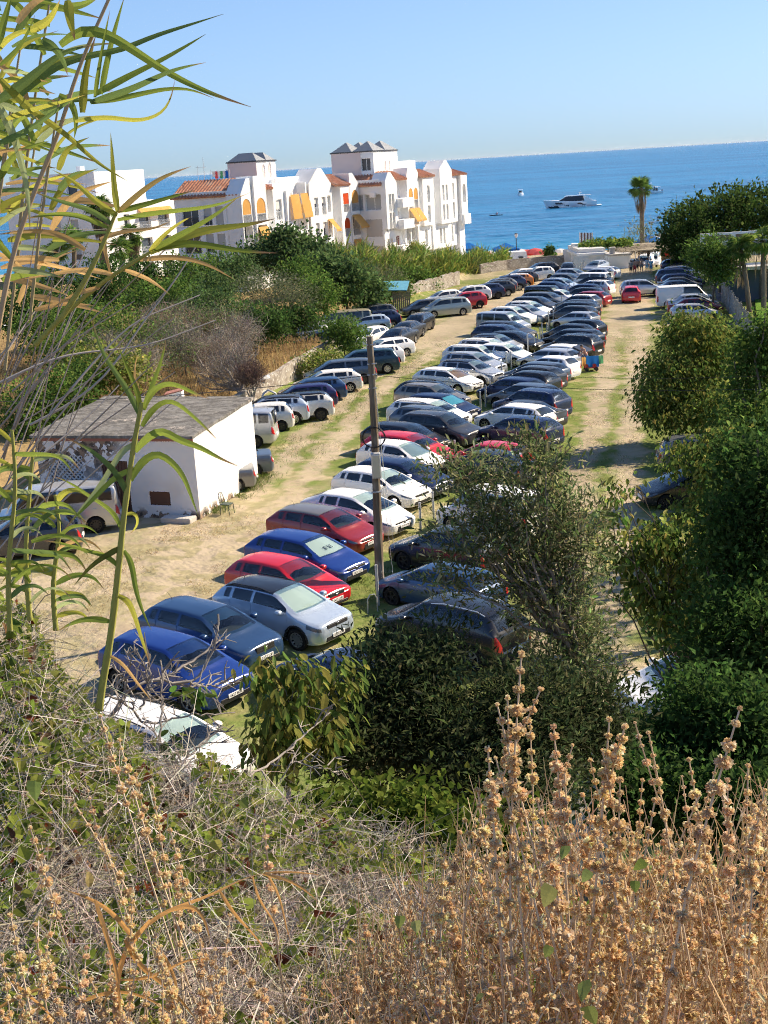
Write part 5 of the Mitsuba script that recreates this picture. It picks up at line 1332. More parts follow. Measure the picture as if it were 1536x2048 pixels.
part(POLE, 'meter_box_door', mv(rbox(-.12, .12, -.012, .012, -.37, .37, .01), tb[0] + .02, tb[1] - .36, tb[2]), 'metal_light')
cc = onpole(.635); th_ = np.linspace(0, 2 * np.pi * 3, 90)
part(POLE, 'cable_coil', tube(np.stack([cc[0] - .02 + (.36 + .02 * np.sin(th_ * 1.3)) * np.cos(th_), cc[1] - .17 - .02 * np.sin(th_ / 3), cc[2] - .05 + (.33 + .02 * np.cos(th_ * 1.7)) * np.sin(th_)], 1), .013, 5), 'black_plastic', smooth=True)
for t0_, t1_, dx in ((.85, .1, .13), (.84, .25, .17), (.8, .2, .21)):
    a_, c_ = onpole(t0_), onpole(t1_)
    part(POLE, 'stay_wire', tube([[a_[0] + .1, a_[1] - .1, a_[2]], [(a_[0] + c_[0]) / 2 + dx + .06, a_[1] - .12, (a_[2] + c_[2]) / 2], [c_[0] + dx + .3, c_[1] - .15, c_[2]]], .006, 4), 'metal_light')
for t in (.81, .86, .90, .97):
    c = onpole(t)
    part(POLE, 'bracket', tube([[c[0] - .13, c[1] - .05, c[2]], [c[0] + .16, c[1] - .12, c[2] + .02]], .022, 6), 'galvanised')
part(POLE, 'clamp', mv(tube([[-.17, 0, 0], [.17, 0, 0]], .03, 6), onpole(.42)[0], onpole(.42)[1] - .13, onpole(.42)[2]), 'galvanised')
def wire(P, Q, sag, n=24):
    t = np.linspace(0, 1, n)[:, None]
    w = P + (Q - P) * t; w[:, 2] -= sag * 4 * (t[:, 0] * (1 - t[:, 0])); return w
wl_ = at(-260, 790, 62); wr_ = at(1800, 765, 36)
single('overhead_cable', tube(wire(onpole(.86), wl_, .55), .014, 5), 'black_plastic', 'thin overhead cable running left from the wooden pole over the dry field', 'cable')
single('overhead_cable', tube(wire(onpole(.86), wr_, .35), .009, 5), 'black_plastic', 'upper thin overhead cable running right from the wooden pole across the lane', 'cable')
single('overhead_cable', tube(wire(onpole(.90), at(1800, 735, 40), .4), .006, 5), 'black_plastic', 'highest thin overhead cable running right from the wooden pole', 'cable')
single('overhead_cable', tube(wire(at(-80, 462, 120), at(520, 446, 150), .2), .03, 5), 'black_plastic', 'far overhead cable in front of the white flats at left', 'cable')
# ------------------------------------------------------------------ trees and bushes of the middle distance
G_DARK = [(0.064, 0.129, 0.033), (0.083, 0.156, 0.040), (0.054, 0.100, 0.033)]
G_MID = [(0.110, 0.202, 0.046), (0.156, 0.238, 0.054), (0.092, 0.164, 0.040)]
G_FIG_ = [(0.083, 0.183, 0.054), (0.119, 0.229, 0.073), (0.064, 0.137, 0.046)]
G_FIG = [(0.095, 0.165, 0.062), (0.13, 0.20, 0.075), (0.075, 0.125, 0.045)]
G_GREY = [(0.164, 0.192, 0.110), (0.129, 0.156, 0.083), (0.210, 0.219, 0.137)]
G_YELLOW = [(0.238, 0.293, 0.064), (0.312, 0.312, 0.083), (0.164, 0.238, 0.054), (0.360, 0.360, 0.164)]
G_CUSTARD = [(0.137, 0.210, 0.051), (0.100, 0.164, 0.040), (0.202, 0.256, 0.064), (0.274, 0.274, 0.073)]
G_OLIVE = [(0.125, 0.185, 0.065), (0.156, 0.192, 0.092), (0.119, 0.156, 0.070), (0.238, 0.256, 0.137), (0.312, 0.293, 0.164)]
BARK = [(0.16, 0.13, 0.10), (0.21, 0.18, 0.14)]
DRY = [(0.38, 0.28, 0.14), (0.46, 0.35, 0.19), (0.30, 0.21, 0.11)]
TWIG = [(0.34, 0.30, 0.25), (0.43, 0.39, 0.33), (0.24, 0.205, 0.165)]
scene['bark'] = two({'type': 'diffuse', 'reflectance': proc(lambda p, n, uv: mix([0.13, 0.105, 0.08], [0.25, 0.215, 0.17], fbm(p.x * 7, p.y * 7, p.z * 2.5, 3)))})
scene['grey_bark'] = two({'type': 'diffuse', 'reflectance': proc(lambda p, n, uv: mix([0.24, 0.215, 0.19], [0.40, 0.37, 0.33], fbm(p.x * 12, p.y * 12, p.z * 6, 3)))})

def ell(px, py, rx, ry, Y, dz=None):
    s = FPX / Y
    c = at(px, py, Y)
    return np.array([c[0], c[1], c[2], rx / s, (dz or rx / s * .85), ry / s])

def crown_points(ells, nc, rng, power=2.4):
    w = np.array([e[3] * e[5] for e in ells]); w = w / w.sum()
    k = rng.choice(len(ells), nc, p=w)
    E = np.array(ells)[k]
    d = unit(rng.normal(size=(nc, 3)))
    r = rng.random(nc) ** (1 / power)
    return E[:, :3] + d * r[:, None] * E[:, 3:], d

def foliage(ells, n, L, W, pal, rng, per=26, spread=.45, up=.2, droop=.15, hang=0.0, cheap=True, kind='oval', power=2.4, var=.2):
    nc = max(3, n // per)
    C, d = crown_points(ells, nc, rng, power)
    idx = rng.integers(0, nc, n)
    P = C[idx] + rng.normal(size=(n, 3)) * spread * np.array([1, 1, .8])
    D = unit(d[idx] * .7 + rng.normal(size=(n, 3)) * .7 + np.array([0, 0, up - hang]))
    if hang:
        D = unit(D * [1, 1, .4] + np.array([0, 0, -hang]))
    N = unit(rng.normal(size=(n, 3)) * .6 + np.array([0, 0, 1.0]) + d[idx] * .4)
    L_ = L * np.exp(rng.normal(0, .22, n)); W_ = W * L_ / L * np.exp(rng.normal(0, .12, n))
    tone = np.exp(rng.normal(0, var * .7, nc))[idx][:, None]
    col = np.clip(shades(pal, n, rng, var) * tone, .004, .8)
    f = leaves4(P, D, N, L_, W_, col, droop) if cheap else leaves(P, D, N, L_, W_, col, kind, .25, droop)
    return f, C

def limbs(base, top, C, rng, n, r0, r1, zbias=.35):
    out = []
    pick = C[rng.choice(len(C), min(n, len(C)), replace=False)]
    for q in pick:
        s = base + (top - base) * rng.uniform(.45, 1.0)
        m = (s + q) / 2 + rng.normal(size=3) * np.linalg.norm(q - s) * .10 + np.array([0, 0, -np.linalg.norm(q - s) * .04])
        t = np.linspace(0, 1, 7)[:, None]
        p = (1 - t) ** 2 * s + 2 * t * (1 - t) * m + t * t * q
        p[1:-1] += rng.normal(size=(5, 3)) * np.linalg.norm(q - s) * .025
        out.append(tube(p, np.linspace(r0 * rng.uniform(.35, .6), r1, 7), 5))
    return cat(out)

def plant(name, label, ells, n, L, W, pal, seed, cat_='tree', base=None, trunk=.16, nl=14, group=None, bark='bark', leafname='crown', **kw):
    rng = np.random.default_rng(seed)
    t = new(name, label, cat_, group)
    fol, C = foliage(ells, n, L, W, pal, rng, **kw)
    part(t, leafname, fol[:2], 'leaf', color=fol[2], kind='stuff')
    E = np.array(ells)
    cx = np.average(E[:, :3], axis=0, weights=E[:, 3] * E[:, 5])
    b = np.array([cx[0], cx[1], float(ground_z(cx[0], cx[1]))]) if base is None else np.asarray(base, float)
    top = b + (cx - b) * .75
    if trunk:
        h = np.linspace(0, 1, 9)[:, None]
        p = b - [0, 0, .3] + (top - b + [0, 0, .3]) * h
        p[1:-1] += rng.normal(size=(7, 3)) * trunk * .35
        part(t, 'trunk', tube(p, np.linspace(trunk, trunk * .55, 9), 8), bark, smooth=60)
        if nl:
            part(t, 'branches', limbs(b, top, C, rng, nl, trunk, trunk * .10), bark, smooth=60, kind='stuff')
    return t

def twiggy(name, label, ells, n, ln, rad, pal, seed, cat_='bush', base=None, up=.5, group=None, nb=10, br=.05):
    """a bare bush: a thicket of fine twigs carried by a few thicker stems"""
    rng = np.random.default_rng(seed)
    t = new(name, label, cat_, group)
    C, d = crown_points(ells, n, rng, 2.0)
    D = unit(d * .7 + rng.normal(size=(n, 3)) * .5 + [0, 0, up])
    l = ln * np.exp(rng.normal(0, .35, n))[:, None]
    P0 = C - D * l / 2; P2 = C + D * l / 2 + rng.normal(size=(n, 3)) * l * .15
    P1 = (P0 + P2) / 2 + rng.normal(size=(n, 3)) * l * .12
    v, f = tubes3(P0, P1, P2, rad, rad * .4)
    part(t, 'twigs', (v, f), 'dull', color=np.repeat(shades(pal, n, rng, .2), 9, axis=0), kind='stuff')
    E = np.array(ells); cx = E[:, :3].mean(0)
    b = np.array([cx[0], cx[1], float(ground_z(cx[0], cx[1]))]) if base is None else np.asarray(base, float)
    part(t, 'stems', limbs(b - [0, 0, .2], b + (cx - b) * .4, C, rng, nb, br * 2, br * .15), 'grey_bark', smooth=60, kind='stuff')
    return t

# trees between the field and the flats
plant('fig_tree', 'tall dark green fig tree in front of the near bays of the flats', [ell(585, 505, 62, 42, 128), ell(565, 480, 26, 22, 128), ell(520, 510, 50, 30, 130), ell(640, 520, 45, 32, 126)], 9000, .34, .26, G_FIG, 101, spread=.5, per=20)
plant('fig_tree', 'broad fig tree behind the beige van and the dark crossovers', [ell(690, 560, 52, 45, 118), ell(735, 575, 40, 36, 121), ell(650, 545, 45, 40, 119)], 8000, .32, .25, G_FIG, 102, spread=.45, per=20)
plant('olive_tree', 'grey green olive tree in the middle of the field left of the fig trees', [ell(540, 590, 62, 50, 104), ell(590, 600, 45, 45, 102), ell(500, 585, 40, 35, 106)], 9000, .16, .06, G_GREY, 103, spread=.45, per=24)
plant('tamarisk', 'feathery grey green tree above the ruined wall', [ell(775, 570, 42, 35, 134), ell(745, 555, 30, 28, 136)], 4500, .22, .05, G_GREY, 104, spread=.4)
plant('bush', 'big green bush at the foot of the reeds over the ruined wall', [ell(815, 560, 45, 26, 146), ell(850, 565, 30, 20, 146)], 4500, .26, .16, G_MID, 105, cat_='bush', spread=.4, trunk=.08)
plant('tamarisk', 'grey feathery tree at the far end of the reed bed', [ell(925, 535, 36, 26, 166), ell(950, 540, 25, 22, 166)], 4500, .30, .06, G_GREY, 106, spread=.5)
plant('young_tree', 'small bright yellow green tree at the foot of the flats', [ell(832, 500, 16, 14, 164), ell(832, 510, 20, 12, 164)], 1800, .32, .14, G_YELLOW, 107, spread=.4, trunk=.07)
def reeds(name, label, px0, px1, pyb0, pyb1, pyt0, pyt1, Y0, Y1, n, seed, pal):
    rng = np.random.default_rng(seed)
    t = rng.random(n)
    px = px0 + (px1 - px0) * t
    Y = Y0 + (Y1 - Y0) * t + rng.normal(0, 1.6, n)
    h = rng.random(n) ** .8
    py = (pyb0 + (pyb1 - pyb0) * t) * (1 - h) + (pyt0 + (pyt1 - pyt0) * t + rng.normal(0, 4, n) + 7 * np.sin(px * .11)) * h
    P = np.array([at(a, b_, c) for a, b_, c in zip(px, py, Y)])
    D = unit(np.stack([rng.normal(0, .55, n), rng.normal(0, .55, n), .55 + .5 * rng.random(n)], 1))
    N = unit(rng.normal(size=(n, 3)))
    L = 1.0 * np.exp(rng.normal(0, .3, n))
    v, f, c = leaves4(P, D, N, L, .075 * L + .03, shades(pal, n, rng, .25), .3)
    return single(name, (v, f), 'leaf', label, 'reeds', kind='stuff', color=c)
reeds('reed_bed', 'dense bed of tall yellow green reeds along the foot of the flats', 700, 900, 600, 570, 512, 512, 140, 162, 9000, 108, G_YELLOW + G_MID)
reeds('reed_bed', 'green reeds behind the far end of the left hand row of cars', 880, 1015, 590, 555, 520, 514, 158, 176, 7000, 109, G_MID + G_YELLOW[:2])
reeds('reed_bed', 'reeds between the fig trees and the wall of the flats', 590, 740, 560, 560, 498, 510, 138, 146, 4500, 110, G_YELLOW + G_MID)
for i, (e, lab, pal, n) in enumerate([([ell(60, 620, 70, 50, 100), ell(130, 590, 60, 55, 105)], 'dark evergreen bush behind the canes at the left edge', G_DARK, 6000),
        ([ell(215, 570, 60, 60, 108), ell(290, 560, 50, 45, 112)], 'dark bush below the shaggy palm at left', G_DARK, 6500),
        ([ell(380, 550, 60, 45, 112), ell(440, 540, 45, 40, 116), ell(340, 590, 40, 40, 110)], 'mixed green bush left of the olive tree', G_MID, 7000),
        ([ell(420, 620, 50, 40, 98), ell(380, 640, 40, 35, 96)], 'leafy green bush in front of the olive tree at left', G_FIG, 4500),
        ([ell(120, 800, 70, 65, 72), ell(50, 820, 60, 60, 70), ell(170, 760, 40, 40, 74)], 'ivy covered bush rising behind the left end of the shed', G_MID, 7000),
        ([ell(610, 640, 30, 26, 101), ell(570, 640, 35, 26, 101)], 'low dark bush over the cars hidden in the field', G_DARK, 3000),
        ([ell(695, 672, 30, 30, 96), ell(675, 660, 24, 22, 97)], 'bright green bush on the edge of the field beside the steel blue car', G_MID, 3000),
        ([ell(650, 722, 26, 18, 90), ell(625, 730, 20, 14, 89)], 'yellow green bush spilling over the field wall', G_YELLOW, 2200)]):
    plant('bush', lab, e, n, .26 if i < 4 else .2, .15, pal, 120 + i, cat_='bush', spread=.42, trunk=.07)
twiggy('bare_bush', 'leafless grey brushwood in the middle of the dry field', [ell(430, 700, 70, 42, 84), ell(370, 690, 50, 45, 83), ell(480, 665, 50, 35, 88)], 3400, .9, .010, TWIG, 140)
twiggy('bare_bush', 'grey leafless thicket behind the shed roof at left', [ell(280, 720, 50, 40, 78), ell(210, 700, 45, 40, 80)], 2000, .9, .010, TWIG, 141)
plant('bush', 'grey green shrub growing through the leafless brushwood', [ell(300, 660, 70, 45, 86), ell(400, 640, 60, 40, 90), ell(340, 700, 60, 40, 82), ell(460, 640, 45, 30, 92)], 6500, .17, .07, G_GREY + G_MID[:1], 145, cat_='bush', spread=.55, trunk=.07, var=.25)
plant('bush', 'fresh green shrub between the shed roof and the leafless brushwood', [ell(140, 700, 60, 45, 80), ell(230, 660, 55, 45, 84)], 5000, .2, .11, G_MID + G_YELLOW[:1], 146, cat_='bush', spread=.45, trunk=.06)
twiggy('bare_bush', 'small rounded leafless bush near the field wall', [ell(500, 750, 35, 28, 77)], 1500, .6, .009, [(0.14, 0.09, 0.075), (0.20, 0.14, 0.11)], 142)
twiggy('dead_tree', 'dead tree with a crooked pale trunk beside the field wall', [ell(440, 745, 55, 40, 79), ell(480, 715, 40, 30, 80)], 900, .8, .014, TWIG, 143, cat_='tree', nb=26, br=.11, base=at(490, 800, 78))
twiggy('bare_bush', 'dry reddish brushwood under the mixed bushes at left', [ell(330, 640, 80, 35, 93), ell(440, 650, 60, 30, 92)], 3000, .8, .010, [(0.30, 0.23, 0.17), (0.38, 0.31, 0.24)], 144)
def grass(name, label, poly, n, seed, h, pal, w=.02, kind='stuff'):
    rng = np.random.default_rng(seed)
    poly = np.array(poly, float)
    x0, x1, y0, y1 = poly[:, 0].min(), poly[:, 0].max(), poly[:, 1].min(), poly[:, 1].max()
    import shapely
    pg = shapely.Polygon(poly)
    q = np.stack([rng.uniform(x0, x1, n * 3), rng.uniform(y0, y1, n * 3)], 1)
    q = q[shapely.contains_xy(pg, q[:, 0], q[:, 1])][:n]
    nz = meshkit.fbm(np.stack([q[:, 0] * .35, q[:, 1] * .35, q[:, 0] * 0], 1), 3, seed)
    q = q[nz + rng.random(len(q)) * .25 > .5]
    m = len(q)
    P = np.column_stack([q, ground_z(q[:, 0], q[:, 1])])
    D = unit(np.stack([rng.normal(0, .3, m), rng.normal(0, .3, m), np.ones(m)], 1))
    L = h * np.exp(rng.normal(0, .3, m))
    v, f, c = leaves4(P, D, unit(rng.normal(size=(m, 3))), L, w + .02 * L, shades(pal, m, rng, .2), .25)
    return single(name, (v, f), 'drystuff', label, 'grass', kind=kind, color=c)
grass('dry_grass', 'tall golden dry grass of the field beyond the wall', [(-20, 70), (-9.2, 76), (-7.4, 84), (-5.6, 93), (-3.4, 102), (-8, 108), (-20, 104), (-34, 95), (-34, 78)], 26000, 150, .75, DRY)
grass('dry_grass', 'dry tufts on the slope under the far bushes at left', [(-50, 90), (-10, 105), (-4, 120), (-12, 130), (-50, 120)], 9000, 151, .7, DRY)
G_GRASS = [(0.11, 0.17, 0.035), (0.16, 0.20, 0.05), (0.08, 0.13, 0.03)]
def verge(label, pts, half, n, seed, pal, h=.14):
    rng = np.random.default_rng(seed)
    P = np.array(pts, float); seg = rng.integers(0, len(P) - 1, n); t = rng.random(n)[:, None]
    q = P[seg] * (1 - t) + P[seg + 1] * t + rng.normal(0, half, (n, 2))
    nz = meshkit.fbm(np.stack([q[:, 0] * .5, q[:, 1] * .5, q[:, 0] * 0], 1), 3, seed)
    q = q[nz > .46]; m = len(q)
    D = unit(np.stack([rng.normal(0, .6, m), rng.normal(0, .6, m), np.ones(m) * .8], 1)); L = h * .7 * np.exp(rng.normal(0, .4, m))
    v, f, c = leaves4(np.column_stack([q, ground_z(q[:, 0], q[:, 1])]), D, unit(rng.normal(size=(m, 3)) * .4 + [0, 0, 1]), L, .008 + .08 * L, shades(pal, m, rng, .25), .25)
    return single('grass', (v, f), 'leaf', label, 'grass', kind='stuff', color=c)
verge('short green grass on both sides of the left lane', [(-6, 62), (-2.6, 76), (1.5, 90), (5, 102)], 1.6, 16000, 160, G_GRASS + DRY[:1])
verge('weeds along the sunlit foot of the shed wall', [(-7.4, 53.3), (-5.4, 60.5)], .35, 2500, 161, G_GRASS, .25)
verge('short grass between the two rows of posts', [(-.4, 40.4), (1.4, 49), (6.6, 78), (15, 109), (24, 150)], .9, 16000, 162, G_GRASS)
verge('grass at the near end of the car park', [(-6, 33), (0, 31), (6, 33), (9, 40)], 2.4, 22000, 163, G_GRASS + DRY)
verge('short dry and green grass of the right hand lane', [(8, 45), (11, 60), (15, 78), (20, 100)], 2.4, 26000, 164, G_GRASS + DRY, .10)
verge('straw scattered over the bare yard by the shed', [(-9, 40), (-7, 46), (-12, 50), (-5, 52)], 2.6, 18000, 165, DRY, .10)

# palms
def palm(name, label, base, top, r, nf, fl, seed, skirt=0, pal=G_MID, fan=True):
    rng = np.random.default_rng(seed)
    t = new(name, label, 'palm tree')
    base, top = np.asarray(base, float), np.asarray(top, float)
    k = np.linspace(0, 1, 40)
    p = base + (top - base) * k[:, None]; p[:, 0] += np.sin(k * 2.5) * .12
    rr = r * (1.25 - .35 * k + .10 * (np.arange(40) % 2))
    part(t, 'trunk', tube(p, rr, 10), 'bark', smooth=30)
    seg = max(9, int(40 * min(1, fl / 1.6)))
    for i in range(nf):
        a = rng.uniform(0, 2 * np.pi); el_ = rng.uniform(-.7, 1.35)
        d = np.array([math.cos(a) * math.cos(el_), math.sin(a) * math.cos(el_), math.sin(el_)])
        stem = fl * rng.uniform(.45, .6); L = fl * rng.uniform(.5, .65)
        hub = top + d * stem + np.array([0, 0, -.12 * stem])
        side = unit(np.cross(d, [0, 0, 1.0])); nrm = np.cross(side, d)
        m = 15
        th = np.linspace(-1.9, 1.9, m) + rng.normal(0, .05, m)
        D = np.cos(th)[:, None] * d + np.sin(th)[:, None] * side - np.array([0, 0, .18])
        C_ = shades(pal, m, rng, .12) * np.exp(rng.normal(0, .2))
        v, f, c = leaves4(np.repeat(hub[None], m, 0), D, np.repeat(nrm[None], m, 0), L * rng.uniform(.8, 1.1, m), L * .13, C_, .35)
        sv, sf = tube([top, (top + hub) / 2 + [0, 0, .05], hub], [.025, .02, .015], 4)
        part(t, 'frond', (np.vstack([v, sv]), np.vstack([f, sf + len(v)])), 'leaf', color=np.vstack([c, np.tile([.12, .13, .05], (len(sv), 1))]))
    if skirt:
        n = skirt
        a = rng.uniform(0, 2 * np.pi, n); z = rng.random(n) ** .7
        P = top - np.array([0, 0, 1.0]) * (z * fl * 1.3)[:, None] + np.stack([np.cos(a), np.sin(a), a * 0], 1) * (r * 1.3 + .25 * fl * (1 - z))[:, None]
        D = np.stack([np.cos(a) * .25, np.sin(a) * .25, -np.ones(n)], 1)
        v, f, c = leaves4(P, D, np.stack([np.cos(a), np.sin(a), a * 0], 1), fl * .7, .10, shades([(0.20, 0.16, 0.11), (0.27, 0.22, 0.16)], n, rng), .1)
        part(t, 'dead_skirt', (v, f), 'drystuff', color=c, kind='stuff')
    return t
B0 = at(1284, 502, 194); palm('palm_tree', 'tall fan palm standing alone against the sea', [B0[0], 194, -3], at(1281, 376, 194), .30, 46, 2.0, 201, 160)
palm('palm_tree', 'fan palm with a leaning trunk in front of the dark garden house', gp(1499, 624), at(1480, 500, 112), .17, 34, 1.7, 202, 60, G_MID + G_YELLOW[:1])
palm('palm_tree', 'fan palm with an upright trunk at the right edge of the garden', gp(1527, 626), at(1523, 482, 111), .17, 36, 1.8, 203, 40, G_MID + G_YELLOW[:1])
palm('palm_tree', 'low young fan palm behind the slatted fence', at(1440, 585, 120), at(1432, 545, 120), .12, 22, 1.3, 204, 0, G_YELLOW[:2] + G_MID)
PB = at(205, 560, 138); palm('palm_tree', 'shaggy fan palm with a thick skirt of dead leaves before the left block', [PB[0], 138, 0], at(198, 415, 138), .38, 40, 1.7, 205, 420)
PB = at(268, 560, 138); palm('palm_tree', 'second shaggy palm right of the thick skirted one, lower', [PB[0], 138, 0], at(262, 470, 138), .32, 34, 1.5, 206, 300)
for i, (px, py, lab) in enumerate([(145, 480, 'low bushy fan palm left of the shaggy palms'), (110, 500, 'lowest fan palm at the left among the bushes'), (240, 500, 'young fan palm between the trunks of the two shaggy palms')]):
    PB = at(px, py + 45, 134); palm('palm_tree', lab, [PB[0], 134, max(0, PB[2] - 1)], at(px, py, 134), .2, 26, 1.7, 207 + i)

# the right hand side
plant('ficus_hedge', 'huge dark clipped tree mass behind the garden house at right', [ell(1400, 440, 60, 42, 150, 7), ell(1350, 478, 22, 40, 150, 4), ell(1460, 425, 70, 45, 152, 7), ell(1535, 420, 70, 48, 152, 7), ell(1385, 485, 50, 35, 150, 6)], 17000, .42, .26, [(0.04, 0.075, 0.02), (0.055, 0.10, 0.025), (0.075, 0.115, 0.03)], 210, spread=.6, trunk=.3)
plant('round_tree', 'round topped tree in front of the dark garden house', [ell(1418, 512, 38, 36, 114), ell(1442, 532, 34, 30, 113)], 6500, .26, .14, G_MID, 211, spread=.45, trunk=.12)
plant('beach_tree', 'thin airy tree at the foot of the lone palm', [ell(1280, 470, 26, 24, 186), ell(1300, 480, 18, 16, 186)], 700, .5, .12, G_GREY, 212, spread=.7, trunk=.07)
plant('roof_vine', 'green creeper over the flat roof of the beach bar', [ell(1190, 491, 30, 5, 168, 2), ell(1235, 488, 25, 5, 168, 2)], 2600, .35, .25, G_MID + G_YELLOW[:1], 213, cat_='creeper', trunk=0, spread=.3)
plant('bush', 'dark round bush against the boundary wall by the caravans', [ell(1098, 508, 9, 13, 178)], 900, .3, .2, G_DARK, 214, cat_='bush', trunk=.05, spread=.25)
plant('custard_apple_tree', 'broad custard apple tree hiding the near end of the row by the fence', [ell(1385, 735, 85, 95, 62), ell(1335, 765, 60, 70, 61), ell(1425, 690, 65, 65, 63), ell(1375, 655, 55, 38, 62), ell(1335, 830, 60, 45, 60), ell(1420, 820, 70, 60, 60), ell(1300, 800, 35, 40, 60)], 17000, .21, .11, G_CUSTARD, 215, per=14, spread=.30, hang=.6, trunk=.14, nl=20, base=(15.6, 62, 0))
plant('custard_apple_tree', 'tall dark tree at the right edge above the shaded lane', [ell(1505, 760, 60, 110, 52), ell(1535, 680, 50, 65, 52), ell(1480, 870, 70, 70, 50), ell(1540, 880, 80, 110, 50), ell(1450, 930, 50, 50, 49)], 13000, .20, .11, G_MID + G_CUSTARD[:2], 216, per=14, spread=.32, hang=.5, trunk=.2, nl=16)
plant('custard_apple_tree', 'leafy branches drooping in front of the grey estate car and black hatchback', [ell(1385, 905, 60, 30, 37), ell(1430, 960, 50, 50, 36), ell(1345, 935, 20, 16, 36.5), ell(1450, 900, 45, 55, 37), ell(1480, 990, 60, 60, 36), ell(1400, 1020, 60, 30, 36)], 5200, .16, .085, G_CUSTARD, 217, per=12, spread=.2, hang=.8, trunk=.08, nl=26, base=(11.5, 36, 0))
plant('custard_apple_tree', 'open custard apple tree with drooping leaves right of the olive tree', [ell(1245, 985, 40, 26, 21), ell(1325, 1075, 80, 45, 21), ell(1260, 1110, 55, 50, 21), ell(1390, 1140, 70, 60, 21), ell(1300, 1190, 70, 50, 21), ell(1215, 1035, 26, 22, 21), ell(1360, 1240, 70, 50, 20.5), ell(1430, 1060, 50, 60, 21)], 3300, .12, .058, G_CUSTARD, 218, per=7, spread=.13, hang=.8, trunk=.05, nl=70, base=(6.2, 21, ground_z(6.2, 21)), cheap=False, var=.3)
plant('dark_tree', 'dense shaded tree filling the right edge of the picture', [ell(1490, 1130, 85, 150, 19), ell(1545, 1000, 70, 150, 19), ell(1450, 1270, 90, 110, 18), ell(1540, 1330, 90, 170, 17.5), ell(1500, 930, 60, 90, 20), ell(1410, 1370, 70, 90, 17.5), ell(1470, 1050, 60, 80, 19.5)], 24000, .11, .055, G_DARK, 219, per=18, spread=.22, trunk=.16, nl=20, base=(6.0, 19, ground_z(6.0, 19)), power=1.8)
plant('dark_tree', 'low dense dark bush below the shaded tree at right', [ell(1420, 1440, 110, 110, 13.5), ell(1520, 1490, 100, 130, 13), ell(1310, 1500, 100, 70, 13.5), ell(1350, 1590, 140, 80, 12.5), ell(1250, 1580, 90, 70, 12.5), ell(1480, 1620, 120, 90, 12)], 26000, .085, .045, G_DARK, 220, per=18, spread=.16, trunk=.06, nl=14, base=(3.4, 13, ground_z(3.4, 13)), power=1.8)
for i, (e, lab, pal, n) in enumerate([([ell(300, 610, 60, 45, 103), ell(360, 600, 50, 45, 101)], 'mid green bush between the bare brushwood and the mixed bushes', G_MID, 5500),
        ([ell(470, 545, 50, 40, 114), ell(430, 575, 50, 40, 108)], 'bright green leafy bush in front of the near end wall of the flats', G_FIG, 5500),
        ([ell(600, 560, 50, 45, 112), ell(640, 590, 45, 40, 108)], 'dense shrub filling the gap between the two fig trees', G_MID, 6000),
        ([ell(170, 640, 70, 45, 96), ell(90, 670, 70, 45, 92)], 'scrubby bush in the field behind the dead canes', G_MID, 6000),
        ([ell(250, 740, 60, 40, 75), ell(180, 730, 50, 40, 76)], 'leafy scrub just behind the left half of the shed roof', G_YELLOW, 3500),
        ([ell(530, 650, 50, 30, 95), ell(480, 640, 45, 30, 96)], 'dark scrub under the grey green olive tree', G_DARK, 4500),
        ([ell(760, 590, 30, 24, 128), ell(800, 575, 34, 24, 136)], 'bush behind the lean-to roof', G_MID, 3000)]):
    plant('bush', lab, e, n, .25, .14, pal, 230 + i, cat_='bush', spread=.42, trunk=.07, nl=8)
# tall trees just outside the right edge: they shade the dark mass of leaves and reach over the lane
for i, (x, y, h, r, lab) in enumerate([(12.6, 21.5, 12.5, 3.6, 'tall dense tree beyond the right edge that shades the near dark bushes'), (16.8, 31, 12, 3.8, 'second tall dense tree beyond the right edge, shading the drooping branches'), (20.5, 44, 12, 4.2, 'third tall dense tree beyond the right edge, beside the shaded lane'), (26.5, 58, 11, 4.4, 'farthest tall dense tree beyond the right edge, near the garden wall')]):
    plant('tall_tree', lab, [np.array([x, y, h * .68, r, r, h * .34]), np.array([x - .6, y + .8, h * .45, r * .85, r * .85, h * .26])], 5000, .40, .22, G_DARK, 240 + i, spread=.45, trunk=.22, nl=10, base=(x, y, float(ground_z(x, y))))
# ------------------------------------------------------------------ the near bank: olive, bushes, brambles, dry seed stalks, canes
plant('olive_tree', 'slender olive tree in front of the parked cars, lower centre', [ell(1075, 930, 70, 60, 11), ell(930, 945, 95, 40, 11.2), ell(1060, 1040, 150, 80, 11), ell(1160, 1080, 80, 110, 11), ell(960, 1060, 100, 60, 11), ell(1085, 1180, 130, 90, 11), ell(1140, 1300, 110, 90, 11), ell(1055, 880, 45, 30, 11), ell(900, 1150, 70, 40, 10.8)],
      15000, .064, .016, G_OLIVE, 301, per=22, spread=.10, trunk=.045, nl=70, base=at(1205, 1440, 11), cheap=False, kind='lance', bark='grey_bark', up=.35, var=.3)
plant('olive_bush', 'dense dark grey green bush in front of the nearest right hand cars', [ell(800, 1345, 130, 80, 10.2), ell(770, 1450, 160, 110, 10), ell(900, 1480, 150, 110, 9.8), ell(1050, 1440, 140, 120, 10), ell(1190, 1440, 80, 110, 10.4), ell(680, 1490, 80, 80, 9.6), ell(860, 1300, 60, 40, 10.4), ell(1000, 1560, 170, 70, 9.4)],
      40000, .066, .021, [(0.045, 0.068, 0.030), (0.060, 0.088, 0.038), (0.095, 0.115, 0.055)], 302, per=22, spread=.13, trunk=.05, nl=30, base=at(900, 1640, 9.8), cheap=True, bark='grey_bark', up=.3, cat_='bush', var=.3, power=2.0)
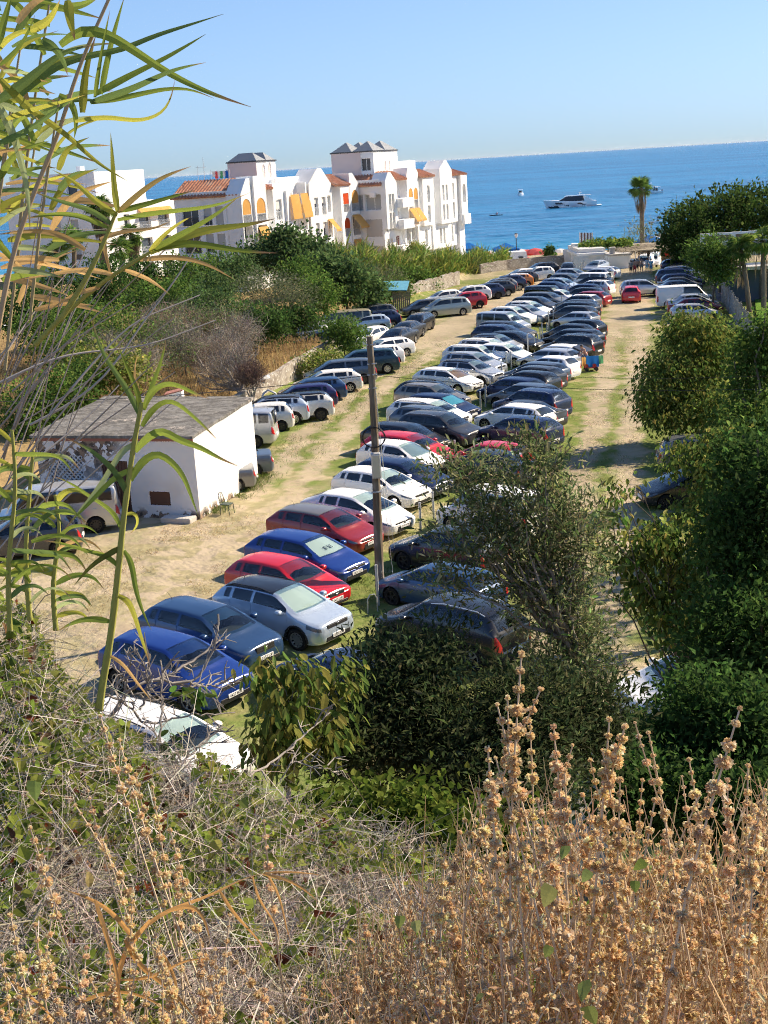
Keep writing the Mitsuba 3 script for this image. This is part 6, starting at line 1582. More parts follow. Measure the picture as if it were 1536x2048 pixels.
plant('custard_apple_sapling', 'young custard apple sapling with long drooping leaves beside the nearest white car', [ell(590, 1390, 75, 75, 9.2), ell(560, 1470, 55, 80, 9), ell(680, 1370, 45, 50, 9.4), ell(520, 1340, 30, 30, 9.2), ell(640, 1460, 60, 60, 9.2)],
      1250, .092, .036, G_CUSTARD + [(0.20, 0.20, 0.05)], 303, per=6, spread=.075, hang=.75, trunk=.022, nl=40, base=at(560, 1600, 9), cheap=False, bark='grey_bark', up=0)
plant('bush', 'bright leafy vine bush below the olive bush, centre of the near bank', [ell(800, 1640, 150, 40, 6.6), ell(650, 1630, 70, 35, 6.8), ell(940, 1680, 90, 40, 6.2), ell(1010, 1700, 60, 40, 5.8)],
      4200, .045, .034, [(0.10, 0.15, 0.025), (0.14, 0.18, 0.035), (0.07, 0.11, 0.02)], 304, per=14, spread=.10, trunk=.012, nl=30, cheap=False, kind='heart', cat_='bush')

# the bramble mound: a tangle of grey twigs with smilax leaves over it
BX = np.array([-160, 0, 65, 120, 200, 330, 420, 520, 620, 760, 900, 1040, 1200, 1600]); BY = np.array([1150, 1200, 1235, 1345, 1445, 1505, 1530, 1590, 1625, 1660, 1710, 1790, 1830, 1850])
def mound(px, s, rng, jit=.25):
    top = np.interp(px, BX, BY)
    py = top + s * (2170 - top)
    Yr = np.interp(px, [-100, 200, 600, 1600], [6.6, 6.2, 6.6, 5.6])
    Y = Yr + (2.9 - Yr) * s ** .75 + rng.normal(0, jit, len(px)) * (.5 + .5 * (1 - s))
    return np.array([at(a, b_, c) for a, b_, c in zip(px, py, Y)])
def bramble():
    rng = np.random.default_rng(310)
    t = new('bramble_thicket', 'tangled thicket of dry grey brambles with green and reddish climbing leaves on the near bank', 'thicket')
    n = 17000
    px = rng.uniform(-120, 1100, n); s = rng.random(n) ** 1.1
    C = mound(px, s, rng, .30)
    l = .26 * np.exp(rng.normal(0, .45, n))[:, None]
    D = unit(rng.normal(size=(n, 3)) * [1, 1, .75] + [0, 0, .25])
    P0 = C - D * l / 2; P2 = C + D * l / 2; P1 = C + rng.normal(size=(n, 3)) * l * .16
    r = .0014 * np.exp(rng.normal(0, .35, n))
    col = shades([(0.44, 0.40, 0.35), (0.56, 0.52, 0.47), (0.30, 0.26, 0.23), (0.36, 0.30, 0.25)], n, rng, .2)
    part(t, 'twigs', tubes3(P0, P1, P2, r, r * .5), 'dull', color=np.repeat(col, 9, axis=0), kind='stuff')
    m = 13000
    px = rng.uniform(-120, 1250, m * 2); s = rng.random(m * 2) ** 1.05
    q = meshkit.fbm(np.stack([px * .011, s * 7, px * 0], 1), 3, 21)
    dens = q + .17 * (px < 260) * (s < .4) + .08 * (s < .12) - .06 * ((px > 330) & (s > .08) & (s < .3))
    keep = dens + rng.random(m * 2) * .14 > .575
    px, s = px[keep], s[keep]
    C = mound(px, s, rng, .22) + np.array([0, 0, .05]); k = len(px)
    D = unit(rng.normal(size=(k, 3)) * [1, 1, .5] + [0, -.2, -.25]); N = unit(rng.normal(size=(k, 3)) * .6 + [.1, -.35, .8])
    L = .038 * np.exp(rng.normal(0, .3, k)); W = L * rng.uniform(.65, .95, k)
    col = shades([(0.21, 0.26, 0.05), (0.15, 0.205, 0.04), (0.28, 0.30, 0.075), (0.20, 0.25, 0.05), (0.10, 0.15, 0.03)], k, rng, .22)
    red = rng.random(k) < .05
    col[red] = shades([(0.16, 0.05, 0.025), (0.10, 0.035, 0.02)], red.sum(), rng, .2)
    v, f, c = leaves(C, D, N, L, W, col, 'heart', .35, .2)
    part(t, 'climbing_leaves', (v, f), 'leaf', color=c, kind='stuff')
    n2 = 5200                                    # dead leaf litter and thicker stems deeper in
    px = rng.uniform(-120, 1100, n2); s = rng.random(n2)
    C = mound(px, s, rng, .3) - np.array([0, 0, 1.0]) * rng.uniform(.05, .35, n2)[:, None]
    v, f, c = leaves(C, rng.normal(size=(n2, 3)), rng.normal(size=(n2, 3)), .05, .03, shades([(0.13, 0.085, 0.05), (0.20, 0.13, 0.07), (0.08, 0.055, 0.035)], n2, rng, .25), 'oval', .3, .5)
    part(t, 'dead_leaves', (v, f), 'dull', color=c, kind='stuff')
bramble()
def curve3(pts, Y0, Y1, n=16):
    p = np.array(pts, float); k = len(p)
    u = np.concatenate([[0], np.cumsum(np.linalg.norm(np.diff(p, axis=0), axis=1))]); u /= u[-1]
    t = np.linspace(0, 1, n)
    from scipy.interpolate import CubicSpline
    cs = CubicSpline(u, p, axis=0, bc_type='natural') if k > 2 else None
    q = cs(t) if cs is not None else p[0] + (p[1] - p[0]) * t[:, None]
    return np.array([at(a, b_, Y0 + (Y1 - Y0) * s) for (a, b_), s in zip(q, t)])
# bare grey branches over the white car
rngb = np.random.default_rng(320)
BB = new('bare_shrub', 'bare grey branches of a leafless shrub in front of the nearest white car', 'shrub')
BRANCH = [([(180, 1640), (240, 1540), (301, 1509), (354, 1505), (407, 1487), (443, 1450)], 7.4, 7.9, 4.2), ([(200, 1480), (240, 1400), (275, 1372), (328, 1360), (381, 1363), (407, 1337), (430, 1290), (436, 1228)], 7.6, 8.0, 4.5),
          ([(300, 1600), (317, 1500), (323, 1400), (321, 1320)], 7.2, 7.5, 3.4), ([(235, 1420), (253, 1363), (262, 1330), (275, 1298)], 7.4, 7.4, 2.8), ([(280, 1420), (297, 1363), (299, 1308)], 7.4, 7.4, 3), ([(300, 1380), (345, 1345), (390, 1319), (447, 1270)], 7.8, 8.2, 3.4),
          ([(200, 1390), (248, 1407), (301, 1447), (354, 1434), (420, 1430), (470, 1425)], 7.6, 8, 3.0), ([(320, 1600), (345, 1553), (381, 1509), (420, 1470), (446, 1455)], 7.2, 7.6, 3.0), ([(470, 1560), (505, 1549), (558, 1514), (610, 1470), (660, 1425)], 7.4, 8.4, 3.0),
          ([(240, 1360), (280, 1390), (330, 1400), (380, 1385), (420, 1395)], 7.6, 7.6, 2.2), ([(380, 1363), (420, 1372), (460, 1355)], 7.8, 8, 2.2), ([(150, 1440), (200, 1400), (230, 1370), (240, 1330)], 7.4, 7.4, 2.6), ([(560, 1560), (600, 1520), (640, 1530), (690, 1555)], 6.8, 7, 1.6)]
for pts, Ya, Yb, w in BRANCH:
    p = curve3(pts, Ya, Yb, 22); p[1:-1] += rngb.normal(size=(20, 3)) * .006
    ms = [tube(p, np.linspace(w, w * .45, 22) / FPX * Ya * (1 + .18 * (np.arange(22) % 3 == 0)), 6)]
    for i in range(3, 21, 2):
        d = unit(rngb.normal(size=3) + (p[i + 1] - p[i - 1]) / np.linalg.norm(p[i + 1] - p[i - 1]) * .8 + [0, 0, .2])
        l = rngb.uniform(.06, .24)
        e = p[i] + d * l; mm = (p[i] + e) / 2 + rngb.normal(size=3) * .02
        ms.append(tube([p[i], mm, e], [.006, .005, .0025], 4))
        for _ in range(2):
            d2 = unit(d + rngb.normal(size=3) * .8); ms.append(tube([mm, mm + d2 * l * .5], [.004, .002], 4))
    part(BB, 'branch', cat(ms), 'grey_bark', smooth=50)
for (px, py) in ((360, 1375), (395, 1390), (325, 1490), (350, 1510), (340, 1470), (410, 1380)):
    k = 7; b_ = at(px, py, 7.5)
    D = unit(rngb.normal(size=(k, 3)) * [1, .5, .3] + [.2, 0, -.9])
    v, f, c = leaves(b_ + rngb.normal(size=(k, 3)) * .02, D, unit(rngb.normal(size=(k, 3)) + [0, -.5, .5]), .085, .035, shades(G_MID, k, rngb), 'oval', .25, .2)
    part(BB, 'leaf_tuft', (v, f), 'leaf', color=c)

# dry seed stalks
def stalk_mesh(seed, n, sp, r0, h):
    rng = np.random.default_rng(seed)
    z = np.linspace(0, -h, 24); bend = rng.normal(0, .06, 2); bend2 = rng.normal(0, .11, 2)
    cx = bend[0] * np.sin(z * 2.2) + bend2[0] * z * z * .25; cy = bend[1] * np.sin(z * 2.0) + bend2[1] * z * z * .25
    path = np.stack([cx, cy, z], 1)
    vt = np.array([1, 1, 1]) * np.exp(rng.normal(0, .08)) * np.array([1, 1 + rng.normal(0, .025), 1 + rng.normal(0, .06)])
    stem = tube(path, np.linspace(.0022, .0052, 24), 5)
    heads = []; d = .0
    for i in range(n):
        fx, fy = np.interp(-d, z[::-1], cx[::-1]), np.interp(-d, z[::-1], cy[::-1])
        r = r0 * min(1.0, .42 + .16 * i) * rng.uniform(.66, 1.18) * (1 if i < 8 else .8)
        k = int(24 + 14 * r / r0)
        u = unit(rng.normal(size=(k, 3)) * [1, 1, .75])
        c0 = np.array([fx, fy, -d])
        ln = r * rng.uniform(.82, 1.08, k)[:, None]
        a = unit(np.cross(u, rng.normal(size=(k, 3)))); b_ = np.cross(u, a); w = r * .27
        base = c0 + u * r * .2
        tip = c0 + u * ln * [1, 1, .85]
        mid = c0 + u * ln * .78
        v = np.stack([base, mid + a * w, mid - a * w * .5 + b_ * w * .87, mid - a * w * .5 - b_ * w * .87, tip + a * w * .7 + u * r * .06, tip - a * w * .5 + b_ * w * .6, tip - a * w * .3 - b_ * w * .7], 1).reshape(-1, 3)
        tri = np.array([[0, 2, 1], [0, 3, 2], [0, 1, 3], [1, 2, 4], [2, 3, 5], [3, 1, 6]])
        f = (np.arange(k)[:, None, None] * 7 + tri[None]).reshape(-1, 3)
        tone = np.exp(rng.normal(0, .10))
        cc = np.repeat(np.clip(shades(np.array([(0.77, 0.57, 0.32), (0.83, 0.66, 0.41), (0.68, 0.48, 0.255), (0.86, 0.73, 0.51)]) * vt, k, rng, .13) * tone, 0, .85), 7, axis=0)
        heads.append((v, f, cc))
        core = trimesh.creation.icosphere(1, r * .62)
        heads.append((np.array(core.vertices) * [1, 1, .8] + c0, np.array(core.faces), np.tile([[.62, .44, .25]], (len(core.vertices), 1))))
        if rng.random() < .35:
            q = 2; D = unit(rng.normal(size=(q, 3)) * [1, 1, .3] - [0, 0, .3])
            heads.append(leaves(np.repeat(c0[None], q, 0), D, unit(rng.normal(size=(q, 3))), r * 1.5, r * .45, shades([(0.62, 0.49, 0.33), (0.68, 0.58, 0.43)], q, rng, .15), 'lance', .3, .4))
        d += sp * rng.uniform(.75, 1.5) * (.62 + .11 * min(i, 5))
    sc = np.tile([[.64, .52, .37]], (len(stem[0]), 1)) * np.exp(rng.normal(0, .06, (len(stem[0]), 1)))
    return stem, sc, heads
STALKS, RAWH = [], []
for i in range(16):
    st, sc, hd = stalk_mesh(400 + i, [12, 9, 14, 10, 7, 12, 8, 11, 16, 10, 6, 9, 13, 8, 10, 12][i], [.050, .046, .052, .048, .055, .045, .050, .048, .05, .047, .055, .05, .046, .052, .048, .05][i], [.0225, .020, .024, .019, .018, .021, .017, .020, .023, .018, .016, .019, .021, .018, .020, .022][i], 1.35)
    grp, cur = [], []
    for x in hd:                                  # one entry per head: spikes, core and bracts
        if cur and len(x[0]) >= 7 * 24 and len(x[0]) % 7 == 0 and len(x[0]) > 60:
            grp.append(join(cur)); cur = []
        cur.append(x)
    grp.append(join(cur)); RAWH.append(grp)
    hd = join(hd)
    STALKS.append((mikit.ply(st, 'dull', smooth=True, color=sc), mikit.ply(hd[:2], 'drystuff', color=hd[2])))
HEADS = {}
def stalk(px, py, Y, k, sc=1.0, lean=None, single_heads=False):
    if single_heads and k % 16 not in HEADS:
        HEADS[k % 16] = [mikit.ply(x[:2], 'drystuff', color=x[2]) for x in RAWH[k % 16]]
    t = new('seed_stalk', 'dry tan stalk strung with round papery seed heads in the near thicket', 'dried flower', 'dry stalks with round seed heads')
    l = RNG.normal(0, 7, 2) if lean is None else lean
    w = T4().translate(list(map(float, at(px, py, Y)))).rotate([0, 1, 0], float(l[0])).rotate([1, 0, 0], float(l[1])).rotate([0, 0, 1], float(RNG.uniform(0, 360))).scale(float(sc))
    a, h = STALKS[k % 16]
    put(pkey(t, 'stem'), a, w)
    if single_heads:
        for hh in HEADS[k % 16]:
            put(pkey(t, 'seed_head'), hh, w)
    else:
        kk = put(pkey(t, 'seed_heads'), h, w); labels[kk] = {'kind': 'stuff'}
TALL = [(1015, 1395, 2.8, 7, .9, -1), (1128, 1540, 2.85, 9, .9, 4), (1165, 1590, 2.7, 5, .9, -5), (1205, 1500, 2.8, 12, .85, -2), (1240, 1560, 2.75, 2, .95, 3), (1330, 1640, 2.7, 4, .9, -6), (1400, 1590, 2.75, 13, .85, 7), (1455, 1560, 2.8, 1, .8, -4), (1515, 1620, 2.65, 8, .9, 2), (955, 1580, 2.8, 11, .9, -7), (930, 1640, 2.85, 3, .9, -4), (1075, 1600, 2.65, 0, 1.0, 2), (890, 1690, 2.8, 14, .9, -6), (1285, 1560, 2.85, 9, .7, 9), (860, 1760, 2.75, 6, .9, -3),
        (1043, 1308, 2.75, 2, 1.0, -2), (1082, 1378, 2.8, 5, .9, 6), (994, 1409, 2.75, 4, .95, -6), (1107, 1453, 2.8, 1, .95, -3), (1219, 1438, 2.85, 3, 1.0, 8), (1250, 1453, 2.8, 8, 1.05, 1), (1297, 1465, 2.9, 6, .8, -8), (976, 1498, 2.7, 7, 1.0, -2), (1480, 1416, 2.6, 0, 1.0, 2), (1364, 1552, 2.9, 10, .6, -4),
        (1378, 1519, 2.85, 11, .8, -12), (1434, 1525, 2.85, 6, .8, -3), (1496, 1531, 2.7, 9, .8, 1), (991, 1515, 2.75, 13, .9, -4), (1145, 1490, 2.9, 12, .8, 9), (1060, 1440, 2.9, 14, .8, 8), (1180, 1520, 2.9, 3, .8, -9), (1310, 1600, 2.7, 9, .9, 3), (1530, 1580, 2.6, 12, .9, 4), (1270, 1445, 3.0, 10, .8, -16),
        (200, 1432, 3.3, 4, .95, -8), (238, 1480, 3.2, 7, .85, -14), (272, 1548, 3.2, 3, .8, -10), (150, 1610, 3.0, 6, .8, -9), (60, 1655, 2.9, 4, .95, -2), (528, 1642, 3.2, 10, 1.0, 2), (305, 1575, 3.2, 11, .75, 2), (205, 1680, 3.0, 13, .8, 1), (340, 1660, 3.0, 9, .85, -4), (400, 1880, 2.8, 10, 1.0, 1), (430, 1900, 2.9, 4, .8, 8), (20, 1830, 2.7, 3, .9, 4), (70, 1850, 2.8, 11, .9, -3), (110, 1800, 2.9, 13, .9, 5), (170, 1560, 3.3, 10, .7, -6), (355, 1700, 3.1, 7, .8, 6), (265, 1790, 2.9, 14, .8, -3), (530, 1980, 2.7, 1, .9, 3), (460, 1830, 3.0, 6, .8, 5)]
for px, py, Y, k, sc, l in TALL:
    stalk(px, py, Y, k, sc, (l, RNG.normal(0, 4)), True)
TX = [560, 640, 720, 800, 900, 960, 1100, 1200, 1300, 1400, 1480, 1600]; TY = [2010, 1950, 1850, 1770, 1690, 1600, 1590, 1610, 1660, 1640, 1590, 1540]
rs = np.random.default_rng(330)
for i in range(165):
    px = 600 + 1000 * rs.random() ** .8
    top = np.interp(px, TX, TY)
    u = rs.random()
    py = top + (2080 - top) * u ** 1.1
    Y = 3.35 - 1.0 * u + rs.normal(0, .12)
    stalk(px, py, Y, int(rs.integers(0, 16)), rs.uniform(.7, 1.0), (rs.normal(0, 8), rs.normal(0, 7)))
for i in range(26):
    px = rs.uniform(-30, 560); py = rs.uniform(1860, 2080)
    stalk(px, py, 2.75 + rs.normal(0, .1), int(rs.integers(0, 16)), rs.uniform(.6, .85), (rs.normal(0, 11), rs.normal(0, 8)))
# dried stems, straw and small withered leaves between the stalks
def straw():
    rng = np.random.default_rng(331)
    n = 1700
    px = 560 + 1050 * rng.random(n) ** .8; top = np.interp(px, TX, TY) + 30
    u = rng.random(n); py = top + (2160 - top) * u
    Y = 3.65 - 1.05 * u + rng.normal(0, .14, n)
    C = np.array([at(a, b_, c) for a, b_, c in zip(px, py, Y)])
    D = unit(np.stack([rng.normal(0, .35, n), rng.normal(0, .35, n), np.ones(n)], 1)); l = .22 * np.exp(rng.normal(0, .4, n))[:, None]
    P1 = C + rng.normal(size=(n, 3)) * .012
    col = shades([(0.62, 0.48, 0.31), (0.68, 0.56, 0.40), (0.50, 0.36, 0.21)], n, rng, .15)
    tw = tubes3(C - D * l / 2, P1, C + D * l / 2, .0022, .0011)
    t = new('dry_undergrowth', 'dry straw coloured stems and withered leaves filling the thicket between the seed stalks', 'undergrowth', kind='stuff')
    m = 3000
    px = 560 + 1050 * rng.random(m) ** .8; top = np.interp(px, TX, TY) + 40 + 110 * (meshkit.noise(np.stack([px * .02, px * 0, px * 0], 1), 4) - .4); u = rng.random(m); py = top + (2160 - top) * u
    Y = 3.55 - 1.05 * u + rng.normal(0, .15, m)
    C = np.array([at(a, b_, c) for a, b_, c in zip(px, py, Y)])
    lv = leaves(C, rng.normal(size=(m, 3)) + [0, 0, -.2], rng.normal(size=(m, 3)), .020 * np.exp(rng.normal(0, .35, m)), .008, shades([(0.64, 0.47, 0.29), (0.70, 0.58, 0.42), (0.54, 0.36, 0.20), (0.60, 0.54, 0.38)], m, rng, .18), 'oval', .5, .5)
    v, f, c = join([(tw[0], tw[1], np.repeat(col, 9, axis=0)), lv])
    put(t, shape((v, f), 'drystuff', color=c))
straw()
rgx = np.random.default_rng(335)
for (px, py, Y, az_) in [(545 + 768, 0, 0, 0)][:0]: pass
VL = new('climbing_vine', 'few large pale green climbing leaves among the dry seed stalks', 'vine')
for (px, py, L) in [(1105, 1770, .05), (1130, 1690, .032), (1165, 1960, .05), (1175, 2010, .05), (90, 2000, .05), (40, 1990, .05), (800, 1830, .03), (1180, 1560 + 180, .03), (830, 1840, .03), (70, 1560, .055), (480, 1270 + 330, .03), (1100, 1890, .03), (1290, 1720, .03), (1270, 1760, .028), (960, 1985, .025)]:
    b_ = at(px, py, 2.35 if px > 600 else 3.0)
    v, f, c = leaves(b_[None], np.array([[rgx.normal(0, .5), -.1, -.8]]), np.array([[rgx.normal(0, .4), -.8, .5]]), L * 1.1, L * .75, shades([(0.17, 0.22, 0.06), (0.21, 0.25, 0.09)], 1, rgx), 'heart', .3, .25)
    part(VL, 'leaf', (v, f), 'leaf', color=c)

# ------------------------------------------------------------------ canes
def ribbon(pts, w, Ya, Yb, col, tip, roll=.5, n=18, dry=.82):
    p = curve3(pts, Ya, Yb, n)
    T = np.gradient(p, axis=0); T = unit(T)
    V = unit(p - EYE); S = unit(np.cross(T, V)); N = np.cross(S, T)
    k = np.linspace(0, 1, n)
    ro = roll * np.sin(k * 2.4 + .4)
    S2 = np.cos(ro)[:, None] * S + np.sin(ro)[:, None] * N; N2 = np.cross(S2, T)
    hw = w / FPX * (Ya + (Yb - Ya) * k) / 2 * np.clip(np.minimum(.55 + k * 3, 1) * (1 - k ** 2.2), .03, 1)
    a, c, b_ = p - S2 * hw[:, None] + N2 * hw[:, None] * .22, p, p + S2 * hw[:, None] + N2 * hw[:, None] * .22
    v = np.stack([a, c, b_], 1).reshape(-1, 3)
    f = []
    for i in range(n - 1):
        for j in (0, 1):
            x = 3 * i + j
            f += [[x, x + 1, x + 4], [x, x + 4, x + 3]]
    cm = np.array(col)[None] * (1 - k[:, None] * .0)
    t = np.clip((k - dry) / .10, 0, 1)[:, None]
    cc = np.repeat(cm * (1 - t) + np.array(tip)[None] * t, 3, axis=0)
    cc[0::3] *= [1.12, 1.08, .95]; cc[1::3] *= [1.1, 1.12, 1.05]
    return v, np.array(f), cc
CG, CY, CD, CP, CB = (0.23, 0.30, 0.06), (0.38, 0.38, 0.07), (0.14, 0.21, 0.07), (0.34, 0.40, 0.20), (0.56, 0.37, 0.17)
TIP = (0.30, 0.19, 0.11)
rc = np.random.default_rng(340)
def cane(label, stem, w, Y, lv, stemcol=(0.36, 0.36, 0.10), nodes=True, name='giant_cane'):
    t = new(name, label, 'cane')
    if stem:
        p = curve3(stem, Y, Y, 30)
        r = np.linspace(w, w * .55, 30) / FPX * Y / 2
        tv, tf = tube(p, r * (1 + .12 * (np.arange(30) % 5 == 0)), 8)
        part(t, 'stalk', (tv, tf), 'dull', smooth=True, color=np.tile(np.array([stemcol]), (len(tv), 1)) * np.exp(rc.normal(0, .05, (len(tv), 1))))
    for L_ in lv:
        pts, wd, col = L_[:3]
        dY = rc.uniform(-.35, .35)
        v, f, c = ribbon(pts, wd, Y, Y + dY * (1 if len(L_) < 4 else L_[3]), np.array(col) * np.exp(rc.normal(0, .08)), TIP if col != CB else (0.45, 0.30, 0.14), roll=rc.uniform(.2, .8) * rc.choice([-1, 1]), dry=rc.uniform(.74, .95))
        part(t, 'leaf', (v, f), 'leaf', color=c)
    return t
cane('main green cane with drooping leaves standing before the shed and the yard', [(198, 1420), (205, 1370), (217, 1300), (232, 1185), (246, 1050), (260, 940), (275, 850), (284, 805)], 17, 5.2, [
    ([(281, 835), (255, 780), (233, 747), (204, 700), (183, 635)], 13, CD), ([(282, 824), (270, 773), (251, 729), (237, 690)], 12, CG), ([(284, 820), (273, 773), (270, 730), (277, 707)], 8, CB), ([(288, 820), (302, 780), (317, 740), (332, 680)], 13, CG),
    ([(288, 817), (310, 780), (335, 769), (383, 784), (420, 798)], 15, CG), ([(284, 853), (310, 817), (335, 804), (375, 824), (405, 850), (434, 879)], 15, CG), ([(270, 904), (292, 879), (321, 864), (357, 879), (394, 893), (437, 915), (478, 933)], 17, CG),
    ([(261, 962), (284, 926), (314, 910), (339, 922), (365, 952), (383, 995), (397, 1032)], 17, CG), ([(255, 992), (237, 955), (204, 919), (168, 893), (128, 875)], 14, CD), ([(277, 884), (252, 897), (219, 941), (175, 1003), (124, 1065)], 14, CP), ([(268, 937), (237, 952), (193, 992), (164, 1021), (135, 1050)], 13, CG),
    ([(242, 1057), (226, 1028), (182, 995), (139, 966), (106, 952)], 12, CG), ([(241, 1137), (219, 1116), (175, 1101), (120, 1086), (84, 1081)], 13, CG), ([(244, 1094), (219, 1108), (182, 1134), (149, 1170)], 14, (0.15, 0.16, 0.04)), ([(252, 1028), (270, 1030), (274, 1046), (259, 1068)], 9, CY), ([(248, 1101), (259, 1119), (270, 1167), (284, 1218), (303, 1261)], 13, CG),
    ([(233, 1190), (252, 1199), (266, 1221), (277, 1254), (300, 1330)], 15, CY), ([(219, 1243), (190, 1238), (153, 1243), (115, 1262)], 14, CG), ([(217, 1310), (239, 1323), (270, 1359), (305, 1404)], 9, CB), ([(218, 1310), (212, 1345), (200, 1390)], 11, CY)])
cane('leaning tan cane crossing the sky at the upper left', [(-10, 700), (35, 480), (85, 345), (115, 270), (150, 160), (190, 60), (226, -20)], 11, 4.6, [
    ([(120, 90), (165, 62), (200, 64), (250, 88), (330, 140), (420, 185), (502, 214)], 23, CG), ([(30, 200), (100, 140), (170, 112), (240, 98), (300, 75), (370, 52), (447, 28)], 17, CD), ([(190, 188), (260, 150), (330, 115), (412, 68)], 16, CG), ([(180, 205), (270, 175), (350, 140), (412, 125)], 14, CD),
    ([(185, 205), (260, 193), (380, 180), (428, 197)], 12, CG), ([(150, 243), (220, 236), (280, 240), (325, 222), (350, 158)], 10, CY), ([(165, 225), (170, 150), (192, 70)], 17, CY), ([(190, 195), (203, 110), (220, 20)], 10, CG), ([(202, 188), (222, 90), (250, -10)], 12, CG),
    ([(0, 158), (60, 215), (140, 275), (190, 320), (255, 362)], 18, CY), ([(-5, 205), (25, 265), (45, 330), (57, 400), (60, 460)], 19, CP), ([(-10, 205), (60, 155), (130, 105), (180, 90)], 20, CD), ([(84, 78), (105, 92), (128, 125), (135, 150)], 20, CD), ([(118, 190), (140, 205), (152, 250), (148, 278)], 15, CG),
    ([(10, 240), (60, 222), (120, 205), (170, 190)], 12, CY), ([(-10, 290), (50, 262), (110, 222), (160, 190)], 16, CD), ([(60, 60), (95, 40), (120, 0)], 18, CY), ([(135, 0), (140, 40), (150, 80)], 20, CY), ([(-5, 90), (10, 40), (25, -20)], 20, CG), ([(130, 15), (165, 10), (200, -8)], 16, CG), ([(0, 130), (40, 90), (70, 30)], 10, CG)], stemcol=(0.46, 0.36, 0.23))
cane('yellowing cane whose leaves fan out before the white flats', [(120, 640), (170, 560), (205, 490), (232, 425)], 12, 4.9, [
    ([(236, 425), (230, 380), (226, 330), (221, 265)], 14, CY), ([(235, 425), (275, 390), (320, 358), (382, 333)], 12, (0.22, 0.17, 0.07)), ([(240, 422), (290, 408), (340, 394), (392, 380)], 13, CG), ([(235, 440), (300, 428), (370, 420), (450, 405), (500, 385)], 11, CG), ([(200, 478), (255, 463), (312, 455), (345, 440)], 10, CB),
    ([(235, 430), (190, 400), (150, 365), (105, 340)], 13, CY), ([(225, 450), (180, 420), (130, 405), (60, 380)], 12, CD), ([(215, 455), (160, 432), (110, 428), (40, 440)], 12, CG), ([(170, 500), (120, 470), (60, 462), (-10, 470)], 13, CB), ([(205, 480), (215, 520), (225, 570)], 9, CB)])
cane('cane with long yellow green leaves pointing right at the flats', [(70, 690), (150, 610), (230, 548), (300, 505)], 11, 5.0, [
    ([(300, 505), (350, 480), (420, 460), (490, 450), (552, 437)], 19, CY), ([(305, 500), (370, 465), (430, 430), (478, 393)], 13, CG), ([(310, 498), (370, 488), (440, 495), (500, 503), (555, 506)], 15, CG), ([(300, 502), (330, 470), (370, 440), (385, 432)], 12, CY), ([(280, 520), (350, 515), (420, 532), (470, 560)], 11, CB), ([(250, 540), (300, 560), (340, 590)], 10, CB), ([(230, 550), (180, 540), (120, 545), (40, 560)], 11, CB), ([(200, 575), (150, 590), (100, 620)], 10, CB)])
LEAFY = [([(60, 1240), (52, 1100), (58, 1000), (66, 900)], 'leafy cane at the far left before the grey van', 5.4), ([(20, 1260), (18, 1120), (30, 980), (24, 860)], 'cane cut by the left edge of the picture', 5.0), ([(112, 1260), (108, 1150), (118, 1060), (110, 990)], 'short leafy cane between the left edge and the main cane', 5.8)]
for stem, lab, Y in LEAFY:
    lv = []
    for i in range(15):
        k = i / 15; a = np.array(stem); q = a[0] + (a[-1] - a[0]) * (.1 + .9 * k); sgn = rc.choice([-1, 1])
        l = rc.uniform(60, 130); r_ = rc.uniform(-.2, 1.1)
        lv.append(([tuple(q), (q[0] + sgn * l * .35, q[1] - l * .35 * r_), (q[0] + sgn * l * .75, q[1] - l * .4 * r_ + l * .05), (q[0] + sgn * l, q[1] + l * (.35 - .5 * r_))], rc.uniform(9, 15), [CG, CD, CY, CP, CB][rc.choice(5, p=[.4, .2, .15, .15, .1])]))
    cane(lab, stem, 12, Y, lv)
for j, (x0, lab) in enumerate([(-35, 'pale cane crowding the left edge above the grey van'), (60, 'cane whose leaves cross the roofs of the left white block'), (-20, 'dense cane top at the left edge of the sky, lower'), (40, 'cane behind the leaning tan cane at upper left'), (10, 'withering brown cane at the left edge beside the flats')]):
    lv = []
    yb = [560, 520, 430, 330, 620][j]
    for i in range(20):
        q = (x0 + rc.uniform(-10, 60), yb - i * [22, 20, 24, 20, 14][j]); l = rc.uniform(80, 190); a = rc.uniform(-.4, 1.25); sgn = 1 if rc.random() < .75 else -1
        lv.append(([q, (q[0] + sgn * l * .4 * math.cos(a), q[1] - l * .4 * math.sin(a)), (q[0] + sgn * l * math.cos(a * .8), q[1] - l * .9 * math.sin(a * .8) + l * .10)], rc.uniform(8, 17), [CG, CD, CY, CP, CB][rc.choice(5, p=[[.25, .15, .25, .15, .2], [.2, .1, .35, .1, .25], [.3, .25, .25, .1, .1], [.3, .3, .2, .1, .1], [.1, .05, .25, .1, .5]][j])]))
    cane(lab, [(x0, yb + 120), (x0 + 20, yb - 60), (x0 + 60, yb - 330)], 7, 4.8 + .3 * j, lv, stemcol=(0.40, 0.34, 0.20))
# pale dead cane stalks leaning across the left edge
for i in range(34):
    x0 = rc.uniform(-60, 60); y0 = rc.uniform(700, 1180); a = rc.uniform(.55, 1.45); l = rc.uniform(220, 480)
    x1, y1 = x0 + l * math.cos(a), y0 - l * math.sin(a)
    Y = rc.uniform(5.2, 6.8)
    p = curve3([(x0, y0), ((x0 + x1) / 2 + rc.normal(0, 6), (y0 + y1) / 2 + rc.normal(0, 6)), (x1, y1)], Y, Y + rc.uniform(-.4, .4), 10)
    t = new('dead_cane', 'pale leafless dead cane leaning across the left edge of the picture', 'cane', 'pale dead canes at the left edge')
    tv, tf = tube(p, np.linspace(rc.uniform(2.2, 4.2), 1.6, 10) / FPX * Y / 2 * 1.2, 5)
    put(t, shape((tv, tf), 'dull', True, np.tile(np.array([[.42, .37, .33]]) * rc.uniform(.7, 1.2), (len(tv), 1))))
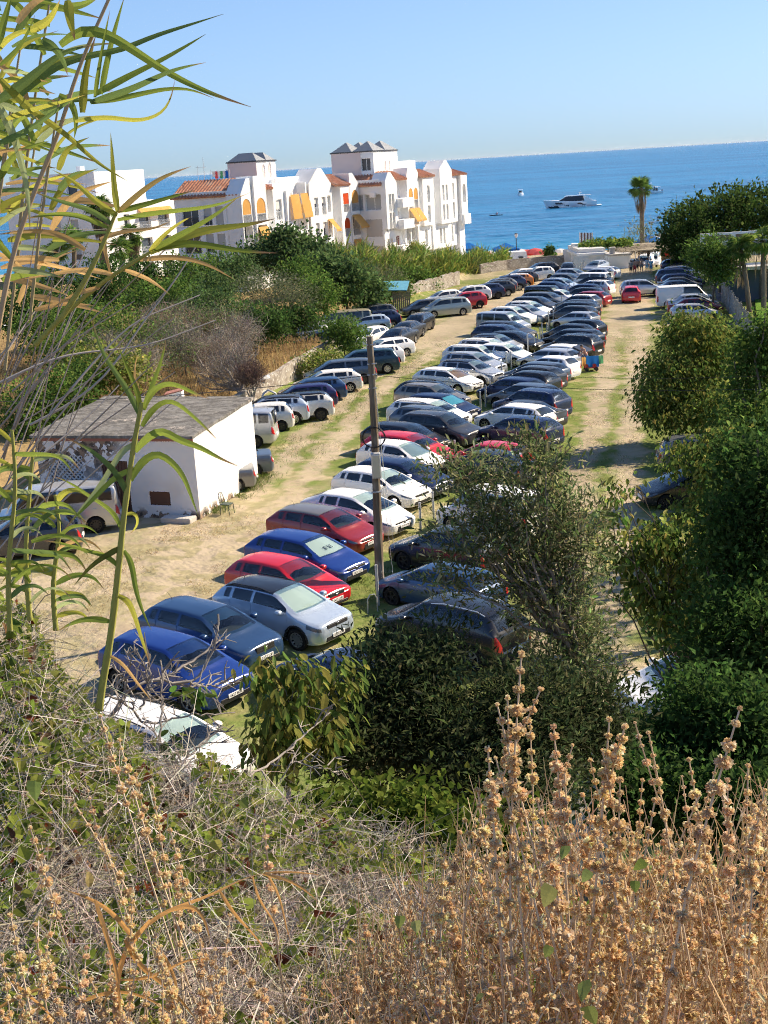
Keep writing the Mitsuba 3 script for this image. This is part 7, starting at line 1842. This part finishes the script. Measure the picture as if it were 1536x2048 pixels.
for (pts, lab) in [([(-10, 770), (140, 710), (290, 690), (380, 660), (432, 640)], 'long curved dead cane reaching furthest right over the dry field'), ([(60, 850), (200, 760), (290, 640), (350, 560), (410, 460)], 'straight dead cane rising toward the flats'), ([(100, 830), (210, 700), (280, 640), (330, 618), (400, 590)], 'dead cane with a hooked end over the bare bushes'), ([(-10, 1000), (60, 930), (120, 880), (190, 820), (238, 770)], 'dead cane crossing the shed roof')]:
    p = curve3(pts, 5.6, 5.9, 16); tv, tf = tube(p, np.linspace(6, 2.4, 16) / FPX * 5.6 / 2, 6)
    single('dead_cane', (tv, tf), 'dull', lab, 'cane', smooth=True, color=np.tile([[.45, .41, .38]], (len(tv), 1)))
# dry orange leaves of a fallen cane at the bottom left
DR = [([(230, 2060), (262, 1885), (330, 1825), (420, 1790), (490, 1757), (532, 1745)], 13), ([(532, 1745), (556, 1788), (572, 1850), (584, 1892)], 7), ([(525, 1748), (590, 1768), (642, 1808)], 8), ([(440, 1783), (472, 1830), (516, 1880), (537, 1912)], 9), ([(530, 1746), (575, 1744), (655, 1752)], 5), ([(330, 1825), (390, 1818), (412, 1850), (420, 1890)], 11), ([(270, 1880), (210, 1815), (160, 1790), (120, 1778)], 12),
      ([(250, 1880), (280, 1930), (340, 1980), (400, 2050)], 14), ([(190, 1800), (215, 1880), (235, 1960), (240, 2060)], 12), ([(300, 1840), (255, 1900), (215, 1990), (190, 2060)], 11), ([(240, 1960), (310, 1950), (380, 1920), (450, 1925)], 8), ([(505, 1752), (520, 1800), (550, 1850), (560, 1900)], 6), ([(150, 2010), (230, 1985), (300, 2000), (360, 2040)], 10), ([(-10, 2020), (60, 1985), (130, 1975), (190, 2000)], 9), ([(20, 1960), (80, 2010), (130, 2060)], 8), ([(320, 1900), (350, 1960), (352, 2040)], 9)]
t = new('fallen_cane', 'withered orange brown cane with curled leaves lying over the brambles at bottom left', 'cane')
for pts, w in DR:
    v, f, c = ribbon(pts, w, 2.9, 2.9 + rc.uniform(-.2, .2), np.array([0.60, 0.34, 0.13]) * np.exp(rc.normal(0, .12)), (0.52, 0.36, 0.2), roll=rc.uniform(.2, .7) * rc.choice([-1, 1]))
    part(t, 'leaf', (v, f), 'drystuff', color=c)
# ------------------------------------------------------------------ people
princ('skin', (0.46, 0.27, 0.19), 0.6)
princ('skin_dark', (0.25, 0.14, 0.095), 0.6)
princ('hair_dark', (0.025, 0.018, 0.014), 0.6)
for k, c in dict(dark=(0.03, 0.03, 0.035), blue=(0.08, 0.22, 0.38), cyan=(0.25, 0.50, 0.60), white=(0.72, 0.72, 0.70), red=(0.45, 0.05, 0.05), grey=(0.22, 0.23, 0.22), olive=(0.20, 0.24, 0.20)).items():
    princ('wear_' + k, c, 0.9)
def bone(a, b, ra, rb):
    return m3.Manifold.batch_hull([m3.Manifold.sphere(ra, 12).translate(list(map(float, a))), m3.Manifold.sphere(rb, 12).translate(list(map(float, b)))])
def smooth_body(m, n=6, ln=.05):
    m = m.refine_to_length(ln); v, f = man(m)
    tm = trimesh.Trimesh(v, f, process=True); trimesh.smoothing.filter_taubin(tm, iterations=n)
    return np.array(tm.vertices), np.array(tm.faces)
def person(label, pos, az, top=None, bottom='dark', skin='skin', lean=0.0, stride=.12, arms=((.1, .05), (.1, .05)), h=1.74, hat=None, knees=0.0, hair='hair_dark', group=None, sit=0.0):
    """x is forward. lean: how far the trunk bends forward (radians); arms: (forward swing, outward angle) for left and right."""
    t = new('person', label, 'person', group)
    k = h / 1.74
    hip = np.array([-.02, 0, .92 - sit]) * k
    def up(p): c, s = math.cos(lean), math.sin(lean); return hip + np.array([p[0] * c + p[2] * s, p[1], p[2] * c - p[0] * s]) * k
    neck, head = up((.0, 0, .56)), up((.04, 0, .70))
    B = bone(up((0, 0, .02)), up((0, 0, .18)), .125 * k, .115 * k) + bone(up((0, 0, .18)), up((0, 0, .42)), .115 * k, .13 * k)
    sh = {}
    for s in (1, -1):
        S = up((0, s * .175, .48)); sh[s] = S
        B = B + bone(up((0, s * .06, .42)), S, .095 * k, .062 * k) + bone(up((0, s * .08, 0)), up((0, s * .07, .15)), .10 * k, .10 * k)
        sw, out = arms[0] if s > 0 else arms[1]
        d = np.array([math.sin(sw), s * math.sin(out), -math.cos(sw) * math.cos(out)])
        E = S + d * .29 * k; d2 = unit(d + np.array([.35, 0, .1])); W = E + d2 * .25 * k
        B = B + bone(S, E, .052 * k, .040 * k) + bone(E, W, .040 * k, .028 * k) + bone(W, W + d2 * .085 * k, .030 * k, .032 * k)
        q = unit(np.cross(d2, [s, 0, 0.3]))
        for i in range(4):
            a = W + d2 * .09 * k + q * (i - 1.5) * .019 * k
            B = B + bone(a, a + (d2 * .07 * (1 - .12 * abs(i - 1.3)) + np.array([.012, 0, 0])) * k, .009 * k, .007 * k)
        B = B + bone(W + d2 * .03 * k, W + d2 * .07 * k + np.array([.05, 0, 0]) * k, .011 * k, .009 * k)
        f_ = stride * s
        hp = hip + np.array([0, s * .09, -.02]) * k
        kn = np.array([hip[0] + f_ * .8 + knees * .3, s * .10 * k, .49 * k - sit * .6]); an = np.array([hip[0] + f_ * 1.5 - .03 - knees * .1, s * .10 * k, .085 * k])
        B = B + bone(hp, kn, .088 * k, .058 * k) + bone(kn, an, .056 * k, .038 * k) + bone(an + [-.03, 0, -.035], an + [.17, s * .02, -.055], .042 * k, .030 * k)
    B = B + bone(up((0, 0, .50)), up((.02, 0, .60)), .058 * k, .052 * k)
    H_ = m3.Manifold.sphere(.105 * k, 20).scale([.95, .80, 1.12]).translate(head.tolist()) + bone(head + np.array([.06, 0, -.06]) * k, head + np.array([.075, 0, -.075]) * k, .045 * k, .035 * k) + bone(head + np.array([.10, 0, 0]) * k, head + np.array([.118, 0, -.015]) * k, .012 * k, .014 * k)
    for s in (1, -1): H_ = H_ + m3.Manifold.sphere(.025 * k, 10).translate((head + np.array([-.005, s * .085, -.005]) * k).tolist())
    tw = frame_at([pos[0], pos[1], float(pos[2])], az)
    part(t, 'body', smooth_body(B + H_, 4, .045), skin, smooth=True, tw=tw)
    part(t, 'hair', smooth_body((m3.Manifold.sphere(.115 * k, 18).scale([.97, .85, 1.05]).translate((head + np.array([-.012, 0, .018]) * k).tolist())).trim_by_plane([-.5, 0, .85], float(np.dot([-.5, 0, .85], head))), 2), hair if not hat else hat, smooth=True, tw=tw)
    C = bone(up((0, 0, -.03)), up((0, 0, .10)), .142 * k, .134 * k)
    for s in (1, -1):
        hp = hip + np.array([0, s * .09, -.02]) * k; kn = np.array([hip[0] + stride * s * .8 + knees * .3, s * .10 * k, .49 * k - sit * .6])
        C = C + bone(hp, hp + (kn - hp) * .72, .105 * k, .088 * k)
    part(t, 'shorts', smooth_body(C, 3), 'wear_' + bottom, smooth=True, tw=tw)
    if top:
        C = bone(up((0, 0, .06)), up((0, 0, .20)), .138 * k, .13 * k) + bone(up((0, 0, .2)), up((0, 0, .43)), .13 * k, .143 * k)
        for s in (1, -1):
            sw, out = arms[0] if s > 0 else arms[1]
            d = np.array([math.sin(sw), s * math.sin(out), -math.cos(sw) * math.cos(out)])
            C = C + bone(up((0, s * .06, .43)), sh[s], .10 * k, .076 * k) + bone(sh[s], sh[s] + d * .17 * k, .074 * k, .062 * k)
        part(t, 'shirt', smooth_body(C, 3), 'wear_' + top, smooth=True, tw=tw)
    return t
P = gp(1172, 738); person('bare backed man leaning over a beach trolley at the open tailgate', P, 250, None, 'blue', lean=.45, arms=((.7, .1), (.6, .1)))
P = gp(1020, 581); person('sunburnt person standing by the dark crossovers of the left hand row', P, 20, None, 'dark', skin='skin')
P = gp(1322, 617); person('person with a dark backpack walking behind the white panel van', P, 30, 'dark', 'olive', skin='skin_dark')
P = gp(1337, 615); person('person bending with raised arm beside the white panel van', P, 110, 'white', 'dark', lean=.7, arms=((2.0, .2), (.4, .1)), skin='skin_dark')
for px, py, lab, top, bot, az_ in [(1262, 551, 'person in dark shorts, leftmost of the walkers before the bar gate', 'grey', 'dark', 10), (1269, 549, 'bare shouldered walker second from left before the bar gate', None, 'red', 15), (1274, 547, 'walker with swinging arms third from left before the bar gate', None, 'dark', 5), (1283, 545, 'tanned walker in the middle of the group before the bar gate', None, 'grey', 12),
                                   (1294, 546, 'walker in a white shirt and pale blue shorts near the bar gate', 'white', 'cyan', 8), (1302, 548, 'walker dressed all in light blue, rightmost of the group', 'cyan', 'blue', 10), (1297, 521, 'silhouetted person in shade under the thatched pergola', 'dark', 'dark', 20), (1325, 521, 'person carrying a red bag through the pergola shade', 'dark', 'dark', 15)]:
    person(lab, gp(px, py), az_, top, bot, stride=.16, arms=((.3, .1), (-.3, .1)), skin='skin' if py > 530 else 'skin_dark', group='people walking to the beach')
p_ = gp(1325, 521); single('beach_bag', mv(rbox(-.3, .3, -.12, .12, 0, .5, .06), p_[0] + .55, p_[1], .45), 'wear_red', 'red bag carried by the person in the pergola shade', 'bag')
# beach trolley with towels and the open tailgate
q = gp(1182, 741)
TR = new('beach_trolley', 'red beach trolley standing at the open tailgate', 'trolley')
part(TR, 'basket', mv(rbox(-.42, .42, -.28, .28, .18, .48, .05), q[0], q[1], 0), 'wear_red', smooth=40)
for x in (-.32, .32):
    for y in (-.28, .28):
        tw_ = trimesh.creation.cylinder(.13, .06, sections=16); v = np.array(tw_.vertices); part(TR, 'wheel', (np.stack([v[:, 0] + q[0] + x, v[:, 2] + q[1] + y, v[:, 1] + .13], 1), np.array(tw_.faces)), 'black_plastic', smooth=40)
part(TR, 'handle', tube([[q[0] + .4, q[1], .45], [q[0] + .7, q[1], 1.0], [q[0] + .7, q[1] + .3, 1.0]], .018, 6), 'metal_light')
def drape(w, h, x, y, z, mat, lab, rz=0):
    g = 9; u, v_ = np.meshgrid(np.linspace(-1, 1, g), np.linspace(0, 1, g))
    X = u * w / 2; Y = .10 * np.sin(u * 5) * v_ + .06 * v_; Z = -v_ * h
    vv = np.stack([X, Y, Z], -1).reshape(-1, 3); a, b_ = np.meshgrid(np.arange(g - 1), np.arange(g - 1), indexing='ij'); i = (a * g + b_).ravel()
    f = np.vstack([np.stack([i, i + 1, i + g + 1], 1), np.stack([i, i + g + 1, i + g], 1)])
    return single('towel', mv((vv, f), x, y, z, rz), mat, lab, 'towel', smooth=True)
drape(.85, .75, q[0] + .05, q[1] - .34, 1.02, 'cloth_blue', 'big blue towel hanging over the red beach trolley')
drape(.35, .55, q[0] + .62, q[1] - .30, 1.0, 'cloth_green', 'green striped towel at the right end of the trolley', .5)
drape(.3, .6, q[0] - .5, q[1] - .25, .95, 'awning_orange', 'yellow towel at the left end of the trolley', -.4)
for (tg, i), (t, K, tw, pos, az) in CARS.items():
    if tg == 'R' and abs(pr_px(pos)[0] - 1129) < 22 and abs(pos[1] - gp(1150, 735)[1]) < 6 and K is kind_of('hatch', True):
        m = xf(rbox(-.03, .03, -.62, .62, 0, .95, .03), rot_y(-1.95, K.rtop - .05, 0, K.H - .05))
        part(t, 'raised_tailgate', m, 'paint_charcoal', smooth=40, tw=tw)
        break

# ------------------------------------------------------------------ boats
def hullmesh(L, W, D, sheer=.5, n=14):
    s = []
    for i in range(n):
        u = i / (n - 1); x = -L / 2 + L * u
        w = W / 2 * min(1, (1 - u) * 2.6) ** .6 if u > .35 else W / 2 * (.92 + .08 * u / .35)
        w = max(w, .02); z = D + sheer * u * u
        s.append([[x + .0, 0, -.35 * (1 - u * .7)], [x, w * .75, -.05], [x + .25 * u * u * 2, w, z * .55], [x + .5 * u * u * 2, w * 1.03, z]])
    s = np.array(s); k = s.shape[1]
    full = np.concatenate([s[:, ::-1], s[:, 1:] * [1, -1, 1]], 1); K_ = full.shape[1]
    v = full.reshape(-1, 3); f = []
    for i in range(n - 1):
        for j in range(K_):
            a, b_ = i * K_ + j, i * K_ + (j + 1) % K_
            f += [[a, b_, b_ + K_], [a, b_ + K_, a + K_]]
    for i in (0, n - 1):
        for j in range(1, K_ - 1):
            f.append([i * K_, i * K_ + j, i * K_ + j + 1])
    tm = trimesh.Trimesh(v, f, process=True); tm.fix_normals()
    return np.array(tm.vertices), np.array(tm.faces)
princ('gelcoat', (0.78, 0.79, 0.80), 0.25, 0.0, 0.5, 0.6)
princ('boat_dark', (0.02, 0.025, 0.035), 0.12)
Yp = gp(1143, 414, SEA_Z); ytw = T4().translate([float(Yp[0]), float(Yp[1]), SEA_Z]).rotate([0, 0, 1], 176.0).scale(1.18)
YC = new('motor_yacht', 'white motor yacht with dark windows at anchor in the bay left of the lone palm', 'yacht')
part(YC, 'hull', hullmesh(14.2, 4.0, 1.55, .75), 'gelcoat', smooth=40, tw=ytw)
part(YC, 'hull_stripe', cat([man(m3.Manifold.hull_points(np.array([[-3.2, s * 2.03, .75], [4.6, s * 1.80, 1.05], [4.9, s * 1.72, 1.5], [-2.6, s * 2.06, 1.15], [-3.2, s * 1.93, .75], [4.6, s * 1.6, 1.05], [4.9, s * 1.5, 1.5], [-2.6, s * 1.93, 1.15]], np.float32))) for s in (1, -1)]), 'boat_dark', tw=ytw)
part(YC, 'deckhouse', man(m3.Manifold.hull_points(np.array([[x, s * y, z] for s in (1, -1) for x, y, z in [(-3.6, 1.6, 1.5), (4.2, 1.2, 1.7), (1.6, 1.1, 3.0), (-3.2, 1.3, 3.1)]], np.float32))), 'boat_dark', tw=ytw)
part(YC, 'hardtop', man(m3.Manifold.hull_points(np.array([[x, s * y, z] for s in (1, -1) for x, y, z in [(-5.6, 1.5, 3.10), (1.9, 1.1, 3.02), (1.4, 1.0, 3.2), (-5.5, 1.4, 3.32)]], np.float32))), 'gelcoat', tw=ytw)
part(YC, 'foredeck', man(m3.Manifold.hull_points(np.array([[x, s * y, z] for s in (1, -1) for x, y, z in [(1.5, 1.5, 1.5), (6.4, .5, 2.1), (5.2, .5, 2.25), (2.6, 1.2, 2.05)]], np.float32))), 'gelcoat', tw=ytw)
part(YC, 'cockpit_side', cat([man(m3.Manifold.hull_points(np.array([[-7.0, s * 1.7, .9], [-3.5, s * 1.9, 1.4], [-3.5, s * 1.9, 2.9], [-4.3, s * 1.8, 2.8], [-6.9, s * 1.6, 1.2], [-7.0, s * 1.55, .9], [-3.5, s * 1.75, 1.4], [-3.5, s * 1.75, 2.9], [-4.3, s * 1.65, 2.8]], np.float32))) for s in (1, -1)]), 'gelcoat', tw=ytw)
part(YC, 'swim_platform', rbox(-8.6, -6.9, -1.8, 1.8, .15, .35, .06), 'gelcoat', tw=ytw)
part(YC, 'radar_mast', cat([tube([[-2.2, -.5, 3.2], [-2.5, -.4, 3.9]], .06, 6), tube([[-2.2, .5, 3.2], [-2.5, .4, 3.9]], .06, 6), rbox(-2.9, -2.1, -.55, .55, 3.85, 4.05, .06), tube([[-2.5, 0, 4.0], [-2.6, 0, 4.7]], .03, 5)]), 'gelcoat', tw=ytw)
for i, (dx, dy) in enumerate(((-6.2, -3.6), (-2.6, -4.4), (3.0, -4.2))):
    w_ = T4().translate([float(Yp[0]) + dx, float(Yp[1]) + dy, SEA_Z]).rotate([0, 0, 1], 170 + 9 * i)
    tj = new('water_scooter', ['dark water scooter off the bow of the motor yacht', 'water scooter lying alongside the middle of the motor yacht', 'white water scooter near the stern half of the motor yacht'][i], 'water scooter')
    part(tj, 'hull', hullmesh(2.9, 1.1, .45, .25, 9), ['boat_dark', 'gelcoat', 'gelcoat'][i], smooth=40, tw=w_)
    part(tj, 'seat', rbox(-1.1, .1, -.22, .22, .4, .85, .08), 'boat_dark', smooth=40, tw=w_); part(tj, 'handlebar', cat([tube([[.35, -.35, 1.0], [.35, .35, 1.0]], .03, 5), tube([[.6, 0, .5], [.35, 0, 1.0]], .06, 5)]), 'boat_dark', tw=w_)
def motorboat(px, py, label, rz, L=4.6):
    p = gp(px, py, SEA_Z); w_ = T4().translate([float(p[0]), float(p[1]), SEA_Z]).rotate([0, 0, 1], rz).scale(1.25)
    t = new('motorboat', label, 'boat')
    part(t, 'hull', hullmesh(L, 2.0, .8, .4, 10), 'gelcoat', smooth=40, tw=w_)
    part(t, 'console', man(m3.Manifold.hull_points(np.array([[x, s * y, z] for s in (1, -1) for x, y, z in [(-.6, .6, .7), (.9, .5, .8), (.3, .45, 1.7), (-.5, .5, 1.75)]], np.float32))), 'boat_dark', tw=w_)
    part(t, 'sunshade', cat([rbox(-1.4, .7, -.85, .85, 2.1, 2.2, .04)] + [tube([[x, y, .8], [x, y, 2.12]], .03, 5) for x in (-1.2, .5) for y in (-.75, .75)]), 'gelcoat', tw=w_)
    part(t, 'outboard', rbox(-L / 2 - .35, -L / 2 + .05, -.25, .25, .1, 1.15, .08), 'boat_dark', tw=w_)
motorboat(1041, 391, 'small white motorboat far out left of the motor yacht', 255)
motorboat(1311, 387, 'small motorboat just right of the lone palm crown', 200)
motorboat(1296, 379, 'farther small boat half hidden behind the palm fronds', 170, 4.2)
for px, py, lab, rz in ((994, 431, 'dark kayak with a paddler close to the corner of the flats', 180), (1316, 444, 'paddleboard with a kneeling paddler right of the lone palm', 200)):
    p = gp(px, py, SEA_Z); w_ = T4().translate([float(p[0]), float(p[1]), SEA_Z + .02]).rotate([0, 0, 1], rz)
    t = new('kayak' if rz == 180 else 'paddleboard', lab, 'boat')
    part(t, 'hull', hullmesh(3.6, .8, .22, .12, 11), 'boat_dark' if rz == 180 else 'gelcoat', smooth=40, tw=w_)
    pz = SEA_Z + .02 - (.30 if rz == 180 else 0.10)
    person('paddler sitting in the dark kayak' if rz == 180 else 'dark paddler kneeling upright on the paddleboard', [p[0], p[1], pz], 270, 'red' if rz == 180 else 'dark', 'dark', arms=((1.0, .3), (1.1, .2)), skin='skin_dark', sit=.32 if rz == 180 else .12, knees=.5)
    single('paddle', tube([[p[0] - .5, p[1] - .6, SEA_Z + .3], [p[0] + .7, p[1] - .4, SEA_Z + (1.0 if rz == 180 else 2.6)]], .04, 5), 'boat_dark', 'paddle held by the kayak paddler' if rz == 180 else 'paddle held up by the paddleboard paddler', 'paddle')

# ------------------------------------------------------------------ the beach road behind the wall: tents, parasols, caravan, lamp
def tent(px, py, w, Y, mat, label, h=2.5):
    p = at(px, py, Y); t = new('canopy_tent', label, 'tent')
    z = p[2]; x, y = p[0], Y
    v = np.array([[x - w, y - w, z], [x + w, y - w, z], [x + w, y + w, z], [x - w, y + w, z], [x, y, z + .9]]); v2 = np.vstack([v, v[:4] - [0, 0, .35]])
    part(t, 'canopy', (v2, np.array([[0, 1, 4], [1, 2, 4], [2, 3, 4], [3, 0, 4], [0, 5, 1], [1, 5, 6], [1, 6, 2], [2, 6, 7], [2, 7, 3], [3, 7, 8], [3, 8, 0], [0, 8, 5]])), mat)
    for a in (-w, w):
        for b_ in (-w, w):
            part(t, 'leg', tube([[x + a * .97, y + b_ * .97, min(z - 2.2, float(ground_z(x, y)) - .1)], [x + a * .97, y + b_ * .97, z]], .05, 5), 'metal_light')
tent(1012, 497, 2.0, 214, 'cloth_blue', 'bright blue canopy tent beside the street lamp on the beach')
tent(937, 496, 2.2, 222, 'cloth_blue', 'dark blue canopy tent at the foot of the corner of the flats')
tent(1301, 481, 2.0, 205, 'cloth_blue', 'blue canopy tent behind the thatched pergola'); tent(1322, 478, 1.8, 207, 'cloth_white', 'white canopy tent next to the blue one behind the pergola')
def parasol(px, py, Y, r, mat, label, tilt=0):
    p = at(px, py, Y); t = new('parasol', label, 'parasol', None)
    a = np.linspace(0, 2 * np.pi, 9)[:-1]; v = [[0, 0, 0]]
    for q_, z in ((.5, -.10), (1, -.42)):
        v += [[r * q_ * math.cos(b_), r * q_ * math.sin(b_), z * r] for b_ in a]
    f = []
    for i in range(8):
        j = (i + 1) % 8; f += [[0, 1 + i, 1 + j], [1 + i, 9 + i, 9 + j], [1 + i, 9 + j, 1 + j]]
    w_ = T4().translate(list(map(float, p))).rotate([1, .4, 0], tilt)
    part(t, 'canopy', (np.array(v), np.array(f)), mat, tw=w_); part(t, 'pole', tube([[0, 0, .08], [0, 0, -2.6]], .03, 5), 'metal_light', tw=w_)
scene['cloth_purple'] = {'type': 'principledthin', 'base_color': rgb(0.25, 0.12, 0.20), 'roughness': 0.9, 'diff_trans': 0.6, 'eta': 1.3}
for a_ in [(1052, 514, 190, 1.5, 'cloth_pink', 'bright red parasol in front of the caravan', 15), (1030, 516, 188, 1.9, 'cloth_purple', 'purple parasol tilted in front of the white caravan', 25), (1070, 496, 212, 1.8, 'cloth_pink', 'pale red parasol standing highest right of the caravan', 0), (1056, 499, 214, 1.6, 'cloth_pink', 'red parasol just left of the highest pale red one', 8), (1083, 500, 208, 1.5, 'cloth_pink', 'red parasol between the highest one and the camper van', 0), (960, 502, 224, 1.7, 'cloth_white', 'white parasol on the beach right of the corner of the flats', 0),
           (971, 503, 225, 1.5, 'cloth_pink', 'faded pink parasol beside the white one near the flats', 5), (946, 505, 222, 1.4, 'cloth_white', 'small white parasol at the foot of the flats', 0), (980, 501, 226, 1.5, 'cloth_white', 'second white parasol left of the blue canopy tent', 0), (1043, 498, 216, 1.5, 'cloth_white', 'cream parasol behind the caravan roof', 0), (1120, 497, 214, 1.4, 'cloth_white', 'white parasol behind the panel van on the beach road', 0), (953, 499, 228, 1.3, 'cloth_purple', 'dusky parasol farthest out near the flats', 0)]:
    parasol(*a_)
CV = new('caravan', 'white caravan with small windows and a dark awning beside the red parasols', 'caravan')
cq = at(1029, 528, 186); c1 = at(1029, 504, 186)
part(CV, 'body', man(m3.Manifold.hull_points(np.array([[cq[0] + x, 186 + y, z] for x, z in ((-1.2, -2.6), (1.9, -2.6), (2.1, -1.2), (1.7, c1[2]), (-1.2, c1[2])) for y in (0, 2.3)], np.float32))), 'white_paint')
for x in (-.6, .9): part(CV, 'window', box(cq[0] + x - .3, cq[0] + x + .35, 185.95, 185.997, c1[2] - 1.3, c1[2] - .65), 'pane')
part(CV, 'awning', man(m3.Manifold.hull_points(np.array([[cq[0] - 5.0, 185.2, c1[2] - .55], [cq[0] - 1.25, 185.2, c1[2] - .2], [cq[0] - 1.25, 187.5, c1[2] - .05], [cq[0] - 5, 187.5, c1[2] - .35], [cq[0] - 5.0, 185.2, c1[2] - .65], [cq[0] - 1.25, 185.2, c1[2] - .3]], np.float32))), 'shutter_grey')
for x in (-4.9, -3.1, -1.4): part(CV, 'awning_pole', tube([[cq[0] + x, 185.3, -2.5], [cq[0] + x, 185.3, c1[2] - .55]], .04, 5), 'metal_dark')
part(CV, 'awning_wall', box(cq[0] - 4.9, cq[0] - 1.3, 187.3, 187.4, -2.5, c1[2] - .5), 'shutter_grey')
def lamp(px, py0, py1, Y, label):
    a, c = at(px, py0, Y), at(px - .03 * (py0 - py1), py1, Y); t = new('street_lamp', label, 'street lamp')
    part(t, 'post', tube([[a[0], Y, -3.2], [c[0], Y, c[2] - .5]], .07, 7), 'metal_dark'); part(t, 'lantern', mv(man(m3.Manifold.cylinder(.55, .14, .26, 8)), c[0], Y, c[2] - .5), 'white_paint'); part(t, 'cap', mv(man(m3.Manifold.cylinder(.2, .32, .05, 8)), c[0], Y, c[2] + .053), 'metal_dark')
lamp(1033, 500, 469, 212, 'street lamp with a pale lantern rising beside the bright blue tent'); lamp(929, 515, 470, 200, 'dark street lamp in front of the far corner of the flats')
SG = new('sign_board', 'white notice boards on a post in the dark gateway beside the pergola', 'sign')
sp = gp(1357, 520); sz = at(1357, 497, sp[1])[2]
for i in range(3): part(SG, 'panel', box(sp[0] - .55, sp[0] + .55, sp[1] - .03, sp[1] + .03, sz + .45 - i * .38, sz + .72 - i * .38), 'white_paint')
part(SG, 'post', tube([[sp[0], sp[1] + .08, -.2], [sp[0], sp[1] + .08, sz + .8]], .05, 6), 'metal_light')
part(new('dark_gate_wall', 'shaded board wall between the pergola and the round tree', 'wall'), 'panel', box(sp[0] - 1.6, sp[0] + 5, sp[1] + 2.2, sp[1] + 2.5, -.8, 3.0), 'weathered_wood')
hq = gp(746, 1228); HP = new('steel_hoop', 'bent steel hoop standing between the front of the ice blue crossover and the pole', 'hoop')
part(HP, 'tube', tube([[hq[0] - .16, hq[1], -.1], [hq[0] - .15, hq[1], .5], [hq[0] - .06, hq[1] + .05, .64], [hq[0] + .08, hq[1] + .1, .64], [hq[0] + .15, hq[1] + .12, .5], [hq[0] + .16, hq[1] + .12, -.1]], .02, 7), 'galvanised', smooth=50)
bq = gp(536, 806); part(new('bent_pipe', 'bent grey pipe arching over the field wall above the shed roof', 'pipe'), 'tube', tube([at(522, 800, 74), at(527, 787, 74), at(536, 780, 74), at(550, 786, 74), at(560, 800, 74)], .06, 7), 'galvanised', smooth=50)
# ------------------------------------------------------------------ the air: far things pale slightly towards the horizon
HAZE_H = 60.0
scene['air'] = {'type': 'homogeneous', 'albedo': 0.95, 'sigma_t': 9.0e-6}
scene['haze'] = {'type': 'cube', 'to_world': T4().translate([0, 20000.0, (HAZE_H - 14.0) / 2]).scale([62000.0, 42000.0, (HAZE_H + 14.0) / 2]), 'bsdf': {'type': 'null'}, 'interior': {'type': 'ref', 'id': 'air'}}
scene['camera']['medium'] = {'type': 'ref', 'id': 'air'}
labels['haze'] = {'kind': 'stuff', 'label': 'thin summer haze over the sea'}
